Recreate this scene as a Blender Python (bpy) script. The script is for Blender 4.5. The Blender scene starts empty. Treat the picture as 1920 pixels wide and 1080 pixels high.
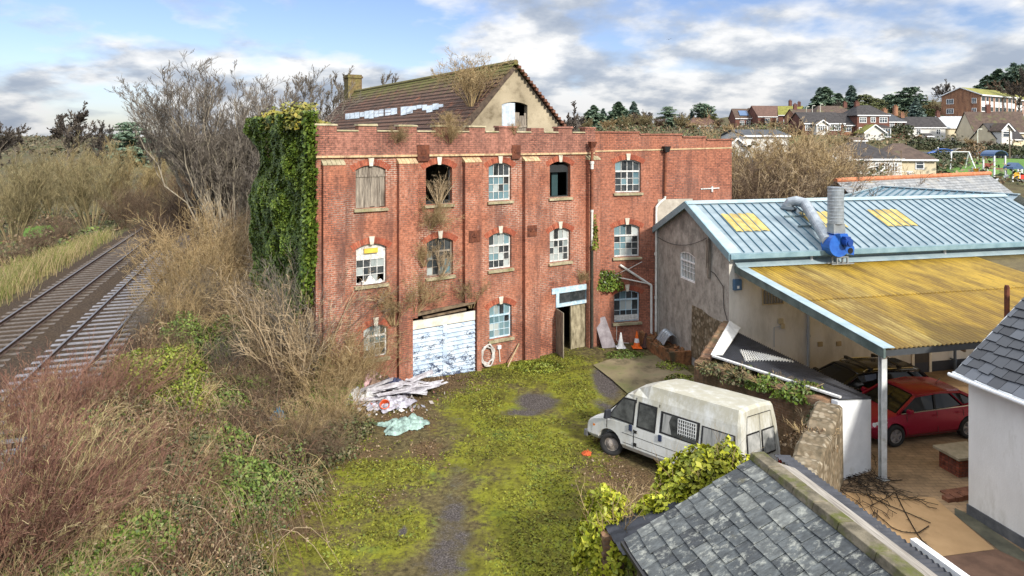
import bpy, bmesh, math, random
import numpy as np
from mathutils import Vector, Matrix, noise as mnoise
from mathutils.geometry import tessellate_polygon
R_ = math.radians
sc = bpy.context.scene
col = sc.collection

# ------------------------------------------------------------------ camera, world, sun, exposure
CAM_H = 9.3            # drone height above the yard (m)
FPX, CXP, HYP = 1250.0, 960.0, 262.0
cd = bpy.data.cameras.new("Camera")
cam = bpy.data.objects.new("Camera", cd)
col.objects.link(cam)
cam.location = (0, 0, CAM_H)
cam.rotation_euler = (R_(90), 0, 0)
cd.sensor_width = 36
cd.lens = 36 * FPX / 1920
cd.shift_y = (HYP - 540) / 1920
cd.clip_start = 0.1
cd.clip_end = 6000
sc.camera = cam

SUN_EL, SUN_AZ = 30.0, 148.0      # azimuth clockwise from +Y (camera looks along +Y): behind right
world = bpy.data.worlds.new("World")
sc.world = world
world.use_nodes = True
wn = world.node_tree; wn.nodes.clear()
def wnode(t, **k):
    n = wn.nodes.new(t)
    for a, v in k.items(): setattr(n, a, v)
    return n
wout = wnode('ShaderNodeOutputWorld')
wbg = wnode('ShaderNodeBackground'); wbg.inputs['Strength'].default_value = 0.105
sky = wnode('ShaderNodeTexSky', sky_type='NISHITA', sun_disc=False)
sky.sun_elevation = R_(SUN_EL); sky.sun_rotation = R_(SUN_AZ)
sky.air_density = 1.0; sky.dust_density = 0.6; sky.ozone_density = 1.5
wl = wn.links.new
tc = wnode('ShaderNodeTexCoord')
sep = wnode('ShaderNodeSeparateXYZ'); wl(tc.outputs['Generated'], sep.inputs[0])
def wmath(op, a, b=None, clamp=False):
    n = wnode('ShaderNodeMath', operation=op, use_clamp=clamp)
    for i, v in enumerate((a, b)):
        if v is None: continue
        if isinstance(v, (int, float)): n.inputs[i].default_value = v
        else: wl(v, n.inputs[i])
    return n.outputs[0]
# clouds lie on a high layer: direction divided by its height above the horizon
zz = wmath('ADD', wmath('MAXIMUM', sep.outputs['Z'], 0.0), 0.30)
cx_ = wmath('DIVIDE', sep.outputs['X'], zz); cy_ = wmath('DIVIDE', sep.outputs['Y'], zz)
comb = wnode('ShaderNodeCombineXYZ'); wl(cx_, comb.inputs[0]); wl(cy_, comb.inputs[1])
def wnoise(vec, scale, detail, rough, offset):
    mp = wnode('ShaderNodeMapping'); mp.inputs['Location'].default_value = offset
    mp.inputs['Scale'].default_value = (scale, scale * 1.0, scale)
    wl(vec, mp.inputs[0])
    n = wnode('ShaderNodeTexNoise'); n.inputs['Scale'].default_value = 1.0
    n.inputs['Detail'].default_value = detail; n.inputs['Roughness'].default_value = rough
    wl(mp.outputs[0], n.inputs['Vector']); return n.outputs['Fac']
def wramp(f, stops):
    n = wnode('ShaderNodeValToRGB'); e = n.color_ramp.elements
    while len(e) > 1: e.remove(e[-1])
    for i, (p, c) in enumerate(stops):
        el = e[0] if i == 0 else e.new(p)
        el.position = p; el.color = (c, c, c, 1) if isinstance(c, float) else (*c, 1)
    wl(f, n.inputs[0]); return n.outputs[0]
n1 = wnoise(comb.outputs[0], 2.3, 9, 0.52, (5.3, 1.7, 0.3))
n2 = wnoise(comb.outputs[0], 3.6, 10, 0.55, (13.4, 2.2, 4.0))
# more cloud to the right and low down, clearer blue up on the left
bias = wmath('MULTIPLY', wmath('ADD', sep.outputs['X'], 0.12), 0.16)
bias2 = wmath('ADD', wmath('MULTIPLY', wmath('MAXIMUM', wmath('SUBTRACT', 0.15, sep.outputs['Z']), 0.0), 1.7), wmath('MULTIPLY', wmath('MAXIMUM', wmath('SUBTRACT', sep.outputs['Z'], 0.32), 0.0), 1.6))
nb = wmath('ADD', wmath('ADD', n1, bias), bias2)
mask = wramp(nb, [(0.47, 0.0), (0.54, 0.5), (0.60, 0.95), (0.80, 1.0)])
shade = wramp(n2, [(0.36, (2.9, 3.35, 4.1)), (0.45, (4.0, 4.35, 4.9)), (0.51, (5.6, 5.75, 5.95)), (0.57, (6.9, 6.9, 6.9))])
mixc = wnode('ShaderNodeMix', data_type='RGBA')
skyb = wnode('ShaderNodeMix', data_type='RGBA', blend_type='MULTIPLY'); skyb.inputs['Factor'].default_value = 1.0
wl(sky.outputs[0], skyb.inputs[6]); skyb.inputs[7].default_value = (0.86, 0.86, 1.05, 1)
wl(mask, mixc.inputs['Factor']); wl(skyb.outputs[2], mixc.inputs[6]); wl(shade, mixc.inputs[7])
lift = wmath('ADD', wmath('SUBTRACT', 1.0, wmath('MULTIPLY', wmath('MAXIMUM', wmath('SUBTRACT', 0.10, sep.outputs['Z']), 0.0), 2.2)), wmath('MULTIPLY', wmath('MAXIMUM', wmath('SUBTRACT', sep.outputs['Z'], 0.30), 0.0), 3.2))   # bright overcast towards the zenith
liftc = wnode('ShaderNodeMix', data_type='RGBA', blend_type='MULTIPLY'); liftc.inputs['Factor'].default_value = 1.0
lcomb = wnode('ShaderNodeCombineXYZ')
for i_ in range(3): wl(lift, lcomb.inputs[i_])
wl(mixc.outputs[2], liftc.inputs[6]); wl(lcomb.outputs[0], liftc.inputs[7])
wl(liftc.outputs[2], wbg.inputs['Color']); wl(wbg.outputs[0], wout.inputs['Surface'])

sl = bpy.data.lights.new("Sun", 'SUN'); sl.energy = 3.8; sl.angle = R_(5); sl.color = (1.0, 0.94, 0.84)
so = bpy.data.objects.new("Sun", sl); col.objects.link(so)
sd = Vector((math.sin(R_(SUN_AZ)) * math.cos(R_(SUN_EL)), math.cos(R_(SUN_AZ)) * math.cos(R_(SUN_EL)), math.sin(R_(SUN_EL))))
so.rotation_euler = sd.to_track_quat('Z', 'Y').to_euler()
so.location = sd * 60

sc.view_settings.view_transform = 'Standard'
sc.view_settings.look = 'None'
sc.view_settings.exposure = 0.5
sc.view_settings.gamma = 1.0
sc.render.engine = 'CYCLES'
sc.cycles.max_bounces = 6
sc.cycles.transparent_max_bounces = 8

# ------------------------------------------------------------------ picture measurements -> places in the world
def at(px, py, D):
    return Vector(((px - CXP) / FPX * D, D, CAM_H + (HYP - py) / FPX * D))
def gnd(px, py, z=0.0):
    D = (CAM_H - z) * FPX / (py - HYP)
    return Vector(((px - CXP) / FPX * D, D, z))
class Frame:
    """A vertical plane system: origin o, x along angle, y inwards, z up."""
    def __init__(s, o, ang):
        s.o = Vector((o[0], o[1], 0)); s.ang = ang
        s.d = Vector((math.cos(ang), math.sin(ang), 0)); s.n = Vector((-math.sin(ang), math.cos(ang), 0))
    def u(s, px, v=0.0):
        a = (px - CXP) / FPX
        ox, oy = s.o.x + s.n.x * v, s.o.y + s.n.y * v
        return (a * oy - ox) / (s.d.x - a * s.d.y)
    def uz(s, px, py, v=0.0):
        u = s.u(px, v); D = s.o.y + s.d.y * u + s.n.y * v
        return u, CAM_H + (HYP - py) / FPX * D
    def vz(s, px, py, u=0.0):
        a = (px - CXP) / FPX
        ox, oy = s.o.x + s.d.x * u, s.o.y + s.d.y * u
        v = (a * oy - ox) / (s.n.x - a * s.n.y); D = oy + s.n.y * v
        return v, CAM_H + (HYP - py) / FPX * D
    def w(s, u, v, z=0.0):
        p = s.o + s.d * u + s.n * v; return Vector((p.x, p.y, z))
    def loc(s, p):
        q = Vector((p.x, p.y, 0)) - s.o; return Vector((q.dot(s.d), q.dot(s.n), p.z))

# ------------------------------------------------------------------ mesh building
class MB:
    def __init__(s): s.v = []; s.f = []; s.m = []
    def add(s, vs, fs, m=0):
        b = len(s.v); s.v.extend([tuple(p) for p in vs]); s.f.extend([tuple(i + b for i in f) for f in fs]); s.m.extend([m] * len(fs)); return s
    def box(s, x0, x1, y0, y1, z0, z1, m=0):
        vs = [(x0,y0,z0),(x1,y0,z0),(x1,y1,z0),(x0,y1,z0),(x0,y0,z1),(x1,y0,z1),(x1,y1,z1),(x0,y1,z1)]
        return s.add(vs, [(0,3,2,1),(4,5,6,7),(0,1,5,4),(1,2,6,5),(2,3,7,6),(3,0,4,7)], m)
    def hexa(s, b, t, m=0):
        """b and t: four bottom and four top points, same order (anticlockwise from above)"""
        return s.add(list(b) + list(t), [(0,3,2,1),(4,5,6,7),(0,1,5,4),(1,2,6,5),(2,3,7,6),(3,0,4,7)], m)
    def prism(s, poly, axis, a, b, m=0):
        """poly in the other two axes (in xyz order), extruded along axis from a to b"""
        def mk(p, t):
            q = list(p); q.insert(axis, t); return q
        n = len(poly); vs = [mk(p, a) for p in poly] + [mk(p, b) for p in poly]
        fs = [tuple(range(n))[::-1], tuple(range(n, 2*n))] + [(i, (i+1) % n, n + (i+1) % n, n + i) for i in range(n)]
        return s.add(vs, fs, m)
    def bar(s, p, q, w, h=None, m=0, up=(0,0,1)):
        p, q = Vector(p), Vector(q); h = h or w; t = (q - p)
        if t.length < 1e-6: return s
        t.normalize(); up = Vector(up)
        if abs(t.dot(up)) > 0.98: up = Vector((0,1,0))
        a = t.cross(up).normalized() * w / 2; c = a.cross(t).normalized() * h / 2
        vs = [p-a-c, p+a-c, p+a+c, p-a+c, q-a-c, q+a-c, q+a+c, q-a+c]
        return s.add(vs, [(0,1,2,3),(4,7,6,5),(0,4,5,1),(1,5,6,2),(2,6,7,3),(3,7,4,0)], m)
    def tube(s, pts, r, n=8, m=0, cap=True):
        pts = [Vector(p) for p in pts]; k = len(pts)
        rr = list(r) if hasattr(r, '__len__') else [r] * k
        vs = []; ref = None
        for i, p in enumerate(pts):
            t = (pts[min(i+1, k-1)] - pts[max(i-1, 0)]).normalized()
            if ref is None: ref = Vector((0,0,1)) if abs(t.z) < 0.9 else Vector((1,0,0))
            a = t.cross(ref).normalized(); b = a.cross(t); ref = b
            for j in range(n):
                g = 2 * math.pi * j / n; vs.append(p + (a * math.cos(g) + b * math.sin(g)) * rr[i])
        fs = [(i*n + j, i*n + (j+1) % n, (i+1)*n + (j+1) % n, (i+1)*n + j) for i in range(k-1) for j in range(n)]
        if cap: fs += [tuple(range(n))[::-1], tuple(range((k-1)*n, k*n))]
        return s.add(vs, fs, m)
    def lathe(s, prof, n=16, c=(0,0,0), m=0):
        """prof: (radius, z) pairs bottom to top"""
        vs = []; k = len(prof)
        for r, z in prof:
            for j in range(n):
                g = 2*math.pi*j/n; vs.append((c[0] + r*math.cos(g), c[1] + r*math.sin(g), c[2] + z))
        fs = [(i*n + j, i*n + (j+1) % n, (i+1)*n + (j+1) % n, (i+1)*n + j) for i in range(k-1) for j in range(n)]
        fs += [tuple(range(n))[::-1], tuple(range((k-1)*n, k*n))]
        return s.add(vs, fs, m)
    def grid(s, fn, nu, nv, m=0):
        vs = [fn(i / nu, j / nv) for j in range(nv + 1) for i in range(nu + 1)]
        fs = [(j*(nu+1)+i, j*(nu+1)+i+1, (j+1)*(nu+1)+i+1, (j+1)*(nu+1)+i) for j in range(nv) for i in range(nu)]
        return s.add(vs, fs, m)
    def build(s, name, mats, parent=None, smooth=False, bevel=0):
        me = bpy.data.meshes.new(name); me.from_pydata(s.v, [], s.f)
        if not isinstance(mats, (list, tuple)): mats = [mats]
        for q in mats: me.materials.append(q)
        if len(mats) > 1: me.polygons.foreach_set('material_index', s.m)
        if bevel or True:
            bm = bmesh.new(); bm.from_mesh(me); bmesh.ops.recalc_face_normals(bm, faces=bm.faces[:]) if not getattr(s, 'raw', False) else None
            bm.to_mesh(me); bm.free()
        if smooth: me.polygons.foreach_set('use_smooth', [True] * len(me.polygons))
        o = bpy.data.objects.new(name, me); col.objects.link(o)
        if parent: o.parent = parent
        if bevel:
            b = o.modifiers.new('bev', 'BEVEL'); b.width = bevel; b.segments = 2; b.limit_method = 'ANGLE'
        return o

def mesh_np(name, V, F, mat, parent=None, smooth=False, mi=None):
    """fast mesh from numpy arrays; F is (n,4) or (n,3)"""
    me = bpy.data.meshes.new(name); k = F.shape[1]
    me.vertices.add(len(V)); me.vertices.foreach_set('co', np.ascontiguousarray(V, dtype=np.float32).ravel())
    me.loops.add(F.size); me.loops.foreach_set('vertex_index', np.ascontiguousarray(F, dtype=np.int32).ravel())
    me.polygons.add(len(F)); me.polygons.foreach_set('loop_start', np.arange(0, F.size, k, dtype=np.int32))
    for q in (mat if isinstance(mat, (list, tuple)) else [mat]): me.materials.append(q)
    if mi is not None: me.polygons.foreach_set('material_index', np.ascontiguousarray(mi, dtype=np.int32))
    if smooth: me.polygons.foreach_set('use_smooth', np.ones(len(F), dtype=bool))
    me.update(calc_edges=True)
    o = bpy.data.objects.new(name, me); col.objects.link(o)
    if parent: o.parent = parent
    return o

def tag(o, label=None, cat=None, group=None, kind=None):
    if label: o['label'] = label
    if cat: o['category'] = cat
    if group: o['group'] = group
    if kind: o['kind'] = kind
    return o
def thing(name, label, cat, loc=(0,0,0), rotz=0.0, group=None):
    o = bpy.data.objects.new(name, None); col.objects.link(o); o.empty_display_size = 0.2
    o.location = loc; o.rotation_euler = (0, 0, rotz)
    return tag(o, label, cat, group)
def struct(o): o['kind'] = 'structure'; return o
def copy_tree(o, parent=None):
    c = o.copy(); col.objects.link(c)
    if parent: c.parent = parent
    for ch in list(o.children): copy_tree(ch, c)
    return c

# ------------------------------------------------------------------ materials
class NT:
    def __init__(s, name):
        s.mat = bpy.data.materials.new(name); s.mat.use_nodes = True
        s.t = s.mat.node_tree; s.b = s.t.nodes['Principled BSDF']; s.L = s.t.links.new
    def n(s, t, **k):
        x = s.t.nodes.new(t)
        for a, v in k.items(): setattr(x, a, v)
        return x
    def coord(s, which='Object', scale=(1,1,1), loc=(0,0,0)):
        c = s.n('ShaderNodeTexCoord'); mp = s.n('ShaderNodeMapping')
        mp.inputs['Scale'].default_value = scale; mp.inputs['Location'].default_value = loc
        s.L(c.outputs[which], mp.inputs[0]); return mp.outputs[0]
    def world(s, scale=(1,1,1), loc=(0,0,0)):
        g = s.n('ShaderNodeNewGeometry'); mp = s.n('ShaderNodeMapping')
        mp.inputs['Scale'].default_value = scale; mp.inputs['Location'].default_value = loc
        s.L(g.outputs['Position'], mp.inputs[0]); return mp.outputs[0]
    def noise(s, vec, scale, detail=6, rough=0.6, dist=0.0):
        x = s.n('ShaderNodeTexNoise'); s.L(vec, x.inputs['Vector'])
        x.inputs['Scale'].default_value = scale; x.inputs['Detail'].default_value = detail
        x.inputs['Roughness'].default_value = rough; x.inputs['Distortion'].default_value = dist
        return x.outputs['Fac']
    def ramp(s, f, stops, interp='LINEAR'):
        x = s.n('ShaderNodeValToRGB'); x.color_ramp.interpolation = interp; e = x.color_ramp.elements
        while len(e) > 1: e.remove(e[-1])
        for i, (p, c) in enumerate(stops):
            el = e[0] if i == 0 else e.new(p)
            el.position = p; el.color = (c, c, c, 1) if isinstance(c, (int, float)) else (*c, 1)
        s.L(f, x.inputs[0]); return x.outputs[0]
    def mix(s, f, a, b, blend='MIX'):
        x = s.n('ShaderNodeMix', data_type='RGBA', blend_type=blend)
        for sock, v in ((x.inputs['Factor'], f), (x.inputs[6], a), (x.inputs[7], b)):
            if isinstance(v, (int, float)): sock.default_value = v
            elif isinstance(v, tuple): sock.default_value = (*v, 1)
            else: s.L(v, sock)
        return x.outputs[2]
    def math(s, op, a, b=None, clamp=False):
        x = s.n('ShaderNodeMath', operation=op, use_clamp=clamp)
        for i, v in enumerate((a, b)):
            if v is None: continue
            if isinstance(v, (int, float)): x.inputs[i].default_value = v
            else: s.L(v, x.inputs[i])
        return x.outputs[0]
    def sepx(s, vec):
        x = s.n('ShaderNodeSeparateXYZ'); s.L(vec, x.inputs[0]); return x.outputs
    def bump(s, h, strength=0.5, dist=0.02):
        x = s.n('ShaderNodeBump'); x.inputs['Strength'].default_value = strength; x.inputs['Distance'].default_value = dist
        s.L(h, x.inputs['Height']); s.L(x.outputs[0], s.b.inputs['Normal'])
    def out(s, color, rough=0.8, metal=0.0, spec=0.5):
        if isinstance(color, tuple): s.b.inputs['Base Color'].default_value = (*color, 1)
        else: s.L(color, s.b.inputs['Base Color'])
        if isinstance(rough, (int, float)): s.b.inputs['Roughness'].default_value = rough
        else: s.L(rough, s.b.inputs['Roughness'])
        s.b.inputs['Metallic'].default_value = metal
        s.b.inputs['Specular IOR Level'].default_value = spec
        return s.mat

def m_two(name, c1, c2, scale=3.0, rough=0.8, lo=0.35, hi=0.65, c3=None, scale3=0.7, lo3=0.5, hi3=0.7, bump=0.0, bscale=None, metal=0.0, spec=0.4, stretch=(1,1,1), detail=8):
    s = NT(name); v = s.coord('Object', stretch)
    c = s.ramp(s.noise(v, scale, detail, 0.65), [(lo, c1), (hi, c2)])
    if c3: c = s.mix(s.ramp(s.noise(v, scale3, 7, 0.65), [(lo3, 0.0), (hi3, 1.0)]), c, c3)
    if bump: s.bump(s.noise(v, bscale or scale * 4, 8, 0.7), bump, 0.03)
    return s.out(c, rough, metal, spec)
def m_plain(name, c, rough=0.6, metal=0.0, spec=0.4, var=0.12, scale=6.0):
    return m_two(name, tuple(x * (1 - var) for x in c), tuple(min(1, x * (1 + var)) for x in c), scale, rough, metal=metal, spec=spec)
def m_leaf(name, cols, rough=0.55, trans=0.25, spec=0.3):
    """leaves or twigs: every separate leaf takes its own tone"""
    s = NT(name); g = s.n('ShaderNodeNewGeometry')
    k = len(cols)
    c = s.ramp(g.outputs['Random Per Island'], [((i + 0.0) / max(1, k - 1), cc) for i, cc in enumerate(cols)])
    big = s.noise(s.world(), 0.9, 3, 0.6)
    c = s.mix(1.0, c, s.ramp(big, [(0.3, 0.62), (0.7, 1.25)]), 'MULTIPLY')
    s.out(c, rough, 0, spec)
    return s.mat
def m_brick(name, cols, mortar, bw=0.225, rh=0.0765, ms=0.009, dirt=(0.10, 0.05, 0.04), white=0.35, dirt_lo=0.46, dirt_hi=0.68, vec='Object'):
    s = NT(name); c = s.n('ShaderNodeTexCoord'); o = s.sepx(c.outputs['Object'])
    x = s.math('ADD', o[0], o[1]); cb = s.n('ShaderNodeCombineXYZ'); s.L(x, cb.inputs[0]); s.L(o[2], cb.inputs[1])
    b = s.n('ShaderNodeTexBrick'); s.L(cb.outputs[0], b.inputs['Vector'])
    b.inputs['Scale'].default_value = 1.0; b.inputs['Brick Width'].default_value = bw; b.inputs['Row Height'].default_value = rh
    b.inputs['Mortar Size'].default_value = ms; b.inputs['Mortar Smooth'].default_value = 0.2; b.inputs['Bias'].default_value = -0.15
    b.inputs['Color1'].default_value = (*cols[0], 1); b.inputs['Color2'].default_value = (*cols[1], 1)
    nv = c.outputs['Object']
    # mortar is pale where it was repointed, dark elsewhere
    mw = s.ramp(s.noise(nv, 0.55, 5, 0.6), [(0.42, 0.0), (0.60, 1.0)])
    mcol = s.mix(mw, mortar[0], mortar[1]); s.L(mcol, b.inputs['Mortar'])
    cc = b.outputs['Color']
    patch = s.noise(nv, 0.45, 6, 0.65)
    cc = s.mix(s.ramp(patch, [(0.40, 0.0), (0.62, 0.75)]), cc, cols[2], 'MIX') if len(cols) > 2 and cols[2] else cc
    fine = s.noise(nv, 9.0, 4, 0.7)
    cc = s.mix(1.0, cc, s.ramp(fine, [(0.30, 0.45), (0.5, 0.95), (0.72, 1.4)]), 'MULTIPLY')
    st = s.noise(s.coord('Object', (1.6, 1.6, 0.22)), 1.1, 7, 0.7)
    cc = s.mix(s.ramp(st, [(dirt_lo, 0.0), (dirt_hi, 0.85)]), cc, dirt)
    wh = s.noise(s.coord('Object', (1, 1, 0.6), (5, 3, 8)), 2.2, 8, 0.75)
    cc = s.mix(s.ramp(wh, [(0.64, 0.0), (0.74, white)]), cc, (0.55, 0.50, 0.46))
    s.bump(s.math('SUBTRACT', s.math('MULTIPLY', fine, 0.4), b.outputs['Fac']), 0.5, 0.012)
    return s.out(cc, 0.88, 0, 0.25)

# ------------------------------------------------------------------ small shared makers
def arch_loop(x0, x1, z0, z1, rise, n=8):
    """opening with a segmental arch head, anticlockwise from bottom left"""
    pts = [(x0, z0), (x1, z0)]
    c = (x0 + x1) / 2; hw = (x1 - x0) / 2
    if rise <= 1e-4: return pts + [(x1, z1), (x0, z1)]
    rad = (hw * hw + rise * rise) / (2 * rise); cz = z1 - rad
    for i in range(n + 1):
        x = x1 + (x0 - x1) * i / n
        pts.append((x, cz + math.sqrt(max(0, rad * rad - (x - c) ** 2))))
    return pts
def wall_holes(mb, outline, holes, y0=0.0, reveal=0.22, m=0, mr=0):
    """a wall face in the xz plane with openings and their reveals going inwards (+y)"""
    loops = [[Vector((x, z, 0)) for x, z in outline]] + [[Vector((x, z, 0)) for x, z in h] for h in holes]
    flat = [p for l in loops for p in l]
    tris = tessellate_polygon(loops)
    mb.add([(p.x, y0, p.y) for p in flat], [tuple(t) for t in tris], m)
    for h in holes:
        n = len(h); vs = [(x, y0, z) for x, z in h] + [(x, y0 + reveal, z) for x, z in h]
        mb.add(vs, [(i, (i+1) % n, n + (i+1) % n, n + i) for i in range(n)], mr)

# ------------------------------------------------------------------ terrain
RT = np.array([-0.3322, 0.9432]); RN = np.array([0.9432, 0.3322])      # along and across the railway
CTRL = [  # x, y, z of the slopes beyond the yard
    (24, 70, 2.6), (20, 58, 1.2), (26, 90, 4.2), (0, 130, 4), (0, 90, 2.5), (40, 55, 1.4), (60, 55, 1.6), (0, 60, .6),
    (-40, 120, 1.0), (-60, 60, 0.2), (-90, 160, 0.4), (-150, 300, 2.0), (-60, 300, 6.0), (-300, 500, 6.5), (-250, 700, 10.5), (0, 700, 12), (-500, 1000, 13.0),
    (-700, 900, 11), (-90, 90, 0.2), (-30, 70, 0.5), (-150, 150, 0.3), (-300, 300, 1.0), (-900, 600, 8), (300, 500, 36), (200, 400, 28), (400, 300, 40), (250, 180, 28), (100, 500, 17),
    (0, 1600, 16), (-1200, 1600, 16), (900, 1500, 60), (160, 100, 12), (-200, 60, 0), (300, 60, 18)]
for px, py, D in ((1838, 232, 180), (1790, 230, 190), (1900, 235, 200), (1635, 256, 150), (1550, 250, 150), (1590, 252, 150), (1570, 238, 180), (1660, 276, 165), (1740, 275, 168), (1820, 274, 172), (1880, 276, 150),
    (1590, 334, 85), (1670, 334, 88), (1745, 330, 92), (1430, 345, 62), (1450, 300, 80), (1415, 240, 230), (1480, 235, 220), (1310, 247, 250), (1810, 332, 90), (1800, 306, 110), (1900, 345, 75), (1890, 297, 125), (1750, 297, 122),
    (1580, 238, 230), (1700, 235, 220), (1850, 200, 260), (1150, 250, 260), (1080, 252, 260), (1220, 250, 260), (1320, 245, 260), (1640, 285, 140), (1560, 285, 110), (1500, 290, 110), (1860, 318, 100), (1960, 300, 120), (1960, 330, 90)):
    q = at(px, py, D); CTRL.append((q.x, q.y, q.z))
CTRL = np.array(CTRL, float)
def terrain(x, y):
    x = np.asarray(x, float); y = np.asarray(y, float)
    l = x * RN[0] + y * RN[1]
    near = np.interp(l, [-40, -22, -14, -12.6, -4.4, -1.2, 1.2], [0.3, 0.5, 1.0, 1.45, 1.45, 0.4, 0.0])
    near = near + 0.22 * np.exp(-(((x + 4.9) / 2.2) ** 2 + ((y - 25.0) / 2.2) ** 2))
    sc_ = np.maximum(np.hypot(x, y), 30.0)
    num = np.zeros_like(x); den = np.zeros_like(x)
    for cx, cy, cz in CTRL:
        d2 = ((x - cx) ** 2 + (y - cy) ** 2) / (sc_ * math.hypot(cx, cy)) + 0.0008
        w = d2 ** -1.7
        num += w * cz; den += w
    far = num / den
    t = np.clip((np.hypot(x * 0.8, y) - 42) / 40, 0, 1); t = t * t * (3 - 2 * t)
    rail = np.clip((l + 24) / 6, 0, 1) * np.clip((2.0 - l) / 4, 0, 1) * np.clip((170 - y) / 60, 0, 1)
    return near * np.maximum(1 - t, rail) + far * (t * (1 - rail))
def tz(x, y): return float(terrain(np.array([x]), np.array([y]))[0])
def drop(px, py, dmin=12.0, dmax=900.0):
    """the point of the terrain seen at a picture point"""
    D = np.geomspace(dmin, dmax, 3000); X = (px - CXP) / FPX * D; Z = CAM_H + (HYP - py) / FPX * D
    below = Z <= terrain(X, D)
    i = int(np.argmax(below)) if below.any() else len(D) - 1
    return Vector((X[i], D[i], tz(X[i], D[i])))

xs = np.concatenate([-np.geomspace(60, 2600, 60)[::-1], np.arange(-59, 60, 0.8), np.geomspace(60, 2600, 60)])
ys = np.concatenate([np.arange(-14, 62, 0.8), np.geomspace(62.5, 3200, 120)])
GX, GY = np.meshgrid(xs, ys); GZ = terrain(GX, GY)
rs = np.random.RandomState(3)
nx, ny = len(xs), len(ys)
idx = np.arange(nx * ny).reshape(ny, nx)
F = np.stack([idx[:-1, :-1], idx[:-1, 1:], idx[1:, 1:], idx[1:, :-1]], -1).reshape(-1, 4)
s = NT('earth_and_grass'); p = s.world()
g1 = s.ramp(s.noise(p, 0.035, 6, 0.6), [(0.35, (0.11, 0.085, 0.05)), (0.52, (0.10, 0.09, 0.045)), (0.66, (0.085, 0.10, 0.035))])
g1 = s.mix(s.ramp(s.noise(p, 0.9, 8, 0.7), [(0.42, 0.0), (0.66, 0.75)]), g1, (0.055, 0.042, 0.028))
ground_mat = s.out(g1, 0.95, 0, 0.1); s.bump(s.noise(p, 3.0, 8, 0.7), 0.8, 0.08)
o = mesh_np('ground', np.stack([GX, GY, GZ], -1).reshape(-1, 3), F, ground_mat, smooth=True); struct(o)

# ------------------------------------------------------------------ yard: moss, gravel and dead leaves
def splat(X, Y, pts):
    m = np.zeros_like(X)
    for px, py, rx, ry, a in pts:                     # picture point on the yard, radii in m
        c = gnd(px, py); m = np.maximum(m, a * np.exp(-(((X - c.x) / rx) ** 2 + ((Y - c.y) / ry) ** 2)))
    return m
yx = np.arange(-8.6, 7.6, 0.14); yy = np.arange(8.0, 31.5, 0.14)
YX, YY = np.meshgrid(yx, yy)
moss = 0.12 + 0.88 * splat(YX, YY, [(1000, 690, 2.6, 2.2, .95), (1080, 740, 1.3, 2.6, .95), (920, 770, 1.6, 2.2, .9), (1000, 830, 2.0, 2.2, .9), (1000, 930, 1.7, 2.0, .85), (1010, 1040, 1.6, 2.0, .8),
    (720, 890, 1.7, 1.0, .8), (650, 960, 1.4, 1.0, .6), (740, 1000, 1.0, 1.2, .8), (600, 1050, 1.4, .8, .6), (880, 860, .8, 1.2, .7), (1250, 700, .7, 1.6, .7), (1060, 1010, 1.0, 1.2, .8), (560, 1060, 2, 1, .5), (900, 1060, .7, .6, .6)])
grav = splat(YX, YY, [(1005, 755, .95, 1.05, 1.2), (985, 775, 1.0, .4, 1.0), (1135, 720, .6, 2.2, 1.1), (830, 1060, .75, 1.0, .85), (850, 960, .6, 1.3, .78), (862, 900, .5, 1.2, .66), (850, 800, .6, 1.3, .55), (845, 1010, .7, 1.2, .80), (1130, 760, .5, 1, .8),
    (1050, 815, .8, .5, .55), (950, 900, .5, .8, .6), (780, 1060, .5, .7, .6), (755, 1000, .12, .3, 1.2)])
leafy = splat(YX, YY, [(830, 720, 2.6, 1.5, 1.0), (760, 790, 1.6, 1.5, .9), (1150, 900, 1.4, 1.6, 1.0), (1130, 960, 1.0, 1.0, .9), (640, 860, 1.8, 1.2, 1), (540, 960, 1.8, 1.4, 1), (700, 950, .9, .8, .8), (800, 850, .8, 1.2, .9), (560, 1020, 1.4, .8, .9), (1200, 930, 1.3, 1.3, 1), (860, 690, 1.6, .8, .9), (700, 760, 2.5, 1.5, 1), (600, 900, 1.6, 1.4, .9), (1110, 1050, .7, 1.2, .8)])
yz = 0.006 + terrain(YX, YY) + 0.02 * np.sin(YX * 2.1 + 1.3 * np.sin(YY)) * np.sin(YY * 1.7) * 0.5 - 0.03 * np.clip(grav, 0, 1) + 0.045
nx, ny = len(yx), len(yy); idx = np.arange(nx * ny).reshape(ny, nx)
F = np.stack([idx[:-1, :-1], idx[:-1, 1:], idx[1:, 1:], idx[1:, :-1]], -1).reshape(-1, 4)
s = NT('yard_moss'); p = s.world()
at_ = s.n('ShaderNodeAttribute'); at_.attribute_name = 'cover'; ch = s.n('ShaderNodeSeparateColor'); s.L(at_.outputs['Color'], ch.inputs[0])
nz = s.noise(p, 1.3, 9, 0.72); nf = s.noise(p, 7.0, 8, 0.75); nfine = s.noise(p, 26.0, 6, 0.75)
dirt = s.ramp(nf, [(0.34, (0.035, 0.028, 0.016)), (0.5, (0.10, 0.08, 0.035)), (0.68, (0.19, 0.155, 0.07))])
brown = s.ramp(nfine, [(0.36, (0.03, 0.02, 0.012)), (0.52, (0.11, 0.07, 0.035)), (0.66, (0.24, 0.165, 0.09))])
mossc = s.ramp(s.noise(p, 0.75, 7, 0.65), [(0.34, (0.075, 0.065, 0.016)), (0.45, (0.13, 0.125, 0.018)), (0.56, (0.19, 0.195, 0.02)), (0.68, (0.095, 0.135, 0.03))])
mossc = s.mix(1.0, mossc, s.ramp(nf, [(0.30, 0.40), (0.5, 0.95), (0.68, 1.30)]), 'MULTIPLY')
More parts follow.
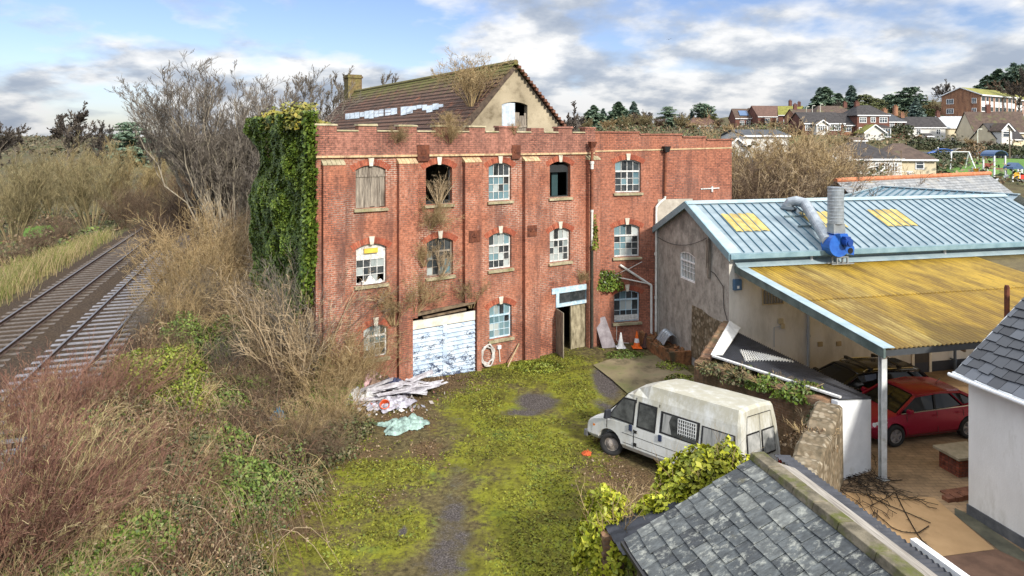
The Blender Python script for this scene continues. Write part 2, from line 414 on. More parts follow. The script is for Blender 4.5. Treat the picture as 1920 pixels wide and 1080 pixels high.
gravc = s.ramp(nfine, [(0.34, (0.03, 0.025, 0.023)), (0.52, (0.075, 0.064, 0.06)), (0.66, (0.20, 0.18, 0.165)), (0.72, (0.38, 0.35, 0.32))])
def msk(chan, k, lo, hi):
    return s.ramp(s.math('ADD', chan, s.math('MULTIPLY', s.math('SUBTRACT', k, 0.5), 2.2)), [(lo, 0.0), (hi, 1.0)])
c = s.mix(msk(ch.outputs[2], nz, 0.40, 0.75), dirt, brown)
c = s.mix(msk(ch.outputs[0], s.math('ADD', s.math('MULTIPLY', nz, 0.55), s.math('MULTIPLY', nf, 0.45)), 0.30, 0.58), c, mossc)
c = s.mix(msk(ch.outputs[1], s.math('ADD', s.math('MULTIPLY', nz, 0.6), s.math('MULTIPLY', nf, 0.4)), 0.48, 0.80), c, gravc)
yard_mat = s.out(c, 0.95, 0, 0.15); s.bump(s.math('ADD', nfine, s.math('MULTIPLY', nf, 1.5)), 0.9, 0.035)
o = mesh_np('yard', np.stack([YX, YY, yz], -1).reshape(-1, 3), F, yard_mat, smooth=True); struct(o)
ca = o.data.color_attributes.new('cover', 'FLOAT_COLOR', 'POINT')
cv = np.stack([moss, grav, leafy, np.ones_like(moss)], -1).reshape(-1, 4).astype(np.float32)
ca.data.foreach_set('color', cv.ravel())
def yard_h(x, y):
    return float(0.051 + tz(x, y))

def sheet(name, pts, z, mat):
    mb = MB(); mb.add([(p[0], p[1], z) for p in pts], [tuple(range(len(pts)))]); o = mb.build(name, mat); return struct(o)
# concrete apron by the doorway
s = NT('old_concrete'); p = s.world()
c = s.ramp(s.noise(p, 1.2, 8, 0.7), [(0.36, (0.10, 0.085, 0.05)), (0.55, (0.25, 0.20, 0.125)), (0.7, (0.33, 0.28, 0.19))])
c = s.mix(s.ramp(s.noise(p, 0.6, 7, 0.7), [(0.48, 0.0), (0.62, 0.8)]), c, (0.085, 0.10, 0.03))
conc = s.out(c, 0.9, 0, 0.2)
sheet('concrete_apron', [gnd(*q) for q in ((1112, 688), (1150, 675), (1250, 668), (1310, 715), (1290, 745), (1180, 745), (1148, 716))], 0.085, conc)

# ------------------------------------------------------------------ court on the right
WS = Frame((8.04, 24.7), R_(12.9))     # workshop frame: x along its white front wall, y inwards
s = NT('court_setts'); p = s.coord('Object', (1, 1, 1)); b = s.n('ShaderNodeTexBrick'); s.L(p, b.inputs['Vector'])
b.inputs['Scale'].default_value = 1; b.inputs['Brick Width'].default_value = 0.30; b.inputs['Row Height'].default_value = 0.15; b.inputs['Mortar Size'].default_value = 0.012
b.inputs['Color1'].default_value = (0.31, 0.205, 0.115, 1); b.inputs['Color2'].default_value = (0.27, 0.18, 0.10, 1); b.inputs['Mortar'].default_value = (0.20, 0.135, 0.08, 1)
c = s.mix(1.0, b.outputs[0], s.ramp(s.noise(p, 0.8, 7, 0.7), [(0.35, 0.5), (0.6, 1.15)]), 'MULTIPLY')
c = s.mix(s.ramp(s.noise(p, 0.45, 6, 0.6), [(0.55, 0), (0.75, 0.6)]), c, (0.09, 0.07, 0.035))
setts = s.out(c, 0.75, 0, 0.4); s.bump(b.outputs['Fac'], -0.4, 0.01)
mb = MB(); q = [WS.w(-1.2, -17, 0.02), WS.w(16, -17, 0.02), WS.w(16, 0.2, 0.02), WS.w(-1.2, 0.2, 0.02)]
mb.add([(v[0], v[1], 0.02) for v in q], [(0, 1, 2, 3)]); o = mb.build('courtyard', setts); struct(o)
resin = m_two('tan_resin', (0.32, 0.195, 0.09), (0.42, 0.265, 0.13), 1.0, 0.85, c3=(0.16, 0.10, 0.05), scale3=0.8, lo3=0.60, hi3=0.8, bump=0.2, bscale=90)
sheet('resin_pad', [gnd(*q) for q in ((1586, 925), (1660, 930), (1752, 935), (1865, 1032), (1720, 1052), (1600, 1075))], 0.03, resin)
redt = m_two('red_tarmac', (0.10, 0.055, 0.035), (0.17, 0.095, 0.06), 2.0, 0.85, bump=0.25, bscale=70)
sheet('red_tarmac', [gnd(*q) for q in ((1600, 1075), (1720, 1053), (1866, 1033), (1925, 1045), (2000, 1200), (1600, 1200))], 0.034, redt)
dstrip = m_two('damp_concrete', (0.05, 0.05, 0.035), (0.13, 0.12, 0.08), 1.5, 0.8)
sheet('damp_gutter', [gnd(*q) for q in ((1790, 955), (1818, 967), (1920, 1038), (1960, 1075), (1875, 1036), (1790, 968))], 0.038, dstrip)

# ------------------------------------------------------------------ railway
def rl(l, t, z): return Vector((RN[0]*l + RT[0]*t, RN[1]*l + RT[1]*t, z))
s = NT('ballast'); p = s.world()
c = s.ramp(s.noise(p, 14, 6, 0.8), [(0.33, (0.015, 0.011, 0.008)), (0.5, (0.055, 0.04, 0.029)), (0.68, (0.14, 0.105, 0.078))])
c = s.mix(s.ramp(s.noise(p, 0.5, 6, 0.6), [(0.45, 0), (0.7, 0.55)]), c, (0.075, 0.05, 0.03))
bal = s.out(c, 0.95, 0, 0.1); s.bump(s.noise(p, 16, 6, 0.8), 1.0, 0.05)
prof = [(-12.6, 1.30), (-11.7, 1.64), (-8.5, 1.66), (-8.1, 1.60), (-7.9, 1.66), (-4.9, 1.64), (-4.3, 1.30)]
ts = np.linspace(-4, 150, 60)
V = np.array([rl(l, t, z) for t in ts for l, z in prof]); k = len(prof)
F = np.array([(j*k+i, j*k+i+1, (j+1)*k+i+1, (j+1)*k+i) for j in range(len(ts)-1) for i in range(k-1)])
o = mesh_np('ballast', V, F, bal); struct(o)
rust = m_two('rail_steel', (0.045, 0.03, 0.024), (0.10, 0.06, 0.045), 4, 0.6, metal=0.3)
shine = m_plain('rail_head_steel', (0.20, 0.19, 0.19), 0.42, 0.75)
slp = m_two('sleeper_concrete', (0.12, 0.117, 0.128), (0.25, 0.245, 0.265), 3, 0.85, c3=(0.09, 0.075, 0.06), scale3=1.5)
slp2 = m_two('sleeper_dusty', (0.07, 0.056, 0.047), (0.18, 0.16, 0.15), 3, 0.9, c3=(0.07, 0.05, 0.035), scale3=1.8, lo3=0.42, hi3=0.62)
ANG_R = math.atan2(RT[1], RT[0]) - math.pi / 2
def track(lc, label, smat, t0, n):
    th = thing('railway_track', label, 'railway track', rl(lc, t0, 1.655), ANG_R, 'tracks of the railway line')
    for sx in (-0.7525, 0.7525):
        mb = MB(); mb.prism([(sx-.07, 0.02), (sx+.07, 0.02), (sx+.05, .035), (sx+.012, .055), (sx+.012, .11), (sx+.036, .125), (sx+.036, .165), (sx-.036, .165), (sx-.036, .125), (sx-.012, .11), (sx-.012, .055), (sx-.05, .035)], 1, -1, 120, 0)
        r = mb.build('rail', rust, th)
        mb = MB(); mb.box(sx-.036, sx+.036, -1, 120, .1655, .170); mb.build('rail_head', shine, r)
    mb = MB(); mb.hexa([(-1.25,-.125,-.06),(1.25,-.125,-.06),(1.25,.125,-.06),(-1.25,.125,-.06)], [(-1.25,-.11,.025),(1.25,-.11,.025),(1.25,.11,.025),(-1.25,.11,.025)])
    s0 = mb.build('sleeper', smat, th)
    rr = random.Random(5)
    for i in range(1, n):
        c_ = s0.copy(); col.objects.link(c_); c_.parent = th; c_.location = (rr.uniform(-.03, .03), i * 0.68, rr.uniform(-.012, .006)); c_.rotation_euler = (0, 0, rr.uniform(-.012, .012))
    return th
track(-9.98, 'farther railway track with dusty sleepers half sunk in brown ballast', slp2, 12.0, 98)
track(-6.68, 'nearer railway track with clean pale sleepers beside the bank of brambles', slp, 12.0, 98)

# ------------------------------------------------------------------ the brick mill
MF = Frame((2.09, 29.06), R_(32.0))
WF = Frame((3.65, 30.03), R_(12.9))
brick_m = m_brick('old_red_brick', [(0.36, 0.128, 0.074), (0.22, 0.075, 0.048), (0.41, 0.163, 0.097)], [(0.075, 0.05, 0.042), (0.50, 0.42, 0.35)], ms=.012)
brick_p = m_brick('parapet_brick', [(0.37, 0.155, 0.105), (0.24, 0.094, 0.068), (0.36, 0.165, 0.12)], [(0.075, 0.052, 0.045), (0.13, 0.095, 0.08)], ms=.012, dirt_lo=0.46)
brick_s = m_brick('pilaster_brick', [(0.37, 0.133, 0.078), (0.24, 0.083, 0.052), (0.40, 0.158, 0.093)], [(0.10, 0.066, 0.055), (0.36, 0.28, 0.23)], ms=.012)
stone_m = m_two('weathered_stone', (0.20, 0.17, 0.10), (0.46, 0.40, 0.27), 5, 0.9, c3=(0.16, 0.15, 0.06), scale3=2.5, bump=0.3)
cream_m = m_two('cream_brick_band', (0.42, 0.30, 0.16), (0.58, 0.45, 0.27), 7, 0.9, c3=(0.22, 0.12, 0.08), scale3=2)
key_m = m_two('pale_keystone', (0.42, 0.38, 0.30), (0.66, 0.62, 0.53), 5, 0.85)
s = NT('arch_bricks'); g = s.n('ShaderNodeNewGeometry')
c = s.ramp(g.outputs['Random Per Island'], [(0, (0.19, 0.05, 0.032)), (0.5, (0.32, 0.088, 0.05)), (1, (0.40, 0.13, 0.075))])
arch_m = s.out(s.mix(1.0, c, s.ramp(s.noise(s.coord(), 8, 4), [(0.3, 0.6), (0.7, 1.25)]), 'MULTIPLY'), 0.9, 0, 0.2)
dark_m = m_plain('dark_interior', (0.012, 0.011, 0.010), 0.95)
white_w = m_two('flaking_white_paint', (0.38, 0.37, 0.34), (0.72, 0.72, 0.70), 9, 0.6, c3=(0.22, 0.20, 0.16), scale3=4, lo3=0.58, hi3=0.72)
blue_w = m_two('flaking_blue_paint', (0.26, 0.40, 0.50), (0.50, 0.63, 0.70), 8, 0.6, c3=(0.60, 0.60, 0.58), scale3=5, lo3=0.52, hi3=0.66)
grey_wood = m_two('bare_grey_wood', (0.09, 0.075, 0.06), (0.36, 0.31, 0.25), 4, 0.85, c3=(0.05, 0.035, 0.025), scale3=1.6, lo3=0.52, hi3=0.72, stretch=(6, 6, 0.5))
def m_glass(name, c1, c2, rough=0.08):
    s = NT(name); g = s.n('ShaderNodeNewGeometry')
    c = s.mix(g.outputs['Random Per Island'], c1, c2)
    c = s.mix(s.ramp(s.noise(s.coord(), 5, 5), [(0.4, 0.0), (0.7, 0.6)]), c, tuple(x * 0.6 + 0.06 for x in c2))
    return s.out(c, rough, 0, 0.6)
gl_dark = m_glass('dark_window_glass', (0.010, 0.012, 0.013), (0.04, 0.05, 0.055))
gl_blue = m_glass('sky_tinted_glass', (0.06, 0.13, 0.16), (0.16, 0.26, 0.29), 0.25)  # blue stands for reflected sky, put into the pane colour
gl_pale = m_glass('net_curtain_glass', (0.20, 0.24, 0.24), (0.46, 0.50, 0.49), 0.3)
rust_m = m_two('rusty_iron', (0.055, 0.017, 0.010), (0.16, 0.05, 0.024), 6, 0.85, bump=0.2)

mill = thing('brick_mill', 'derelict four bay red brick mill with battlemented parapet and broken windows', 'mill', (MF.o.x, MF.o.y, 0), MF.ang)
H1 = (8.36, 6.78); H2 = (5.48, 3.98); H3 = (2.55, 1.12)
RISE = 0.16
# x0, x1, z0, z1 of every opening in the front
op = {'a1': (-9.16, -8.01, 6.80, 8.36), 'a2': (-6.38, -5.25, 6.80, 8.36), 'a3': (-3.58, -2.50, 6.80, 8.36), 'a4': (-0.54, 0.57, 6.80, 8.36),
      'b1': (-9.14, -7.98, 3.99, 5.48), 'b2': (-6.34, -5.21, 3.99, 5.48), 'b3': (-3.57, -2.49, 3.99, 5.48), 'b4': (-0.54, 0.56, 3.99, 5.46),
      'c1': (-8.86, -7.94, 1.26, 2.47), 'c3': (-3.55, -2.48, 1.13, 2.57)}
LEFT, RIGHT = -10.6, 1.86
ZS = 8.66
gar = (-7.0, -4.26, 0.0, 2.72); door = (-0.2, 1.56, 0.0, 2.86)
mb = MB()
holes = [arch_loop(*v, RISE) for k, v in op.items()]
outl = [(LEFT, -0.6), (gar[0], -0.6), (gar[0], gar[3]), (gar[1], gar[3] + 0.04), (gar[1], -0.6), (door[0], -0.6), (door[0], door[3]), (door[1], door[3]), (door[1], -0.6), (RIGHT, -0.6), (RIGHT, ZS), (LEFT, ZS)]
wall_holes(mb, outl, holes, 0.0, 0.28)
for q in (gar, door):   # jambs and heads of the two big openings
    x0, x1, z0, z1 = q
    mb.add([(x0, 0, -.6), (x0, .3, -.6), (x0, .3, z1), (x0, 0, z1)], [(0, 1, 2, 3)])
    mb.add([(x1, 0, -.6), (x1, .3, -.6), (x1, .3, z1), (x1, 0, z1)], [(0, 1, 2, 3)])
    mb.add([(x0, 0, z1), (x1, 0, z1), (x1, .3, z1), (x0, .3, z1)], [(0, 1, 2, 3)])
mb.build('front_wall', brick_m, mill)
mb = MB(); mb.add([(LEFT, 0, -.6), (LEFT, 7.8, -.6), (LEFT, 7.8, 9.6), (LEFT, 0, 9.6)], [(0, 1, 2, 3)])
mb.add([(LEFT, 7.8, -.6), (1.6, 7.8, -.6), (1.6, 7.8, 9.0), (LEFT, 7.8, 9.0)], [(0, 1, 2, 3)])
mb.build('side_wall', brick_p, mill)
mb = MB()
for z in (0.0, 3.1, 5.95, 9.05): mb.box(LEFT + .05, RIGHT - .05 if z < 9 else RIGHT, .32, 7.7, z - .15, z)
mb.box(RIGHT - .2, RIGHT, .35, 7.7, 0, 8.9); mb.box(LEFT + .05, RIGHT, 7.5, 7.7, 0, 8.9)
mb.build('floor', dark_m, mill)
# parapet band with battlements
pxs = [(592, 630), (671, 705), (747, 780), (815, 848), (878, 908), (934, 966), (994, 1018), (1045, 1071), (1095, 1121)]
mer = [(MF.u(a), MF.u(b)) for a, b in pxs]; mer[0] = (LEFT - .04, mer[0][1]); mer[-1] = (mer[-1][0], RIGHT + .05)
prof = [(LEFT - .04, ZS)]
rr = random.Random(8)
top = []
for i, (a, b) in enumerate(mer):
    top += [(a, 9.80), (b, 9.80)]
    if i < len(mer) - 1: top += [(b, 9.60), (mer[i + 1][0], 9.60)]
poly = [(LEFT - .04, ZS), (RIGHT + .05, ZS)] + top[::-1]
mb = MB(); mb.prism(poly, 1, -0.07, 0.30); mb.build('parapet', brick_p, mill)
for i, (a, b) in enumerate(mer):
    if i == 6: continue
    mb = MB(); mb.hexa([(a-.04, -.12, 9.803), (b+.04, -.12, 9.803), (b+.04, .36, 9.803), (a-.04, .36, 9.803)], [(a-.02, -.09, 9.87), (b+.02, -.09, 9.87 + rr.uniform(-.02, .02)), (b+.02, .33, 9.88), (a-.02, .33, 9.88)])
    mb.build('coping_stone', stone_m if i not in (5, 7, 8) else brick_p, mill)
for i in range(len(mer) - 1):
    a, b = mer[i][1], mer[i + 1][0]
    mb = MB(); mb.hexa([(a+.003, -.12, 9.603), (b-.003, -.12, 9.603), (b-.003, .34, 9.603), (a+.003, .34, 9.603)], [(a+.01, -.09, 9.655), (b-.01, -.09, 9.655), (b-.01, .31, 9.66), (a+.01, .31, 9.66)])
    mb.build('coping_stone', stone_m, mill)
mb = MB()
x = LEFT - .06
while x < RIGHT:
    w = 0.22; mb.box(x, min(RIGHT, x + w), -.10, -.071, ZS - .002, ZS + .075); x += w + .008
mb.build('string_course', cream_m, mill)
pil = [(-10.40, -9.62), (-7.57, -6.82), (-4.79, -4.05), (-1.96, -1.22), (1.42, 2.06)]
PD = 0.24
for i, (a, b) in enumerate(pil):
    zb = -.5
    mb = MB(); mb.box(a, b, -PD, -.002, zb, 8.40)
    if i == 2: mb = MB(); mb.box(a, b, -PD, -.002, 2.86, 8.40); mb.box(-4.25, b, -PD, -.002, -.5, 2.858)
    if i == 1: mb = MB(); mb.box(a, b, -PD, -.002, 2.55, 8.40); mb.box(a, -7.02, -PD, -.002, -.5, 2.548)
    p_ = mb.build('pilaster', brick_s, mill)
    mb = MB(); n = 5
    for j in range(n):
        x0 = a - .02 + (b - a + .04) * j / n; x1 = a - .02 + (b - a + .04) * (j + 1) / n - .012
        mb.hexa([(x0, -PD-.03, 8.402), (x1, -PD-.03, 8.402), (x1, -.002, 8.402), (x0, -.002, 8.402)], [(x0, -PD-.02, 8.45), (x1, -PD-.02, 8.45), (x1, -.002, 8.60), (x0, -.002, 8.60)])
    mb.build('cap_stone', cream_m if i in (1, 2, 3) else stone_m, p_)

def voussoirs(parent, x0, x1, z1, rise, mat, y=-.010, h=0.23, depth=.04):
    c = (x0 + x1) / 2; hw = (x1 - x0) / 2; rad = (hw * hw + rise * rise) / (2 * rise); cz = z1 - rad
    a0 = math.asin(min(1, (hw + .10) / rad)); n = 17; mb = MB()
    for i in range(n):
        if i == n // 2: continue
        g0 = -a0 + 2 * a0 * i / n + .008; g1 = -a0 + 2 * a0 * (i + 1) / n - .004
        q = [(c + (rad + .004) * math.sin(g0), cz + (rad + .004) * math.cos(g0)), (c + (rad + .004) * math.sin(g1), cz + (rad + .004) * math.cos(g1)),
             (c + (rad + h) * math.sin(g1), cz + (rad + h) * math.cos(g1)), (c + (rad + h) * math.sin(g0), cz + (rad + h) * math.cos(g0))]
        mb.prism(q, 1, y, y + depth)
    return mb.build('arch_head', mat, parent)
def keystone(parent, c, z, mat, y=0.0):
    mb = MB(); mb.prism([(c - .065, z - .03), (c + .065, z - .03), (c + .105, z + .27), (c - .105, z + .27)], 1, y - .05, y - .008)
    return mb.build('keystone', mat, parent)
def sill(parent, x0, x1, z, mat, y=0.0):
    r_ = random.Random(int(x0 * 100 + z * 10)); mb = MB(); n = 5
    for j in range(n):
        a = x0 - .08 + (x1 - x0 + .16) * j / n; b = x0 - .08 + (x1 - x0 + .16) * (j + 1) / n - .004; d = r_.uniform(-.015, .012)
        mb.hexa([(a, y - .11, z - .13), (b, y - .11, z - .13), (b, y + .2, z - .13), (a, y + .2, z - .13)], [(a, y - .11, z - .035 + d), (b, y - .11, z - .035 + d), (b, y + .2, z + .003), (a, y + .2, z + .003)])
    return mb.build('sill', mat, parent)
def sash(parent, o, mats, frame_m, cols=4, rows=3, top_rows=1, split=0.36, y=.13, seed=0, skip=(), casement=False, weights=(.4, .35, .25)):
    """timber window: arched top light of cols panes over cols x rows panes"""
    x0, x1, z0, z1 = o; r_ = random.Random(seed); W = x1 - x0
    mbf = MB(); mbg = MB()
    ft = .055
    lp = arch_loop(x0, x1, z0, z1, RISE)
    li = arch_loop(x0 + ft, x1 - ft, z0 + ft, z1 - ft, RISE * .85); n = len(lp)
    mbf.add([(x, y, z) for x, z in lp] + [(x, y, z) for x, z in li] + [(x, y + .06, z) for x, z in li],
            [(i, (i+1) % n, n + (i+1) % n, n + i) for i in range(n)] + [(n+i, n + (i+1) % n, 2*n + (i+1) % n, 2*n + i) for i in range(n)])
    zt = z0 + (z1 - z0) * (1 - split)
    mbf.box(x0 + ft, x1 - ft, y - .02, y + .05, zt - .035, zt + .035)
    xi0, xi1 = x0 + ft, x1 - ft
    cw = (xi1 - xi0) / cols
    zlo, zhi = z0 + ft, zt - .035
    for i in range(1, cols):
        t = .05 if casement and i == cols // 2 else .022
        mbf.box(xi0 + cw*i - t/2, xi0 + cw*i + t/2, y + .004, y + .04, zlo, zhi)
        mbf.box(xi0 + cw*i - .011, xi0 + cw*i + .011, y + .004, y + .04, zt + .035, z1 - ft * 1.2)
    rh = (zhi - zlo) / rows
    for j in range(1, rows): mbf.box(xi0, xi1, y + .006, y + .038, zlo + rh*j - .011, zlo + rh*j + .011)
    def pane(xa, xb, za, zb, k):
        if k in skip: return
        m = r_.choices(range(len(mats)), weights[:len(mats)])[0]; t = r_.uniform(-.012, .012)
        mbg.add([(xa, y + .03 + t, za), (xb, y + .03 - t, za), (xb, y + .03 - t, zb), (xa, y + .03 + t, zb)], [(0, 1, 2, 3)], m)
    k = 0
    for j in range(rows):
        for i in range(cols): pane(xi0 + cw*i, xi0 + cw*(i+1), zlo + rh*j, zlo + rh*(j+1), k); k += 1
    for i in range(cols): pane(xi0 + cw*i, xi0 + cw*(i+1), zt + .035, z1 - .03, k); k += 1
    w = mbg.build('window', mats, parent)
    mbf.build('frame', frame_m, w)
    return w
def dress(w, o, key=key_m, sillm=stone_m, y=0.0):
    voussoirs(w, o[0], o[1], o[3], RISE, arch_m, y - .010); keystone(w, (o[0] + o[1]) / 2, o[3], key, y); sill(w, o[0], o[1], o[2], sillm, y)

# top row: boarded, open with plants, glazed, open
x0, x1, z0, z1 = op['a1']
mb = MB(); lp = arch_loop(x0 + .003, x1 - .003, z0 + .003, z1 - .003, RISE)
zc = z0 + 1.18
rr = random.Random(4)
n = 6
for j in range(n):
    a = x0 + .004 + (x1 - x0 - .008) * j / n; b = x0 + .004 + (x1 - x0 - .008) * (j + 1) / n - .006
    mb.box(a, b, .10 + rr.uniform(0, .015), .13, z0 + .004 + rr.choice((0, 0, .03)), zc)
arc = [p for p in arch_loop(x0 + .004, x1 - .004, zc + .01, z1 - .004, RISE)]
mb.prism(arc, 1, .09, .12)
mb.box(x0 + .004, x1 - .004, .075, .098, zc - .05, zc + .03)
w = mb.build('boarded_window', grey_wood, mill); tag(w, 'window boarded over with bleached planks'); dress(w, op['a1'])
def open_window(o, name, parts):
    mb = MB(); x0, x1, z0, z1 = o
    lp = arch_loop(x0, x1, z0, z1, RISE); li = arch_loop(x0 + .05, x1 - .05, z0 + .05, z1 - .05, RISE * .85); n = len(lp)
    mb.add([(x, .2, z) for x, z in lp] + [(x, .2, z) for x, z in li] + [(x, .26, z) for x, z in li], [(i, (i+1) % n, n + (i+1) % n, n + i) for i in range(n)] + [(n+i, n + (i+1) % n, 2*n + (i+1) % n, 2*n + i) for i in range(n)])
    for q in parts: mb.box(*q)
    w = mb.build(name, m_plain('blackened_frame', (0.02, 0.022, 0.024), .8), mill); dress(w, o); return w
o_ = op['a2']; w = open_window(o_, 'open_window', [(o_[0] + .05, o_[1] - .05, .20, .25, 6.86, 6.93)]); tag(w, 'open window without glass, choked by dead stems')
o_ = op['a4']; w = open_window(o_, 'open_window', [(o_[0] + .05, o_[1] - .05, .20, .25, 7.88, 8.20)]); tag(w, 'open window without glass, dark inside')
teal = m_plain('dark_teal_cloth', (0.02, 0.05, 0.055), .8)
mb = MB(); mb.box(o_[0] + .40, o_[0] + .72, .42, .46, 6.82, 7.88); mb.build('curtain', teal, w)
w = sash(mill, op['a3'], [gl_blue, gl_dark, gl_pale], white_w, seed=3, weights=(.7, .2, .1)); dress(w, op['a3'])
w = sash(mill, op['b3'], [gl_pale, gl_dark, gl_blue], white_w, seed=5, weights=(.5, .3, .2)); dress(w, op['b3'])
w = sash(mill, op['b4'], [gl_pale, gl_dark, gl_blue], white_w, seed=9, weights=(.5, .4, .1), casement=True); dress(w, op['b4'])
w = sash(mill, op['c3'], [gl_blue, gl_pale, gl_dark], blue_w, seed=12, weights=(.5, .3, .2)); dress(w, op['c3'])
w = sash(mill, op['b2'], [gl_dark, gl_blue, gl_pale], grey_wood, seed=2, weights=(.65, .25, .1), casement=True); dress(w, op['b2']); tag(w, 'dark window with rotten frame behind dead stems')
w = sash(mill, op['c1'], [gl_pale, gl_dark, gl_blue], white_w, cols=4, seed=6, weights=(.4, .4, .2)); dress(w, op['c1'])
# first floor left: panel with a yellow board over a broken casement
o_ = op['b1']
w = sash(mill, o_, [gl_dark, gl_pale, gl_blue], white_w, cols=4, rows=3, seed=7, weights=(.5, .35, .15), skip=(0, 3, 12, 13, 14, 15), split=.38); dress(w, o_); tag(w, 'broken window with boarded top and yellow panel')
zt = o_[2] + (o_[3] - o_[2]) * .62 + .037
mb = MB(); mb.prism(arch_loop(o_[0] + .055, o_[1] - .055, zt, o_[3] - .06, RISE * .8), 1, .135, .155); mb.build('top_board', white_w, w)
mb = MB(); mb.box(-8.82, -8.30, .03, .11, 5.13, 5.30); mb.build('yellow_panel', m_plain('yellow_panel', (0.62, 0.44, 0.06), .5), w)
rag = m_plain('white_rag', (0.55, 0.54, 0.52), .9)
mb = MB(); mb.grid(lambda a, b: (-8.95 + a * .75 + .05 * math.sin(b * 6), -.06 + .2 * b, 4.01 + .14 * abs(math.sin(a * 7 + 1)) * (1 - abs(2 * b - 1)) + .28 * max(0, math.sin(a * 3.1)) ** 8 * b), 18, 6)
mb.build('rag', rag, w, smooth=True)

# garage doors and lintel
s = NT('peeling_blue_white_paint'); v = s.coord('Object', (1.0, 1, 2.6)); o3 = s.sepx(s.coord('Object'))
peel = s.math('ADD', s.math('MULTIPLY', s.noise(s.coord('Object', (1, 1, 1.7)), 17, 6, 0.8), .5), s.math('MULTIPLY', s.noise(s.coord('Object', (.9, 1, 1.8)), 2.6, 6, .7), .5)); low = s.math('MULTIPLY', s.math('SUBTRACT', 1.2, o3[2]), 0.035)
c = s.mix(s.ramp(s.math('ADD', peel, low), [(0.525, 0.0), (0.56, 1.0)]), s.mix(s.ramp(s.noise(s.coord(), 2.5, 4), [(0.4, 0), (0.6, 1)]), (0.50, 0.57, 0.64), (0.36, 0.45, 0.57)), (0.03, 0.045, 0.09))
peel_m = s.out(c, 0.7, 0, 0.3)
gx0, gx1 = -6.98, -4.29
gd = None
for (a, b) in ((gx0, (gx0 + gx1) / 2 - .09), ((gx0 + gx1) / 2 + .09, gx1)):
    mb = MB()
    mb.box(a, b, -.045, -.03, .04, 2.09, 1)
    for j in range(12):
        z0 = .04 + j * .171; mb.hexa([(a, -.12, z0), (b, -.12, z0), (b, -.05, z0), (a, -.05, z0)], [(a, -.065, z0 + .138), (b, -.065, z0 + .138), (b, -.05, z0 + .138), (a, -.05, z0 + .138)])
    d_ = mb.build('garage_door', [peel_m, dark_m], mill); d_.location = (0, -.03, .0)
mb = MB(); mb.box((gx0 + gx1) / 2 - .09, (gx0 + gx1) / 2 + .09, -.15, -.06, .04, 2.12); mb.build('centre_post', peel_m, mill)
mb = MB(); mb.hexa([(gx0, -.14, 2.10), (gx1, -.14, 2.10), (gx1, -.07, 2.10), (gx0, -.07, 2.10)], [(gx0, -.14, 2.42), (gx1, -.14, 2.46), (gx1, -.07, 2.46), (gx0, -.07, 2.42)])
mb.build('white_board', m_two('dirty_white_board', (0.50, 0.46, 0.38), (0.72, 0.70, 0.65), 3, .7), mill)
mb = MB(); mb.bar((-7.5, -.16, 2.62), (-4.35, -.16, 2.82), .14, .10); mb.bar((-6.6, -.20, 2.52), (-4.75, -.20, 2.60), .10, .06); mb.build('lintel', m_two('rotten_timber', (0.07, 0.045, 0.03), (0.22, 0.16, 0.10), 4, .9), mill)
# doorway with blue fanlight
x0, x1 = -.24, 1.58
dw = []
mb = MB()
for q in ((x0 - .22, x1 + .06, -.06, .08, 2.62, 2.86), (x0, x1, -.06, .08, 2.02, 2.16), (x0, x0 + .16, -.06, .08, 2.16, 2.62), (x1 - .16, x1, -.06, .08, 2.16, 2.62)): mb.box(*q)
fl = mb.build('fanlight_frame', blue_w, mill)
mb = MB(); mb.add([(x0 + .16, .03, 2.16), (x0 + .85, .03, 2.16), (x0 + .85, .03, 2.62), (x0 + .16, .03, 2.62)], [(0, 1, 2, 3)]); mb.add([(x0 + .9, .035, 2.16), (x1 - .16, .03, 2.16), (x1 - .16, .03, 2.62), (x0 + .9, .035, 2.62)], [(0, 1, 2, 3)])
mb.box(x0 + .855, x0 + .895, .0, .05, 2.16, 2.62); mb.build('fanlight_glass', gl_dark, fl)
old_door = m_two('mouldy_cream_door', (0.10, 0.08, 0.045), (0.40, 0.35, 0.24), 2.2, .8, c3=(0.06, 0.05, 0.025), scale3=1.4, lo3=.55, hi3=.72, stretch=(2, 2, .7))
mb = MB(); mb.box(x0 + .86, x1 - .02, .05, .10, .04, 2.0); mb.box(x0 + .84, x0 + .92, .02, .12, .04, 2.02); mb.box(x0 + 1.02, x1 - .2, .035, .05, .3, .9); mb.box(x0 + 1.02, x1 - .2, .035, .05, 1.05, 1.8); mb.build('door_panel', old_door, mill)
mb = MB(); mb.box(-.035, .0, -.82, 0, .02, 1.98); mb.box(-.05, -.036, -.70, -.12, .3, .9); mb.box(-.05, -.036, -.70, -.12, 1.05, 1.8)
od = mb.build('open_door', m_two('grey_door_wood', (0.12, 0.10, 0.075), (0.34, 0.29, 0.22), 3, .85, stretch=(3, 3, .5)), mill); od.location = (x0 + .05, -.02, 0); od.rotation_euler = (0, 0, R_(-14))
# iron pattress plates
for px, py, w_, h_ in ((794, 287, .50, .62), (968, 285, .42, .58), (886, 442, .50, .46), (994, 432, .46, .46)):
    u, z = MF.uz(px, py, -.1); up = z > 8; y = -.085 if up else -.02
    inp = any(a - .2 < u < b + .2 for a, b in pil) and not up
    if inp: y = -PD - .012
    mb = MB(); mb.box(u - w_/2, u + w_/2, y - .025, y, z - h_/2, z + h_/2); mb.box(u - .10, u + .10, y - .06, y - .027, z - .03, z + .03); mb.box(u - .03, u + .03, y - .06, y - .027, z + .033, z + .12); mb.build('wall_plate', rust_m, mill)

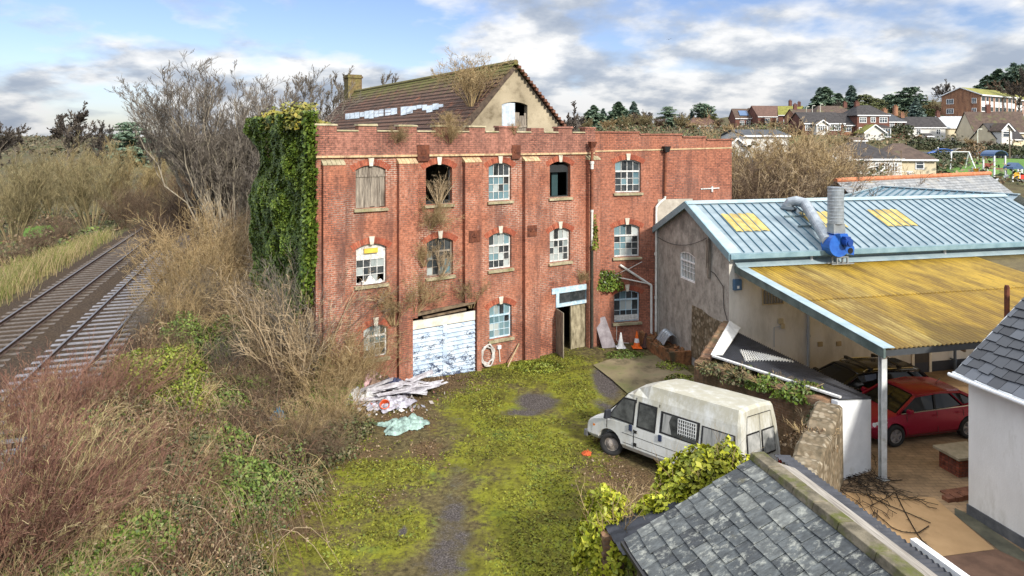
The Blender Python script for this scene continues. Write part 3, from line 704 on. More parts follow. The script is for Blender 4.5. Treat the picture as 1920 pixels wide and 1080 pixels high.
# ------------------------------------------------------------------ wing of the mill
wing = thing('brick_wing', 'lower red brick wing with stepped parapet, right of the rusty downpipe', 'brick building', (WF.o.x, WF.o.y, 0), WF.ang)
brick_w = m_brick('wing_brick', [(0.38, 0.135, 0.08), (0.22, 0.076, 0.05), (0.40, 0.158, 0.095)], [(0.07, 0.048, 0.04), (0.24, 0.17, 0.14)], ms=.012, dirt_lo=.50)
wo = {'w3': (1.06, 2.32, 6.90, 8.40), 'w2': (1.01, 2.26, 3.97, 5.46), 'w1': (1.01, 2.26, 1.00, 2.43)}
mb = MB()
wall_holes(mb, [(.02, -.5), (6.93, -.5), (6.93, 9.28), (5.6, 9.28), (5.6, 9.40), (4.37, 9.40), (4.37, 9.52), (2.24, 9.52), (2.24, 9.62), (.02, 9.62)], [arch_loop(*v, RISE) for v in wo.values()], 0.0, .25)
mb.build('front_wall', brick_w, wing)
mb = MB(); mb.add([(6.93, .0, -.5), (6.93, 9, -.5), (6.93, 9, 9.28), (6.93, .0, 9.28)], [(0, 1, 2, 3)]); mb.add([(.3, 9, -.5), (6.93, 9, -.5), (6.93, 9, 9.2), (.3, 9, 9.2)], [(0, 1, 2, 3)]); mb.build('side_wall', brick_w, wing)
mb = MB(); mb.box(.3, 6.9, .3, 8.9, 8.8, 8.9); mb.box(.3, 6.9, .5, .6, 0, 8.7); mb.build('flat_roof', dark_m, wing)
for a, b, z in ((.02, 2.26, 9.62), (2.27, 4.39, 9.52), (4.40, 5.62, 9.40), (5.63, 6.97, 9.28)):
    mb = MB(); x = a
    while x < b - .05:
        w_ = min(.24, b - x); mb.box(x, x + w_ - .01, -.06, .3, z + .003, z + .065 + random.Random(int(x*50)).uniform(-.01, .012)); x += w_
    mb.build('coping', m_two('red_coping_brick', (0.20, 0.075, 0.05), (0.34, 0.15, 0.10), 5, .9), wing)
mb = MB(); mb.hexa([(.02, -.03, 8.75), (6.95, -.03, 8.89), (6.95, -.002, 8.89), (.02, -.002, 8.75)], [(.02, -.03, 8.81), (6.95, -.03, 8.95), (6.95, -.002, 8.95), (.02, -.002, 8.81)]); mb.build('string_course', cream_m, wing)
w = sash(wing, wo['w3'], [gl_blue, gl_dark], white_w, seed=15, weights=(.5, .5), casement=True); dress(w, wo['w3'])
w = sash(wing, wo['w2'], [gl_pale, gl_dark, gl_blue], white_w, seed=22, weights=(.45, .4, .15)); dress(w, wo['w2'])
o_ = wo['w1']; w = sash(wing, o_, [gl_dark, gl_pale, gl_blue], blue_w, cols=4, rows=2, seed=31, weights=(.5, .4, .1), split=.30); dress(w, o_)
mb = MB(); mb.box(o_[0] + .055, o_[1] - .055, .11, .125, o_[2] + .055, o_[2] + .30); mb.build('lower_board', white_w, w)
mb = MB(); mb.box(3.15, 4.9, -.012, -.004, 5.2, 6.55); mb.build('render_patch', m_two('pale_render', (0.32, 0.28, 0.23), (0.48, 0.43, 0.36), 3, .9), wing)
mb = MB(); mb.bar((5.3, -.05, 7.0), (6.25, -.05, 7.03), .04, .05); mb.box(5.85, 5.93, -.06, -.002, 6.85, 7.12); mb.build('bracket', white_w, wing)

# ------------------------------------------------------------------ gabled building behind
barn = thing('gabled_barn', 'steep gabled building with brown pantile roof and cream gable behind the battlements', 'barn', MF.w(0, 0, 0), MF.ang)
BU, BZ, BS, BV0, BV1, BHW = 0.10, 12.99, 1.03, 4.0, 27.9, 4.4
render_c = m_two('stained_cream_render', (0.30, 0.25, 0.17), (0.48, 0.41, 0.29), 1.6, .9, c3=(0.15, 0.12, 0.075), scale3=.8, lo3=.48, hi3=.68, bump=.3)
gz0, gz1 = 9.35, 11.15
gu0, gu1 = MF.u(941, BV0), MF.u(989, BV0)
mb = MB(); wall_holes(mb, [(BU - BHW, 0), (BU + BHW, 0), (BU + BHW, BZ - BHW * BS), (BU, BZ - .02), (BU - BHW, BZ - BHW * BS)], [arch_loop(gu0, gu1, gz0, gz1, .14)], BV0, .3)
mb.build('gable_wall', render_c, barn)
mb = MB(); mb.add([(BU - BHW, BV1, 0), (BU + BHW, BV1, 0), (BU + BHW, BV1, BZ - BHW * BS), (BU, BV1, BZ - .05), (BU - BHW, BV1, BZ - BHW * BS)], [(0, 1, 2, 3, 4)])
mb.box(BU - BHW, BU + BHW, BV0 + 1.2, BV0 + 1.3, 0, 9.2)
for sx in (-1, 1): mb.add([(BU + sx * BHW, BV0, 0), (BU + sx * BHW, BV1, 0), (BU + sx * BHW, BV1, BZ - BHW * BS), (BU + sx * BHW, BV0, BZ - BHW * BS)], [(0, 1, 2, 3)])
mb.build('side_wall', render_c, barn)
# roof: courses of pantiles as real steps
s = NT('mossy_pantiles'); o3 = s.sepx(s.coord('Object'))
cb = s.n('ShaderNodeCombineXYZ'); s.L(o3[1], cb.inputs[0]); s.L(o3[2], cb.inputs[1])
b = s.n('ShaderNodeTexBrick'); s.L(cb.outputs[0], b.inputs['Vector']); b.offset = 0.0
for k_, v_ in (('Scale', 1), ('Brick Width', .30), ('Row Height', .235), ('Mortar Size', .022), ('Bias', -.2)): b.inputs[k_].default_value = v_
b.inputs['Color1'].default_value = (0.15, 0.085, 0.06, 1); b.inputs['Color2'].default_value = (0.10, 0.058, 0.043, 1); b.inputs['Mortar'].default_value = (0.03, 0.02, 0.016, 1)
nv = s.coord('Object')
c = s.mix(s.ramp(s.noise(nv, 0.5, 7, .7), [(.5, 0), (.68, .9)]), b.outputs[0], (0.055, 0.042, 0.034))
c = s.mix(s.ramp(s.noise(s.coord('Object', (1, .7, 1), (4, 1, 2)), .8, 7, .7), [(.60, 0), (.68, .8)]), c, (0.26, 0.10, 0.055))
up_ = s.math('SUBTRACT', o3[2], 11.55); mo = s.math('ADD', s.math('MULTIPLY', up_, .26), s.noise(nv, 1.4, 8, .75))
c = s.mix(s.ramp(mo, [(.62, 0), (.86, .85)]), c, (0.125, 0.125, 0.035))
tile_m = s.out(c, .9, 0, .2); s.bump(b.outputs['Fac'], -.8, .03)
mb = MB(); nrow = 22
for sx in (-1, 1):
    for i in range(nrow):
        t0 = (BHW + .15) * i / nrow; t1 = (BHW + .15) * (i + 1) / nrow + .03
        za, zb = BZ + .08 - t0 * BS, BZ + .08 - t1 * BS + .0
        v0, v1 = BV0 - .28 + .06 * math.sin(i * 2.3), BV1 + .2
        mb.hexa([(BU + sx*t0, v0, za - .05), (BU + sx*t1, v0, zb + .01), (BU + sx*t1, v1, zb + .01), (BU + sx*t0, v1, za - .05)], [(BU + sx*t0, v0, za), (BU + sx*t1, v0, zb + .05), (BU + sx*t1, v1, zb + .05), (BU + sx*t0, v1, za)])
roof = mb.build('roof', tile_m, barn)
mb = MB(); v = BV0 - .28
while v < BV1: mb.tube([(BU, v, BZ + .07), (BU, v + .43, BZ + .075)], .13, 8); v += .45
mb.build('ridge_tiles', m_two('mossy_ridge', (0.10, 0.085, 0.035), (0.17, 0.15, 0.05), 4, .9, c3=(0.22, 0.11, 0.06), scale3=.7, lo3=.58, hi3=.66), roof)
mb = MB(); u0 = BU - BHW
vch, _z = MF.vz(662, 170, BU)
mb.box(BU - .55, BU + .55, vch - .5, vch + .5, BZ - .8, BZ + 1.15); mb.box(BU - .62, BU + .62, vch - .57, vch + .57, BZ + 1.153, BZ + 1.30); mb.box(BU - .55, BU + .55, vch - .5, vch + .5, BZ + 1.303, BZ + 1.42)
mb.build('chimney', m_brick('yellow_brick', [(0.24, 0.17, 0.065), (0.15, 0.11, 0.05), (0.16, 0.15, 0.05)], [(0.07, 0.06, 0.04), (0.2, 0.17, 0.1)]), roof)
dk = m_two('rotten_bargeboard', (0.035, 0.025, 0.02), (0.12, 0.085, 0.06), 5, .9)
mb = MB(); mb.bar((BU - .1, BV0 - .2, BZ - .22), (BU - BHW - .1, BV0 - .2, BZ - .30 - BHW * BS), .07, .26); mb.bar((BU - .9, BV0 - .12, BZ - 1.2), (BU - BHW, BV0 - .10, BZ - .52 - BHW * BS), .10, .16); mb.build('bargeboard', dk, roof)
mb = MB()
for i in range(26):
    t = .1 + i * .17; mb.box(BU + t, BU + t + .155, BV0 - .34, BV0 - .2, BZ - .02 - t * BS - .10, BZ - .02 - t * BS + .03)
mb.build('verge_tiles', m_two('verge_tile', (0.09, 0.05, 0.035), (0.24, 0.10, 0.06), 5, .9), roof)
# grey sheets let into the tiles
def slope_pt(px, py):
    a, bz = (px - CXP) / FPX, (HYP - py) / FPX
    # z = BZ + .1 - BS * (BU - u), u = X*d.x + (Y)*d.y - o.d
    od = MF.o.x * MF.d.x + MF.o.y * MF.d.y; ku = a * MF.d.x + MF.d.y
    t = (BZ + .10 - BS * (BU + od) - CAM_H) / (bz - BS * ku)
    P = Vector((a * t, t, CAM_H + bz * t)); return MF.loc(P)
sheet_m = m_two('grey_blue_sheeting', (0.34, 0.40, 0.45), (0.60, 0.65, 0.69), 3, .5, c3=(0.22, 0.23, 0.24), scale3=2)
mb = MB(); rr = random.Random(11)
for (xa, xb, ta, tb, ba, bb) in ((648, 720, 214, 205.5, 224, 218), (722, 746, 205, 203, 219, 214), (752, 775, 201, 199, 216, 212), (762, 832, 200, 194, 209, 201), (800, 824, 199, 195, 210, 206)):
    n = max(2, int((xb - xa) / 9))
    for i in range(n):
        f0, f1 = i / n, (i + .94) / n
        tj = rr.uniform(-.6, .6); bj = rr.uniform(-2.5, 3)
        q = [slope_pt(xa + (xb - xa) * f0, ba + (bb - ba) * f0 + bj), slope_pt(xa + (xb - xa) * f1, ba + (bb - ba) * f1 + bj), slope_pt(xa + (xb - xa) * f1, ta + (tb - ta) * f1 + tj), slope_pt(xa + (xb - xa) * f0, ta + (tb - ta) * f0 + tj)]
        d = rr.uniform(.015, .04); off = Vector((-.7, 0, .7)) * d
        mb.add([p + off for p in q], [(0, 1, 2, 3)])
mb.build('patch_sheeting', sheet_m, roof)
# gable opening: corrugated half and broken boards
mid = gu0 + (gu1 - gu0) * .52
mb = MB(); n = 24
mb.grid(lambda a, b: (gu0 + .01 + (mid - gu0) * a, BV0 + .05 + .018 * math.sin(a * 9 * 2 * math.pi), gz0 + b * (gz1 - .05 - gz0)), 54, 1); mb.build('corrugated_shutter', m_two('galvanised_sheet', (0.40, 0.46, 0.52), (0.62, 0.67, 0.72), 4, .45), barn)
mb = MB(); rr = random.Random(2)
for i in range(5):
    a = mid + .02 + (gu1 - mid - .03) * i / 5; mb.box(a, a + (gu1 - mid) / 5 - .015, BV0 + .07, BV0 + .10, gz0 - .1, gz0 + 1.22 + rr.uniform(-.1, .08))
mb.bar((mid, BV0 + .05, gz0 + .55), (gu1 - .02, BV0 + .05, gz0 + .62), .05, .09); mb.build('broken_shutter', grey_wood, barn)

# ------------------------------------------------------------------ workshop with blue sheet roof
shop = thing('workshop', 'low workshop with blue sheet metal roof, grey gable and white front wall', 'workshop', (WS.o.x, WS.o.y, 0), WS.ang)
s = NT('streaked_grey_render'); nv = s.coord('Object', (1, 1, .7))
c = s.ramp(s.noise(nv, 2.6, 10, .75), [(.34, (0.17, 0.155, 0.14)), (.5, (0.33, 0.305, 0.27)), (.66, (0.46, 0.43, 0.385))])
o3 = s.sepx(s.coord('Object'))
c = s.mix(s.ramp(s.math('ADD', s.noise(s.coord('Object'), 1.3, 8, .7), s.math('MULTIPLY', s.math('SUBTRACT', o3[2], 4.6), .13)), [(.52, 0), (.76, .75)]), c, (0.115, 0.108, 0.098))
gable_m = s.out(c, .95, 0, .15); s.bump(s.noise(s.coord(), 14, 6, .7), .4, .02)
s = NT('roughcast_white'); nv = s.coord()
c = s.ramp(s.noise(s.coord('Object', (1, 1, .4)), .9, 8, .7), [(.34, (0.46, 0.43, 0.37)), (.56, (0.66, 0.63, 0.57))])
c = s.mix(s.ramp(s.noise(s.coord('Object', (2, 2, .25), (3, 1, 0)), 1.4, 8, .75), [(.60, 0), (.76, .6)]), c, (0.32, 0.27, 0.19))
white_r = s.out(c, .9, 0, .2); s.bump(s.noise(nv, 22, 5, .7), .6, .02)
GW, EZ, RZ = 6.16, 5.23, 6.66
mb = MB()
win = arch_loop(WS.vz(1303, 515)[0], WS.vz(1275, 515)[0], 3.42, 4.62, .13)
hole = [(-x, z) for x, z in win][::-1]
wall_holes(mb, [(-GW, -.3), (0, -.3), (0, EZ), (-GW / 2, RZ - .02), (-GW, EZ)], [hole], 0, .12)
gv = mb.build('gable_wall', gable_m, shop); gv.rotation_euler = (0, 0, R_(-90))
v0, v1 = win[0][0], win[1][0]
mb = MB(); mb.add([(.10, v0, 3.42), (.10, v1, 3.42), (.10, v1, 4.6), (.10, v0, 4.6)], [(0, 1, 2, 3)]); w = mb.build('window', gl_pale, shop)
mb = MB(); upvc = m_plain('white_window_paint', (0.74, 0.75, 0.75), .4)
t = .06
li = arch_loop(v0 + t, v1 - t, 3.42 + t, 4.62 - t, .11); lo = arch_loop(v0, v1, 3.42, 4.62, .13); n = len(lo)
mb.add([(.03, y, z) for y, z in lo] + [(.03, y, z) for y, z in li] + [(.09, y, z) for y, z in li], [(i, (i+1) % n, n + (i+1) % n, n + i) for i in range(n)] + [(n+i, n+(i+1) % n, 2*n+(i+1) % n, 2*n+i) for i in range(n)])
mb.box(.03, .08, v0 + t, v1 - t, 4.18, 4.24)
for i in range(1, 5): y = v0 + (v1 - v0) * i / 5; mb.box(.05, .07, y - .012, y + .012, 3.48, 4.6)
for z in (3.8, 4.0): mb.box(.052, .068, v0 + t, v1 - t, z - .01, z + .01)
mb.build('frame', upvc, w)
# rubble showing where the render has fallen
s = NT('rubble_stone'); vv = s.coord('Object'); vo = s.n('ShaderNodeTexVoronoi'); vo.inputs['Scale'].default_value = 6.5; s.L(vv, vo.inputs['Vector'])
vg = s.n('ShaderNodeRGBToBW'); s.L(vo.outputs['Color'], vg.inputs[0])
c = s.mix(s.ramp(vo.outputs['Distance'], [(.38, 0), (.6, 1)]), s.ramp(vg.outputs[0], [(.2, (0.10, 0.075, 0.05)), (.5, (0.22, 0.17, 0.115)), (.8, (0.36, 0.32, 0.25))]), (0.08, 0.065, 0.045))
c = s.mix(.45, c, s.ramp(s.noise(vv, 3, 8, .7), [(.35, (0.06, 0.05, 0.03)), (.52, (0.19, 0.145, 0.09)), (.68, (0.33, 0.28, 0.20))]))
rubble_m = s.out(c, .95, 0, .15); s.bump(vo.outputs['Distance'], -1.0, .08)
pts = [WS.vz(*q) for q in ((1300, 690), (1299, 572), (1316, 580), (1330, 592), (1345, 600), (1362, 606), (1362, 640), (1330, 690))]
pts = [(v, z) for v, z in pts]; pts[0] = (pts[1][0] + .1, .4); pts[-1] = (.02, .4)
mb = MB(); mb.prism(pts, 0, -.035, -.004); mb.build('exposed_rubble', rubble_m, shop)
mb = MB()
mb.box(.002, 16, 0, .2, -.2, EZ - .06); mb.box(0, 16, GW - .2, GW, -.2, EZ - .06); fw = mb.build('front_wall', white_r, shop)
mb = MB(); mb.box(5.5, 16, -.025, -.002, 0, .42); mb.build('dark_plinth', m_plain('black_plinth_paint', (0.035, 0.037, 0.045), .6), shop)
s = NT('blue_sheet_roof'); nv = s.coord()
c = s.ramp(s.noise(s.coord('Object', (.5, 1.2, 1.2)), 1.5, 7, .65), [(.35, (0.15, 0.205, 0.24)), (.6, (0.235, 0.295, 0.325))])
c = s.mix(s.ramp(s.noise(nv, 5, 8, .75), [(.62, 0), (.72, .5)]), c, (0.40, 0.45, 0.46))
roof_b = s.out(c, .42, 0.1, .5)
rib_m = m_plain('blue_roof_rib', (0.055, 0.125, 0.175), .5); trim_m = m_two('blue_trim', (0.13, 0.22, 0.26), (0.22, 0.33, 0.37), 2, .5)
fl_m = m_two('pale_blue_flashing', (0.23, 0.31, 0.345), (0.33, 0.41, 0.44), 2, .5)
X0, X1 = -.16, 16.2; YE = -.28
def rz(y): return RZ - abs(y - GW / 2) * (RZ - EZ) / (GW / 2)
mb = MB()
for ya, yb in ((YE, GW / 2), (GW / 2, GW + .28)):
    mb.hexa([(X0, ya, rz(ya) - .03), (X1, ya, rz(ya) - .03), (X1, yb, rz(yb) - .03), (X0, yb, rz(yb) - .03)], [(X0, ya, rz(ya) + .03), (X1, ya, rz(ya) + .03), (X1, yb, rz(yb) + .03), (X0, yb, rz(yb) + .03)])
rf = mb.build('roof', roof_b, shop)
mb = MB(); x = .45
while x < X1:
    for ya, yb in ((YE + .02, GW / 2 - .16), (GW / 2 + .16, GW + .26)):
        mb.hexa([(x, ya, rz(ya) + .032), (x + .045, ya, rz(ya) + .032), (x + .045, yb, rz(yb) + .032), (x, yb, rz(yb) + .032)], [(x + .008, ya, rz(ya) + .075), (x + .037, ya, rz(ya) + .075), (x + .037, yb, rz(yb) + .075), (x + .008, yb, rz(yb) + .075)])
    x += .385
mb.build('rib', rib_m, rf)['kind'] = 'stuff'
mb = MB(); mb.hexa([(X0, GW/2 - .2, rz(GW/2 - .2) + .078), (X1, GW/2 - .2, rz(GW/2 - .2) + .078), (X1, GW/2, RZ + .08), (X0, GW/2, RZ + .08)], [(X0, GW/2 - .2, rz(GW/2 - .2) + .09), (X1, GW/2 - .2, rz(GW/2 - .2) + .09), (X1, GW/2, RZ + .11), (X0, GW/2, RZ + .11)])
mb.hexa([(X0, GW/2, RZ + .08), (X1, GW/2, RZ + .08), (X1, GW/2 + .2, rz(GW/2 + .2) + .078), (X0, GW/2 + .2, rz(GW/2 + .2) + .078)], [(X0, GW/2, RZ + .11), (X1, GW/2, RZ + .11), (X1, GW/2 + .2, rz(GW/2 + .2) + .09), (X0, GW/2 + .2, rz(GW/2 + .2) + .09)])
mb.build('ridge_cap', fl_m, rf)
mb = MB()
for ya, yb in ((YE - .06, GW / 2), (GW / 2 + .001, GW + .34)):
    mb.hexa([(X0 - .05, ya, rz(ya) - .20), (X0 - .003, ya, rz(ya) - .20), (X0 - .003, yb, rz(yb) - .20), (X0 - .05, yb, rz(yb) - .20)], [(X0 - .05, ya, rz(ya) + .09), (X0 - .003, ya, rz(ya) + .09), (X0 - .003, yb, rz(yb) + .09), (X0 - .05, yb, rz(yb) + .09)])
mb.box(X0, X1, YE - .14, YE - .004, rz(YE) - .16, rz(YE) + .02)
mb.build('roof_trim', trim_m, rf)
mb = MB()
for ya, yb in ((YE, GW/2),): mb.hexa([(X0, ya, rz(ya) + .034), (X0 + .5, ya, rz(ya) + .034), (X0 + .35, yb, rz(yb) + .034), (X0, yb, rz(yb) + .034)], [(X0, ya, rz(ya) + .045), (X0 + .5, ya, rz(ya) + .045), (X0 + .35, yb, rz(yb) + .045), (X0, yb, rz(yb) + .045)])
mb.build('verge_flashing', fl_m, rf)
def roof_pt(px, py):
    a, bz = (px - CXP) / FPX, (HYP - py) / FPX
    # z = EZ + y*k with y = (P-o).n
    k = (RZ - EZ) / (GW / 2); on = WS.o.x * WS.n.x + WS.o.y * WS.n.y; kn = a * WS.n.x + WS.n.y
    t = (EZ - k * on - CAM_H) / (bz - k * kn); return WS.loc(Vector((a * t, t, CAM_H + bz * t)))
yel_m = m_two('yellowed_rooflight', (0.34, 0.25, 0.05), (0.50, 0.39, 0.13), 4, .45, c3=(0.22, 0.15, 0.045), scale3=1.5)
for quad in (((1386, 437), (1438, 435), (1408, 402.5), (1365, 404)), ((1545, 428), (1582, 431), (1545, 399), (1508, 401)), ((1673, 427), (1719, 425), (1673, 394.5), (1635, 396.5))):
    q = [roof_pt(*p) for p in quad]
    x0 = sum(p.x for p in q) / 4 - .78; x1 = x0 + 1.5; y0 = (q[0].y + q[1].y) / 2; y1 = (q[2].y + q[3].y) / 2
    mb = MB(); nw = 24
    mb.grid(lambda a, b: (x0 + (x1 - x0) * a, y0 + (y1 - y0) * b, rz(y0 + (y1 - y0) * b) + .065 + .018 * math.sin(a * 8 * math.pi)), 48, 1); mb.build('rooflight', yel_m, rf)
# items on the front wall
def on_front(px, py, y=0.0): return WS.uz(px, py, y)
pipe_g = m_plain('grey_plastic_pipe', (0.36, 0.39, 0.42), .45); pipe_w = m_two('white_plastic_pipe', (0.50, 0.49, 0.44), (0.70, 0.69, 0.65), 3, .45)
def vpipe(name, label, u, y, z0, z1, r, mat, fr, extra=None, group=None, cat='downpipe'):
    th = thing(name, label, cat, fr.w(u, y, 0), fr.ang, group)
    mb = MB(); mb.tube([(0, 0, z0), (0, 0, z1)], r, 10); mb.build('pipe', mat, th, smooth=False)
    mb = MB()
    for z in ([z0 + (z1 - z0) * k for k in (.12, .5, .9)] if z1 - z0 > 2 else [z1 - .12]): mb.tube([(0, 0, z - .04), (0, 0, z + .04)], r * 1.3, 10); mb.box(-.03, .03, r, abs(y) + .001 if y < 0 else r + .05, z - .02, z + .02)
    mb.build('bracket', mat, th)
    return th
u, z = on_front(1513, 640); vpipe('downpipe', 'grey downpipe on the white workshop wall below the canopy', u, -.09, .1, 3.6, .06, pipe_g, WS)
u, _ = on_front(1518, 485); vpipe('downpipe', 'short grey downpipe stub nearest the grey gable, above the canopy', u, -.1, 4.62, 5.05, .06, pipe_g, WS)
u, _ = on_front(1767, 470); vpipe('downpipe', 'short grey downpipe stub right of the blue fan, above the canopy', u, -.1, 4.62, 5.05, .06, pipe_g, WS)
vpipe('downpipe', 'blue grey downpipe behind the black estate car', 9.9, -.22, .02, 3.9, .055, m_plain('blue_grey_paint', (0.10, 0.13, 0.17), .5), WS)
th = thing('meter_box', 'blue electricity box on white wall under the end of the canopy', 'meter box', WS.w(*((on_front(1380, 533)[0]), 0), on_front(1380, 533)[1]), WS.ang)
mb = MB(); mb.box(-.15, .17, -.14, -.002, -.20, .20); mb.build('casing', m_plain('blue_box_paint', (0.06, 0.12, 0.20), .5), th, bevel=.015)
mb = MB(); mb.box(-.04, .05, -.148, -.141, -.13, -.03); mb.build('notice', upvc, th)
u, z = on_front(1463, 607)
th = thing('junction_box', 'cream junction boxes joined by a conduit on the white workshop wall', 'junction box', WS.w(u, 0, z), WS.ang)
mb = MB(); mb.box(-.11, .09, -.07, -.002, .02, .2); mb.box(-.02, .14, -.08, -.002, -.17, .0); mb.build('box', m_plain('cream_plastic', (0.50, 0.42, 0.27), .5), th)
mb = MB(); mb.tube([(-.02, -.03, -.09), (-.28, -.03, -.11), (-.28, -.03, -.85)], .014, 6); mb.build('conduit', pipe_g, th)
for px, py, l in ((1537, 645, 'left of the two cream vent covers on the white workshop wall'), (1572, 644, 'right of the two cream vent covers on the white workshop wall')):
    u, z = on_front(px, py); mb = MB(); mb.box(-.1, .1, -.05, -.002, -.09, .09); mb.box(-.07, .07, -.06, -.051, -.06, -.045); mb.box(-.07, .07, -.06, -.051, .03, .045); o = mb.build('vent_cover', m_plain('tan_plastic', (0.40, 0.31, 0.17), .6)); o.location = WS.w(u, 0, z); o.rotation_euler = (0, 0, WS.ang); tag(o, l, 'vent', 'vent covers on the workshop wall')
u, z = on_front(1447, 556)
w = MB().box(u - .38, u + .45, -.014, -.006, z - .26, z + .26).build('window', gl_dark, shop)
mb = MB()
for a, b, c_, d in ((-.42, .49, -.30, -.262), (-.42, .49, .262, .30), (-.42, -.382, -.26, .26), (.452, .49, -.26, .26)): mb.box(u + a, u + b, -.04, -.004, z + c_, z + d)
for i in range(6): mb.box(u - .28 + i * .12, u - .268 + i * .12, -.035, -.02, z - .26, z + .26)
mb.build('barred_frame', m_plain('cream_frame', (0.42, 0.35, 0.22), .6), w)
ud, zd = on_front(1727, 690)
w = MB().box(ud - .35, ud + .35, -.02, -.008, .05, 2.1).build('door', m_plain('dark_brown_door', (0.05, 0.04, 0.03), .5), shop)
mb = MB(); mb.box(ud - .47, ud - .352, -.05, -.003, .02, 2.2); mb.box(ud + .352, ud + .47, -.05, -.003, .02, 2.2); mb.box(ud - .47, ud + .47, -.05, -.003, 2.203, 2.32); mb.build('door_frame', m_plain('cream_gloss', (0.66, 0.60, 0.48), .4), w)
w = MB().box(ud - 1.75, ud - .75, -.015, -.006, 1.2, 2.2).build('window', gl_dark, shop)
mb = MB(); mb.box(ud - 1.82, ud - 1.752, -.04, -.003, 1.13, 2.27); mb.box(ud - .748, ud - .68, -.04, -.003, 1.13, 2.27); mb.box(ud - 1.75, ud - .75, -.06, -.003, 1.08, 1.13); mb.build('frame', m_plain('cream_gloss2', (0.62, 0.58, 0.48), .4), w)
# cable pole on the gable
v, z = WS.vz(1332, 455)
th = thing('cable_bracket', 'wooden cable bracket with black wires on grey gable', 'cable bracket', WS.w(0, v, 0), WS.ang)
mb = MB(); mb.box(-.12, -.03, -.06, .06, 3.9, 5.75); mb.box(-.16, -.121, -.10, -.02, 4.5, 5.3); mb.box(-.15, -.121, .03, .09, 4.3, 5.4); mb.build('post', grey_wood, th)
mb = MB(); blk = m_plain('black_cable', (0.012, 0.012, 0.013), .5)
def sag(p, q, d, n=10): return [tuple(p[i] + (q[i] - p[i]) * k / n - (d * 4 * (k / n) * (1 - k / n) if i == 2 else 0) for i in range(3)) for k in range(n + 1)]
mb.tube(sag((-.06, .05, 5.5), (-.05, GW - v - .2, 4.85), .35), .012, 5); mb.tube([(-.04, -.1, 4.2), (-.05, -v * .3, 4.15), (-.05, -v * .75, 3.8), (-.05, -v * .8, 3.0), (-.04, -v * .95, 2.6)], .014, 5); mb.tube(sag((-.06, .0, 5.2), (-.05, .12, 4.3), .3), .012, 5); mb.tube(sag((-.06, .06, 5.3), (-.05, .25, 4.35), .4), .012, 5)
mb.build('cable', blk, th)
# extraction fan, duct and stack
fan = thing('extraction_fan', 'bright blue extraction fan with spiral duct and grey stack on workshop eave', 'fan', (0, 0, 0), 0)
fu, fz = on_front(1566, 455, -.55); fan.location = WS.w(fu, -.55, fz); fan.rotation_euler = (0, 0, WS.ang)
blue_f = m_two('blue_fan_paint', (0.015, 0.08, 0.36), (0.03, 0.14, 0.50), 3, .35)
galv = m_two('galvanised_duct', (0.22, 0.25, 0.28), (0.36, 0.395, 0.425), 4, .35, metal=.35)
mb = MB()
prof = [(.44 * math.cos(g), .44 * math.sin(g) - .06) for g in np.linspace(math.pi * .5, math.pi * 1.75, 14)] + [(.62, -.46), (.64, -.16), (.46, .05), (.34, .36), (-.24, .36)]
mb.prism(prof, 1, -.24, .24); mb.build('casing', blue_f, fan)
mb = MB(); mb.tube([(.22, -.24, .06), (.22, -.50, .06)], .16, 14); mb.tube([(.22, -.50, .06), (.22, -.55, .06)], .11, 14); mb.box(.1, .32, -.44, -.26, .18, .27); mb.build('motor', m_plain('dark_blue_motor', (0.01, 0.05, 0.24), .4), fan)
mb = MB(); mb.tube([(.46, -.242, -.28), (.46, -.26, -.28)], .11, 14); mb.build('port', dark_m, fan)
mb = MB(); mb.hexa([(-.20, -.18, .362), (.30, -.18, .362), (.30, .18, .362), (-.20, .18, .362)], [(-.22, -.2, .72), (.26, -.2, .72), (.26, .2, .72), (-.22, .2, .72)]); mb.build('transition', galv, fan)
mb = MB(); zz_ = .725; pr = []
while zz_ < 2.0: pr += [(.285, zz_), (.285, zz_ + .09), (.293, zz_ + .10), (.293, zz_ + .115)]; zz_ += .125
mb.lathe(pr, 24, (.02, 0, 0)); mb.build('stack', galv, fan)
p_in = roof_pt(1477, 392); pin = Vector((p_in.x - fu, p_in.y + .55, p_in.z - fz))
pts = [pin + Vector((0, 0, -.1)), pin + Vector((0, 0, .16)), pin + Vector((.07, -.07, .30)), pin + Vector((.22, -.24, .36)), pin + Vector((.45, -.50, .28))]
end = Vector((-.30, .02, .06)); st = pts[-1]
pts += [st.lerp(end, k / 40) for k in range(1, 41)]
mb = MB(); rr_ = [.21] * 5 + [.21 + (.012 if k % 3 == 0 else 0) for k in range(1, 41)]
mb.tube(pts, rr_, 18); mb.build('duct', galv, fan, smooth=False)
mb = MB(); mb.lathe([(.36, .0), (.36, .05), (.24, .12)], 20, tuple(pin + Vector((0, 0, .0)))); mb.build('roof_collar', m_plain('dark_flashing', (0.06, 0.08, 0.10), .6), fan)
mb = MB(); zc = 4.66 - fz
for x in (-.05, .40): mb.box(x, x + .05, -.16, -.10, zc, -.52); mb.box(x, x + .05, .10, .16, zc, -.52)
mb.box(-.25, .7, -.16, -.10, zc - .03, zc); mb.box(-.25, .7, .10, .16, zc - .03, zc); mb.box(-.05, .45, -.15, .15, -.545, -.505)
mb.build('stand', m_plain('stand_steel', (0.25, 0.27, 0.28), .5, .3), fan)
mb = MB()
for t_ in (.30, .62):
    q = roof_pt(1477 + (1560 - 1477) * t_ , 392 + (450 - 392) * t_); q = Vector((q.x - fu, q.y + .55, q.z - fz)); mb.bar(q + Vector((-.75, .05, .1)), q + Vector((.25, .05, .1)), .05, .05); mb.bar(q + Vector((.1, .05, .1)), q + Vector((.16, .05, .45)), .03, .03)
mb.build('duct_support', m_plain('support_steel', (0.12, 0.17, 0.19), .5, .3), fan)

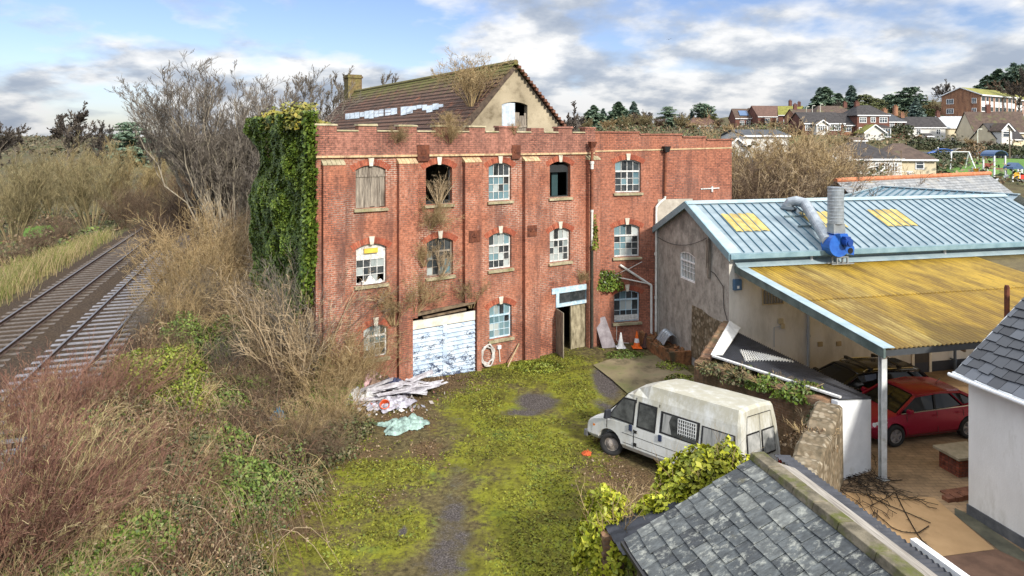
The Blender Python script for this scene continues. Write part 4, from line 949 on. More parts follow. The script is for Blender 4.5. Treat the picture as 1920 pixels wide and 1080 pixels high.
# ------------------------------------------------------------------ canopy
can = thing('canopy', 'open canopy of yellowed corrugated plastic over the parked cars', 'canopy', (WS.o.x, WS.o.y, 0), WS.ang)
s = NT('yellow_corrugated_plastic'); g = s.n('ShaderNodeNewGeometry'); o3 = s.sepx(s.coord('Object'))
c = s.ramp(g.outputs['Random Per Island'], [(0, (0.56, 0.36, 0.045)), (.5, (0.68, 0.46, 0.07)), (.85, (0.62, 0.42, 0.07)), (1, (0.72, 0.56, 0.18))])
dn = s.math('ADD', s.noise(s.coord('Object', (1.6, .3, 1)), 1.3, 9, .75), s.math('MULTIPLY', s.math('ADD', o3[1], 3.8), -.018))
c = s.mix(s.ramp(dn, [(.38, 0), (.58, .85)]), c, (0.25, 0.155, 0.04))
c = s.mix(s.ramp(s.noise(s.coord('Object', (3, 1, 1)), 3, 9, .8), [(.60, 0), (.70, .8)]), c, (0.09, 0.065, 0.03))
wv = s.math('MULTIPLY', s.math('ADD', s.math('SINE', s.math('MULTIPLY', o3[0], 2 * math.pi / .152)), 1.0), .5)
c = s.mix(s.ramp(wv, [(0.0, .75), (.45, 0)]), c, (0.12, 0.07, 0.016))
pls = s.out(c, .45, 0, .4)
tr_ = s.n('ShaderNodeBsdfTranslucent'); s.L(c, tr_.inputs[0]); mx_ = s.n('ShaderNodeMixShader'); mx_.inputs[0].default_value = .36
s.L(s.b.outputs[0], mx_.inputs[1]); s.L(tr_.outputs[0], mx_.inputs[2]); s.L(mx_.outputs[0], s.t.nodes['Material Output'].inputs[0])
CX0, CX1, CY = .42, 13.6, -7.15
def cz_(y): return 4.58 + (y) * (4.58 - 3.70) / 7.15
mb = MB(); nsh = 15; wsh = (CX1 - CX0) / nsh
for row, (ya, yb, dz) in enumerate(((-3.62, -.12, .028), (CY, -3.45, 0))):
    for i in range(nsh):
        xa = CX0 + wsh * i; xb = xa + wsh
        n = int(wsh / .152 * 8)
        mb.grid(lambda a, b: (xa + (xb - xa) * a, ya + (yb - ya) * b, cz_(ya + (yb - ya) * b) + dz + .024 * math.sin((xa + (xb - xa) * a) * 2 * math.pi / .152)), n, 3)
mb.raw = True
mb.build('corrugated_sheeting', pls, can)
brown_p = m_two('brown_corrugated_plastic', (0.10, 0.075, 0.03), (0.17, 0.13, 0.05), 3, .5)
mb = MB(); mb.grid(lambda a, b: (10.9 + (CX1 + .02 - 10.9) * a, -3.3 + 3.1 * b, cz_(-3.3 + 3.1 * b) + .036 + .024 * math.sin((10.9 + (CX1 + .02 - 10.9) * a) * 2 * math.pi / .152)), 140, 2); mb.raw = True; mb.build('darker_sheet', brown_p, can)
mb = MB()
mb.hexa([(CX0 - .22, CY - .1, cz_(CY) - .20), (CX0 - .15, CY - .1, cz_(CY) - .20), (CX0 - .15, -.05, cz_(0) - .20), (CX0 - .22, -.05, cz_(0) - .20)], [(CX0 - .22, CY - .1, cz_(CY) + .06), (CX0 - .15, CY - .1, cz_(CY) + .06), (CX0 - .15, -.05, cz_(0) + .06), (CX0 - .22, -.05, cz_(0) + .06)])
mb.build('side_fascia', m_two('dark_green_board', (0.05, 0.075, 0.07), (0.12, 0.16, 0.15), 2, .6), can)
mb = MB()
mb.hexa([(CX0 - .24, CY - .1, cz_(CY) + .064), (CX0 + .14, CY - .1, cz_(CY) + .055), (CX0 + .14, -.05, cz_(0) + .055), (CX0 - .24, -.05, cz_(0) + .064)], [(CX0 - .24, CY - .1, cz_(CY) + .08), (CX0 + .14, CY - .1, cz_(CY) + .07), (CX0 + .14, -.05, cz_(0) + .07), (CX0 - .24, -.05, cz_(0) + .08)])
mb.hexa([(CX0 - .24, -.32, cz_(-.32) + .072), (CX1, -.32, cz_(-.32) + .072), (CX1, -.012, cz_(0) + .20), (CX0 - .24, -.012, cz_(0) + .20)], [(CX0 - .24, -.32, cz_(-.32) + .085), (CX1, -.32, cz_(-.32) + .085), (CX1, -.004, cz_(0) + .215), (CX0 - .24, -.004, cz_(0) + .215)])
mb.build('flashing', fl_m, can)
mb = MB(); mb.box(CX0 - .24, CX1, -.012, -.002, cz_(0) + .22, cz_(0) + .40); mb.build('wall_flashing', trim_m, can)
mb = MB(); mb.box(CX0 - .15, CX1, CY + .02, CY + .10, cz_(CY) - .20, cz_(CY) - .035); mb.build('eave_beam', m_plain('dark_beam', (0.04, 0.045, 0.05), .6), can)
mb = MB()
for y in (-5.4, -3.6, -1.8): mb.box(CX0 - .14, CX1, y - .04, y + .04, cz_(y) - .16, cz_(y) - .035)
for i in range(6): mb.bar((CX0 + .05 + 2.6 * i, CY + .12, cz_(CY) - .24), (CX0 + .05 + 2.6 * i, -.01, cz_(0) - .24), .06, .14)
mb.build('purlin', m_plain('timber_purlin', (0.20, 0.15, 0.10), .8), can)
galvp = m_two('galvanised_post', (0.34, 0.36, 0.36), (0.56, 0.58, 0.58), 3, .5, c3=(0.30, 0.26, 0.18), scale3=2, lo3=.6, hi3=.75)
pl = gnd(1655, 900); pl = WS.loc(pl)
for x in (pl.x, 7.4, 12.4):
    mb = MB(); y = pl.y
    mb.box(x - .085, x + .085, y - .065, y - .05, 0, cz_(CY) - .205); mb.box(x - .085, x + .085, y + .05, y + .065, 0, cz_(CY) - .205); mb.box(x - .012, x + .012, y - .0499, y + .0499, 0, cz_(CY) - .205); mb.box(x - .14, x + .14, y - .12, y + .12, .0, .035)
    mb.build('post', galvp, can)

# ------------------------------------------------------------------ roofs behind the workshop
RWp = at(1654, 350, 40); RW = Frame((RWp.x, RWp.y), R_(-58))       # x along its ridge towards the camera's right
rr_th = thing('rear_workshop', 'low blue sheet roof with a hip, just behind the workshop ridge', 'outbuilding', (RWp.x, RWp.y, 0), RW.ang)
zr = RWp.z; ze = zr - 1.1
mb = MB(); mb.add([(0, 0, zr), (7, 0, zr), (7, 3.4, ze), (-2.6, 3.4, ze), (-2.6, -3.4, ze), (7, -3.4, ze)], [(0, 3, 2, 1), (0, 1, 5, 4), (0, 4, 3)]); r2 = mb.build('roof', roof_b, rr_th)
mb = MB(); x = -2.2
while x < 7:
    t = 1.0 if x > 0 else (x + 2.6) / 2.6
    for sy in (-1, 1): mb.bar((x, sy * 3.4, ze + .03), (x, sy * 3.4 * (1 - t), ze + .03 + (zr - ze) * t), .05, .05)
    x += .4
mb.build('rib', rib_m, r2)['kind'] = 'stuff'
mb = MB(); mb.bar((0, 0, zr + .03), (7, 0, zr + .03), .3, .05); mb.bar((0, 0, zr + .03), (-2.6, -3.4, ze + .04), .2, .05); mb.bar((0, 0, zr + .03), (-2.6, 3.4, ze + .04), .2, .05); mb.build('ridge_cap', fl_m, r2)
mb = MB(); mb.box(-2.4, 7, -3.2, 3.2, 0, ze - .01); mb.build('wall', white_r, rr_th)
SR = Frame((24.4, 45.0), R_(29))
s = NT('pale_slate_roof'); o3 = s.sepx(s.coord('Object')); cb = s.n('ShaderNodeCombineXYZ'); s.L(o3[0], cb.inputs[0]); s.L(o3[2], cb.inputs[1])
b = s.n('ShaderNodeTexBrick'); s.L(cb.outputs[0], b.inputs['Vector'])
for k_, v_ in (('Scale', 1), ('Brick Width', .42), ('Row Height', .17), ('Mortar Size', .012), ('Bias', 0)): b.inputs[k_].default_value = v_
b.inputs['Color1'].default_value = (0.27, 0.28, 0.29, 1); b.inputs['Color2'].default_value = (0.17, 0.18, 0.19, 1); b.inputs['Mortar'].default_value = (0.06, 0.06, 0.06, 1)
pale_slate = s.out(s.mix(s.ramp(s.noise(s.coord(), .9, 7, .7), [(.5, 0), (.7, .6)]), b.outputs[0], (0.34, 0.33, 0.30)), .7, 0, .3)
sr = thing('slate_building', 'pale slate roofed building with orange ridge tiles beside the playground', 'outbuilding', (SR.o.x, SR.o.y, 0), SR.ang)
mb = MB(); zr = 6.64
mb.hexa([(-4, -4.6, zr - 3.7), (14.6, -4.6, zr - 3.7), (14.6, 0, zr - .06), (-4, 0, zr - .06)], [(-4, -4.6, zr - 3.62), (14.6, -4.6, zr - 3.62), (14.6, 0, zr), (-4, 0, zr)])
mb.hexa([(-4, 0, zr - .06), (14.6, 0, zr - .06), (14.6, 4.6, zr - 3.7), (-4, 4.6, zr - 3.7)], [(-4, 0, zr), (14.6, 0, zr), (14.6, 4.6, zr - 3.62), (-4, 4.6, zr - 3.62)])
r3 = mb.build('roof', pale_slate, sr)
mb = MB(); x = -4
while x < 14.6: mb.tube([(x, 0, zr + .02), (x + .40, 0, zr + .03)], [.15, .17], 8); x += .42
mb.build('ridge_tiles', m_two('orange_ridge_tile', (0.36, 0.11, 0.045), (0.50, 0.20, 0.10), 4, .85), r3)
mb = MB(); mb.box(-3.8, 14.3, -4.3, 4.3, 0, zr - 3.72); mb.add([(14.3, -4.3, zr - 3.7), (14.3, 4.3, zr - 3.7), (14.3, 0, zr - .25)], [(0, 1, 2)]); mb.build('wall', white_r, sr)

# ------------------------------------------------------------------ boundary walls, lean-to
bw = m_brick('mossy_wall_brick', [(0.22, 0.115, 0.065), (0.14, 0.075, 0.05), (0.26, 0.17, 0.095)], [(0.09, 0.06, 0.045), (0.26, 0.20, 0.15)], dirt=(0.07, 0.06, 0.03), dirt_lo=.46, dirt_hi=.66)
A_ = Vector((8.36, 24.62, 2.18)); C_ = Vector((10.1, 18.7, 2.05)); E_ = Vector((8.98, 18.15, 2.24)); B_ = Vector((6.52, 21.5, 2.28))
def wall_seg(name, p, q, z0, z1, th_, mat, label, jag=.05, n=14, seed=1):
    """a free-standing wall with an uneven top, sloping from height z0 at p to z1 at q"""
    p, q = Vector((p[0], p[1], 0)), Vector((q[0], q[1], 0)); L = (q - p).length; ang = math.atan2(q.y - p.y, q.x - p.x)
    rr = random.Random(seed); mb = MB(); hs = [z0 + (z1 - z0) * i / n + rr.uniform(-jag, jag) for i in range(n + 1)]
    vs = []
    for i in range(n + 1):
        x = L * i / n; o1, o2 = rr.uniform(-.02, .02), rr.uniform(-.02, .02)
        vs += [(x, -th_/2 + o1 - .03, -.3), (x, -th_/2 + o1, hs[i] - .06), (x, -th_/2 + .07, hs[i]), (x, th_/2 - .07, hs[i] - .01), (x, th_/2 + o2, hs[i] - .07), (x, th_/2 + o2 + .03, -.3)]
    fs = [(i*6 + j, (i+1)*6 + j, (i+1)*6 + j + 1, i*6 + j + 1) for i in range(n) for j in range(5)] + [(5, 4, 3, 2, 1, 0), tuple(n*6 + j for j in range(6))]
    mb.add(vs, fs); o = mb.build(name, mat); o.location = p; o.rotation_euler = (0, 0, ang); tag(o, label, 'wall'); return o
wall_seg('boundary_wall', (7.95, 24.6), (6.28, 21.75), 2.62, 2.20, .40, bw, 'short brick wall running from the grey gable to the corner of the lean-to', .02)
wall_seg('boundary_wall', (6.12, 21.9), (8.75, 18.28), 2.12, 2.16, .42, bw, 'overgrown brown brick wall behind the white van', .05, 18, 3)
wall_seg('boundary_wall', (8.66, 18.2), (5.35, 13.3), 2.1, 1.65, .65, rubble_m, 'tumbledown rubble stone wall between the van and the tan court', .09, 22, 5)
blackm = m_two('black_corrugated_iron', (0.016, 0.018, 0.024), (0.045, 0.048, 0.06), 3, .6, c3=(0.085, 0.085, 0.09), scale3=5, lo3=.6, hi3=.75)
lt = thing('lean_to', 'lean-to with black corrugated roof, white flashing and white end wall', 'lean-to', (8.3, 20.8, 0), 0)
def lp_(s_, t_, dz=0.0):
    p = A_.lerp(C_, s_).lerp(B_.lerp(E_, s_), t_); p.z += dz + .022 * math.sin(s_ * 62 * 2 * math.pi); return (p.x - 8.3, p.y - 20.8, p.z)
mb = MB(); mb.raw = True; mb.grid(lambda a, b: lp_(a, b), 500, 4); r4 = mb.build('roof', blackm, lt)
mb = MB(); mb.raw = True
def wp_(a, b):
    t = .52 + .30 * b; s0 = .12 + .20 * (1 - a) * 0 + .12 * b; return lp_(s0 + (.50 - s0) * a + .0, t * (1 - a * .85), .02)
mb.grid(wp_, 200, 6); mb.build('white_sheet', m_two('white_sheeting', (0.50, 0.49, 0.44), (0.66, 0.65, 0.61), 3, .6), r4)
wfl = m_two('white_flashing', (0.46, 0.46, 0.45), (0.70, 0.70, 0.69), 3, .55)
off = Vector((8.3, 20.8, 0))
mb = MB(); mb.bar(B_ - off + Vector((-.05, -.03, .06)), E_ - off + Vector((-.05, -.03, .06)), .10, .05)
nA = Vector((8.0, 24.5, 2.66)) - off; nB = B_ - off + Vector((-.10, .02, .1)); nb = (nB - nA); sdv = Vector((.42, .0, -.18))
mb.hexa([nA + Vector((0, 0, -.03)), nB + Vector((0, 0, -.03)), nB + Vector((.40, .06, -.06)), nA + Vector((.40, -.02, -.3))], [nA, nB, nB + Vector((.40, .06, -.02)), nA + Vector((.40, -.02, -.26))])
mb.build('flashing', wfl, r4)
w0, w1 = Vector((8.74, 18.02, 0)), Vector((10.06, 18.68, 0)); dv = (w1 - w0).normalized(); nv_ = Vector((-dv.y, dv.x, 0)) * .2
mb = MB(); b0 = [w0, w1, w1 + nv_, w0 + nv_]; t0 = [w0 + dv * .10 + Vector((0, 0, 2.20)), w1 + Vector((0, 0, 2.02)), w1 + nv_ + Vector((0, 0, 2.02)), w0 + dv * .10 + nv_ + Vector((0, 0, 2.20))]
mb.hexa([p - off for p in b0], [p - off for p in t0]); white_e = m_two('white_painted_wall', (0.52, 0.54, 0.56), (0.66, 0.68, 0.70), 1.2, .8, c3=(0.42, 0.42, 0.38), scale3=1.1, lo3=.62, hi3=.78); mb.build('end_wall', white_e, lt)

# broken brick trough and scrap sheet against the gable
tr = thing('brick_trough', 'crumbling brick trough against the foot of the grey gable', 'trough', WS.w(0, 0, 0), WS.ang)
mb = MB()
va, vb = WS.vz(1300, 690)[0], 5.9; va = 2.9
rr = random.Random(7)
for i in range(9):
    y = va + (vb - va) * i / 9; h = .55 + rr.uniform(-.12, .16); mb.hexa([(-1.0, y, -.1), (-.80, y, -.1), (-.80, y + .34, -.1), (-1.0, y + .34, -.1)], [(-.98, y, h), (-.82, y, h), (-.82, y + .34, h + rr.uniform(-.06, .06)), (-.98, y + .34, h)])
mb.box(-1.0, -.05, va - .12, va - .005, -.1, .62); mb.box(-.795, -.05, va, vb, -.1, .40)
for i in range(26):
    x, y = rr.uniform(-.78, -.15), rr.uniform(va + .1, vb - .1); a = rr.uniform(0, 3); mb.bar((x, y, .43), (x + .2 * math.cos(a), y + .2 * math.sin(a), .46 + rr.uniform(0, .1)), .11, .07)
mb.build('brickwork', m_two('rotten_orange_brick', (0.10, 0.045, 0.02), (0.34, 0.15, 0.06), 5, .95, c3=(0.07, 0.055, 0.03), scale3=2, lo3=.45, hi3=.62, bump=.5), tr)
mb = MB(); mb.raw = True; mb.grid(lambda a, b: (-.75 + .6 * a + .12 * math.sin(b * 2), 3.9 + 1.0 * b, .55 + .42 * math.sin(a * 2.4) + .03 * math.sin(b * 30)), 10, 40); o = mb.build('scrap_sheet', galv); o.location = WS.w(0, 0, 0); o.rotation_euler = (0, 0, WS.ang); tag(o, 'curled grey metal sheet lying on the brick trough', 'metal sheet')

# ------------------------------------------------------------------ white building with dark slates, far right
SB = Frame((11.3, 16.5), R_(12.9))
sb = thing('white_outbuilding', 'white rendered outbuilding with dark slate roof at the right edge', 'outbuilding', (SB.o.x, SB.o.y, 0), SB.ang)
white_b = m_two('smooth_white_render', (0.62, 0.62, 0.60), (0.76, 0.765, 0.75), .8, .85, c3=(0.40, 0.39, 0.34), scale3=.9, lo3=.54, hi3=.74, bump=.25, bscale=30, stretch=(1, 1, .4))
mb = MB(); mb.add([(0, 0, .28), (0, -9, .28), (0, -9, 3.6), (0, 0, 3.6)], [(0, 1, 2, 3)]); mb.add([(0, 0, .28), (5.6, 0, .28), (5.6, 0, 3.6), (2.8, 0, 5.9), (0, 0, 3.6)], [(0, 1, 2, 3, 4)]); mb.add([(0, -9, 0), (5.6, -9, 0), (5.6, -9, 3.6), (2.8, -9, 5.9), (0, -9, 3.6)], [(0, 1, 2, 3, 4)]); mb.add([(5.6, 0, 0), (5.6, -9, 0), (5.6, -9, 3.6), (5.6, 0, 3.6)], [(0, 1, 2, 3)])
mb.build('wall', white_b, sb)
mb = MB(); mb.box(-.03, 5.6, -9.0, .03, -.1, .28); mb.build('dark_plinth', m_two('dark_plinth', (0.06, 0.065, 0.075), (0.13, 0.135, 0.14), 3, .8), sb)
s = NT('dark_slates'); g = s.n('ShaderNodeNewGeometry')
c = s.ramp(g.outputs['Random Per Island'], [(0, (0.020, 0.022, 0.028)), (.6, (0.045, 0.05, 0.06)), (1, (0.085, 0.095, 0.115))])
c = s.mix(s.ramp(s.noise(s.coord(), 3.2, 8, .7), [(.66, 0), (.72, .9)]), c, (0.50, 0.52, 0.50))
dslate = s.out(c, .45, 0, .5)
def slate_field(mb, rows, cols, P, wj=.012, seed=0, th=.014, lift=.02, skew=.5):
    """P(a, b): a across 0..1, b up the slope 0..1 -> point and unit normal"""
    rr = random.Random(seed)
    for j in range(rows):
        sh = (skew if j % 2 else 0) + rr.uniform(-.06, .06)
        for i in range(-1, cols + 1):
            a0, a1 = (i + sh) / cols, (i + 1 + sh) / cols
            a0, a1 = max(0, a0), min(1, a1)
            if a1 - a0 < .15 / cols: continue
            b0 = j / rows - rr.uniform(0, .18) / rows; b1 = min(1, (j + 1.12) / rows)
            g_ = wj / 2; da = g_ * (1 / cols) * 4
            l0 = lift + rr.uniform(0, .008); 
            q = []
            for (a, b, l) in ((a0 + da, b0, l0 + rr.uniform(0, .01)), (a1 - da, b0 + rr.uniform(-.1, .1) / rows, l0 + rr.uniform(0, .01)), (a1 - da, b1, .002), (a0 + da, b1, .002)):
                p, n = P(a, b); q.append(p + n * l)
            qb = [p - n * th for p in q]
            mb.hexa(qb, q)
def PS(a, b):
    x = -.22 + 3.02 * b; z = 3.52 + (5.9 - 3.52 + .05) * b; return Vector((x, .18 - 9.2 * a, z)), Vector((-.62, 0, .78))
mb = MB(); mb.add([(-.2, .16, 3.50), (-.2, -9.1, 3.5), (2.8, -9.1, 5.9), (2.8, .16, 5.9)], [(0, 1, 2, 3)]); mb.add([(5.8, .16, 3.50), (5.8, -9.1, 3.5), (2.8, -9.1, 5.9), (2.8, .16, 5.9)], [(0, 1, 2, 3)])
slate_field(mb, 13, 30, PS, seed=4, lift=.03); r5 = mb.build('roof', dslate, sb)
mb = MB(); mb.bar((-.25, .2, 3.46), (-.25, -9.2, 3.46), .07, .11); mb.tube([(-.33, .25, 3.44), (-.33, -9.2, 3.44)], .05, 8); mb.bar((-.2, .2, 3.44), (2.8, .2, 5.86), .04, .10); mb.build('gutter', m_plain('white_gutter', (0.72, 0.74, 0.75), .4), r5)
mb = MB(); mb.tube([(.0, 0, 0), (0, 0, 5.42)], .065, 10); mb.tube([(0, 0, 5.42), (0, 0, 5.46)], .05, 10); o = mb.build('flue_pipe', rust_m); q = at(1888, 560, 17.6); o.location = (q.x, q.y, 0); tag(o, 'rusty flue pipe rising beside the dark slate roof', 'flue')
th = thing('brick_plinth', 'low brick plinth with concrete slab beside the white outbuilding', 'plinth', gnd(1806, 892), SB.ang)
mb = MB(); mb.box(-.24, .7, -.1, .55, 0, .52); mb.build('brickwork', m_brick('plinth_brick', [(0.26, 0.07, 0.04), (0.17, 0.05, 0.03), None], [(0.08, 0.05, 0.04), (0.14, 0.1, 0.08)]), th)
mb = MB(); mb.box(-.36, .8, -.2, .65, .523, .60); mb.build('slab', m_two('concrete_slab', (0.24, 0.20, 0.13), (0.36, 0.31, 0.22), 4, .85), th, bevel=.01)
th = gnd(1790, 938); mb = MB()
for i in range(5): mb.box(-.30 + i * .23, -.08 + i * .23, -.1 - .02 * (i % 2), .1, 0, .12 + .015 * (i % 3)); 
mb.box(-.05, .9, .12, .4, 0, .06); o = mb.build('brick_edging', m_two('dark_edging_brick', (0.10, 0.04, 0.025), (0.24, 0.10, 0.055), 6, .9)); o.location = th; o.rotation_euler = (0, 0, SB.ang); tag(o, 'row of dark edging bricks on the tan court by the white outbuilding', 'edging')

# ------------------------------------------------------------------ slate roofed shed in the foreground
FB = Frame((2.08, 11.73), R_(12.9))
fb = thing('slate_shed', 'foreground shed with large mottled grey slates and mossy stone ridge', 'shed', (FB.o.x, FB.o.y, 0), FB.ang)
s = NT('mottled_slates'); g = s.n('ShaderNodeNewGeometry')
c = s.ramp(g.outputs['Random Per Island'], [(0, (0.032, 0.036, 0.04)), (.4, (0.062, 0.07, 0.073)), (.8, (0.098, 0.107, 0.106)), (1, (0.14, 0.147, 0.138))])
nv = s.coord()
c = s.mix(1.0, c, s.ramp(s.noise(s.coord('Object', (1, 2.2, 1)), 5, 8, .75), [(.28, .30), (.5, .9), (.72, 1.7)]), 'MULTIPLY')
c = s.mix(s.ramp(s.noise(s.coord('Object', (1, 1.5, 1), (5, 5, 5)), 4.5, 9, .75), [(.53, 0), (.64, .8)]), c, (0.34, 0.345, 0.30))
c = s.mix(s.ramp(s.noise(s.coord('Object', (1, 1, 1), (1, 9, 5)), 2.6, 8, .75), [(.60, 0), (.74, .5)]), c, (0.17, 0.15, 0.07))
mslate = s.out(c, .6, 0, .4); s.bump(s.noise(nv, 30, 6, .7), .3, .01)
RX, EZ2, RZ2 = 2.52, 2.3, 3.45
L2 = 9.0
def PF(a, b):
    x = -.08 + (RX - .05) * b; z = EZ2 - .04 + (RZ2 - EZ2) * b; return Vector((x, .04 - L2 * a, z)), Vector((-.415, 0, .91))
mb = MB(); mb.add([(0, 0, EZ2 - .03), (0, -L2, EZ2 - .03), (RX, -L2, RZ2 - .03), (RX, 0, RZ2 - .03)], [(0, 1, 2, 3)])
slate_field(mb, 10, 21, PF, seed=9, lift=.02, th=.012, wj=.008); r6 = mb.build('roof', mslate, fb)
mb = MB(); rr = random.Random(3); y = .06
mb_b = MB()
while y > -L2:
    l_ = rr.uniform(.5, .8); mb.hexa([(RX - .16, y - l_, RZ2 - .04), (RX + .20, y - l_, RZ2 - .06), (RX + .20, y - .01, RZ2 - .06), (RX - .16, y - .01, RZ2 - .04)], [(RX - .12, y - l_, RZ2 + .08 + rr.uniform(-.01, .015)), (RX + .15, y - l_, RZ2 + .07), (RX + .15, y - .01, RZ2 + .07), (RX - .12, y - .01, RZ2 + .08 + rr.uniform(-.01, .015))]); y -= l_
mb.build('ridge_stones', m_two('mossy_ridge_stone', (0.07, 0.06, 0.04), (0.20, 0.17, 0.12), 4, .95, c3=(0.085, 0.09, 0.02), scale3=2.5, lo3=.48, hi3=.62, bump=.6), r6, bevel=.012)
k = .14
def zr6(x): return RZ2 - .02 - (x - RX) * k
mb = MB(); mb.hexa([(RX + .21, -L2, zr6(RX + .21) - .03), (RX + .52, -L2, zr6(RX + .52) - .03), (RX + .52, -.35, zr6(RX + .52) - .03), (RX + .21, -.05, zr6(RX + .21) - .03)], [(RX + .21, -L2, zr6(RX + .21)), (RX + .52, -L2, zr6(RX + .52)), (RX + .52, -.35, zr6(RX + .52)), (RX + .21, -.05, zr6(RX + .21))])
mb.build('ridge_board', m_two('silvered_boards', (0.15, 0.13, 0.11), (0.36, 0.33, 0.29), 3, .9, stretch=(9, .5, 9)), r6)
mb = MB(); mb.raw = True
mb.grid(lambda a, b: (RX + .50 + .34 * b, .25 - (L2 - .2) * a, zr6(RX + .50 + .34 * b) - .04 + .018 * math.sin(a * 90 * 2 * math.pi)), 640, 1); mb.build('corrugated_strip', blackm, r6)
mb = MB(); mb.bar((RX + .90, -2.6, zr6(RX + .9) + .0), (RX + .90, -L2, zr6(RX + .9) + .0), .11, .09); mb.build('gutter', m_plain('white_gutter_paint', (0.70, 0.70, 0.68), .45), r6)
mb = MB(); mb.bar((-.13, .02, EZ2 - .09), (-.13, -L2, EZ2 - .09), .09, .07); mb.build('gutter', m_plain('black_gutter', (0.02, 0.02, 0.022), .45), r6)
mb = MB(); mb.box(.12, RX + .85, -L2, -.02, -.1, EZ2 - .15); mb.add([(.12, -.02, EZ2 - .15), (RX + .85, -.02, EZ2 - .15), (RX + .85, -.02, zr6(RX + .85) - .1), (RX, -.02, RZ2 - .1)], [(0, 1, 2, 3)]); mb.build('wall', rubble_m, fb)
mb = MB(); mb.raw = True; mb.grid(lambda a, b: (-.12 + 1.7 * a, .04 + 1.05 * b, 1.98 + .22 * a + .012 * math.sin(b * 26)), 2, 60); o = mb.build('corrugated_sheet', blackm); o.location = (FB.o.x, FB.o.y, 0); o.rotation_euler = (0, 0, FB.ang); tag(o, 'black corrugated sheet between the yellow ivy and slate shed', 'roof sheet')
th = thing('gate_pillar', 'broken brick pillar under the yellow ivy, left of the slate shed', 'pillar', (1.86, 12.65, 0), R_(12.9))
mb = MB()
for j in range(26): d = random.Random(j).uniform(-.012, .012); mb.box(-.22 + d, .2 + d, -.24, .22, j * .078 - .1, j * .078 - .025)
mb.box(-.19, .17, -.21, .19, -.1, 1.9); mb.build('brickwork', bw, th)
wall_seg('garden_wall', (2.0, 12.75), (5.0, 13.4), 1.85, 1.75, .40, rubble_m, 'stone garden wall under the yellow green ivy', .06, 12, 9)

# ------------------------------------------------------------------ vehicles
tyre_m = m_plain('tyre_rubber', (0.018, 0.018, 0.018), .85); alloy_m = m_plain('alloy_wheel', (0.42, 0.42, 0.43), .3, .7)
steel_m = m_two('rusty_steel_wheel', (0.16, 0.13, 0.11), (0.34, 0.31, 0.28), 8, .6)
car_glass = m_plain('car_glass', (0.008, 0.009, 0.010), .06, 0, .35); black_t = m_plain('black_trim', (0.014, 0.014, 0.015), .5)
chrome = m_plain('chrome_trim', (0.6, 0.6, 0.6), .2, .9)
def make_wheel(parent, x, y, r, w, rim, spokes=5, steer=0):
    sgn = 1 if y > 0 else -1
    mb = MB()
    prof = [(r * .66, -w/2), (r * .93, -w/2), (r, -w/2 + .03), (r, w/2 - .03), (r * .93, w/2), (r * .66, w/2), (r*.6, w*.3), (r*.6, -w*.3)]
    n = 28; vs = []
    for rad, yy in prof:
        for j in range(n): g = 2*math.pi*j/n; vs.append((rad*math.cos(g), yy, rad*math.sin(g)))
    k = len(prof)
    mb.add(vs, [(i*n+j, i*n+(j+1) % n, ((i+1) % k)*n+(j+1) % n, ((i+1) % k)*n+j) for i in range(k) for j in range(n)])
    w_ = mb.build('wheel', tyre_m, parent, smooth=True); w_.location = (x, y, r); w_.rotation_euler = (0, 0, steer)
    mb = MB(); yo = sgn * (w/2 - .02)
    mb.tube([(0, yo - sgn*.10, 0), (0, yo - sgn*.05, 0)], r*.62, 24)
    if spokes:
        for i in range(spokes):
            g = 2*math.pi*i/spokes + .3
            for dg in (-.13, .13): mb.bar((r*.1*math.cos(g), yo, r*.1*math.sin(g)), (r*.62*math.cos(g+dg), yo - sgn*.015, r*.62*math.sin(g+dg)), .035, .03, up=(0, 1, 0))
        mb.tube([(0, yo - sgn*.03, 0), (0, yo + sgn*.01, 0)], r*.16, 12)
        for j in range(24):
            g0, g1 = 2*math.pi*j/24, 2*math.pi*(j+1)/24; mb.bar((r*.63*math.cos(g0), yo - sgn*.01, r*.63*math.sin(g0)), (r*.63*math.cos(g1), yo - sgn*.01, r*.63*math.sin(g1)), .03, .025, up=(0, 1, 0))
    else:
        mb.tube([(0, yo - sgn*.05, 0), (0, yo, 0)], [r*.55, r*.28], 20); mb.tube([(0, yo, 0), (0, yo + sgn*.04, 0)], r*.16, 12)
    mb.build('rim', rim, w_)
    return w_
def boolean_cut(obj, cutters):
    dg = bpy.context.evaluated_depsgraph_get
    for c in cutters:
        m = obj.modifiers.new('cut', 'BOOLEAN'); m.operation = 'DIFFERENCE'; m.object = c; m.solver = 'EXACT'
    me = bpy.data.meshes.new_from_object(obj.evaluated_get(dg())); obj.modifiers.clear(); old = obj.data; obj.data = me
    for c in cutters:
        d = c.data; bpy.data.objects.remove(c); bpy.data.meshes.remove(d)
def loft(mb, stations, m=0):
    """stations: lists of (x,y,z) for the left half from bottom centre to top centre; mirrored and closed"""
    rings = []
    for st in stations:
        ring = list(st) + [(x, -y, z) for x, y, z in st[-2:0:-1]]; rings.append(ring)
    n = len(rings[0]); vs = [p for r in rings for p in r]
    fs = [(i*n+j, i*n+(j+1) % n, (i+1)*n+(j+1) % n, (i+1)*n+j) for i in range(len(rings)-1) for j in range(n)] + [tuple(range(n))[::-1], tuple(range((len(rings)-1)*n, len(rings)*n))]
    mb.add(vs, fs, m)

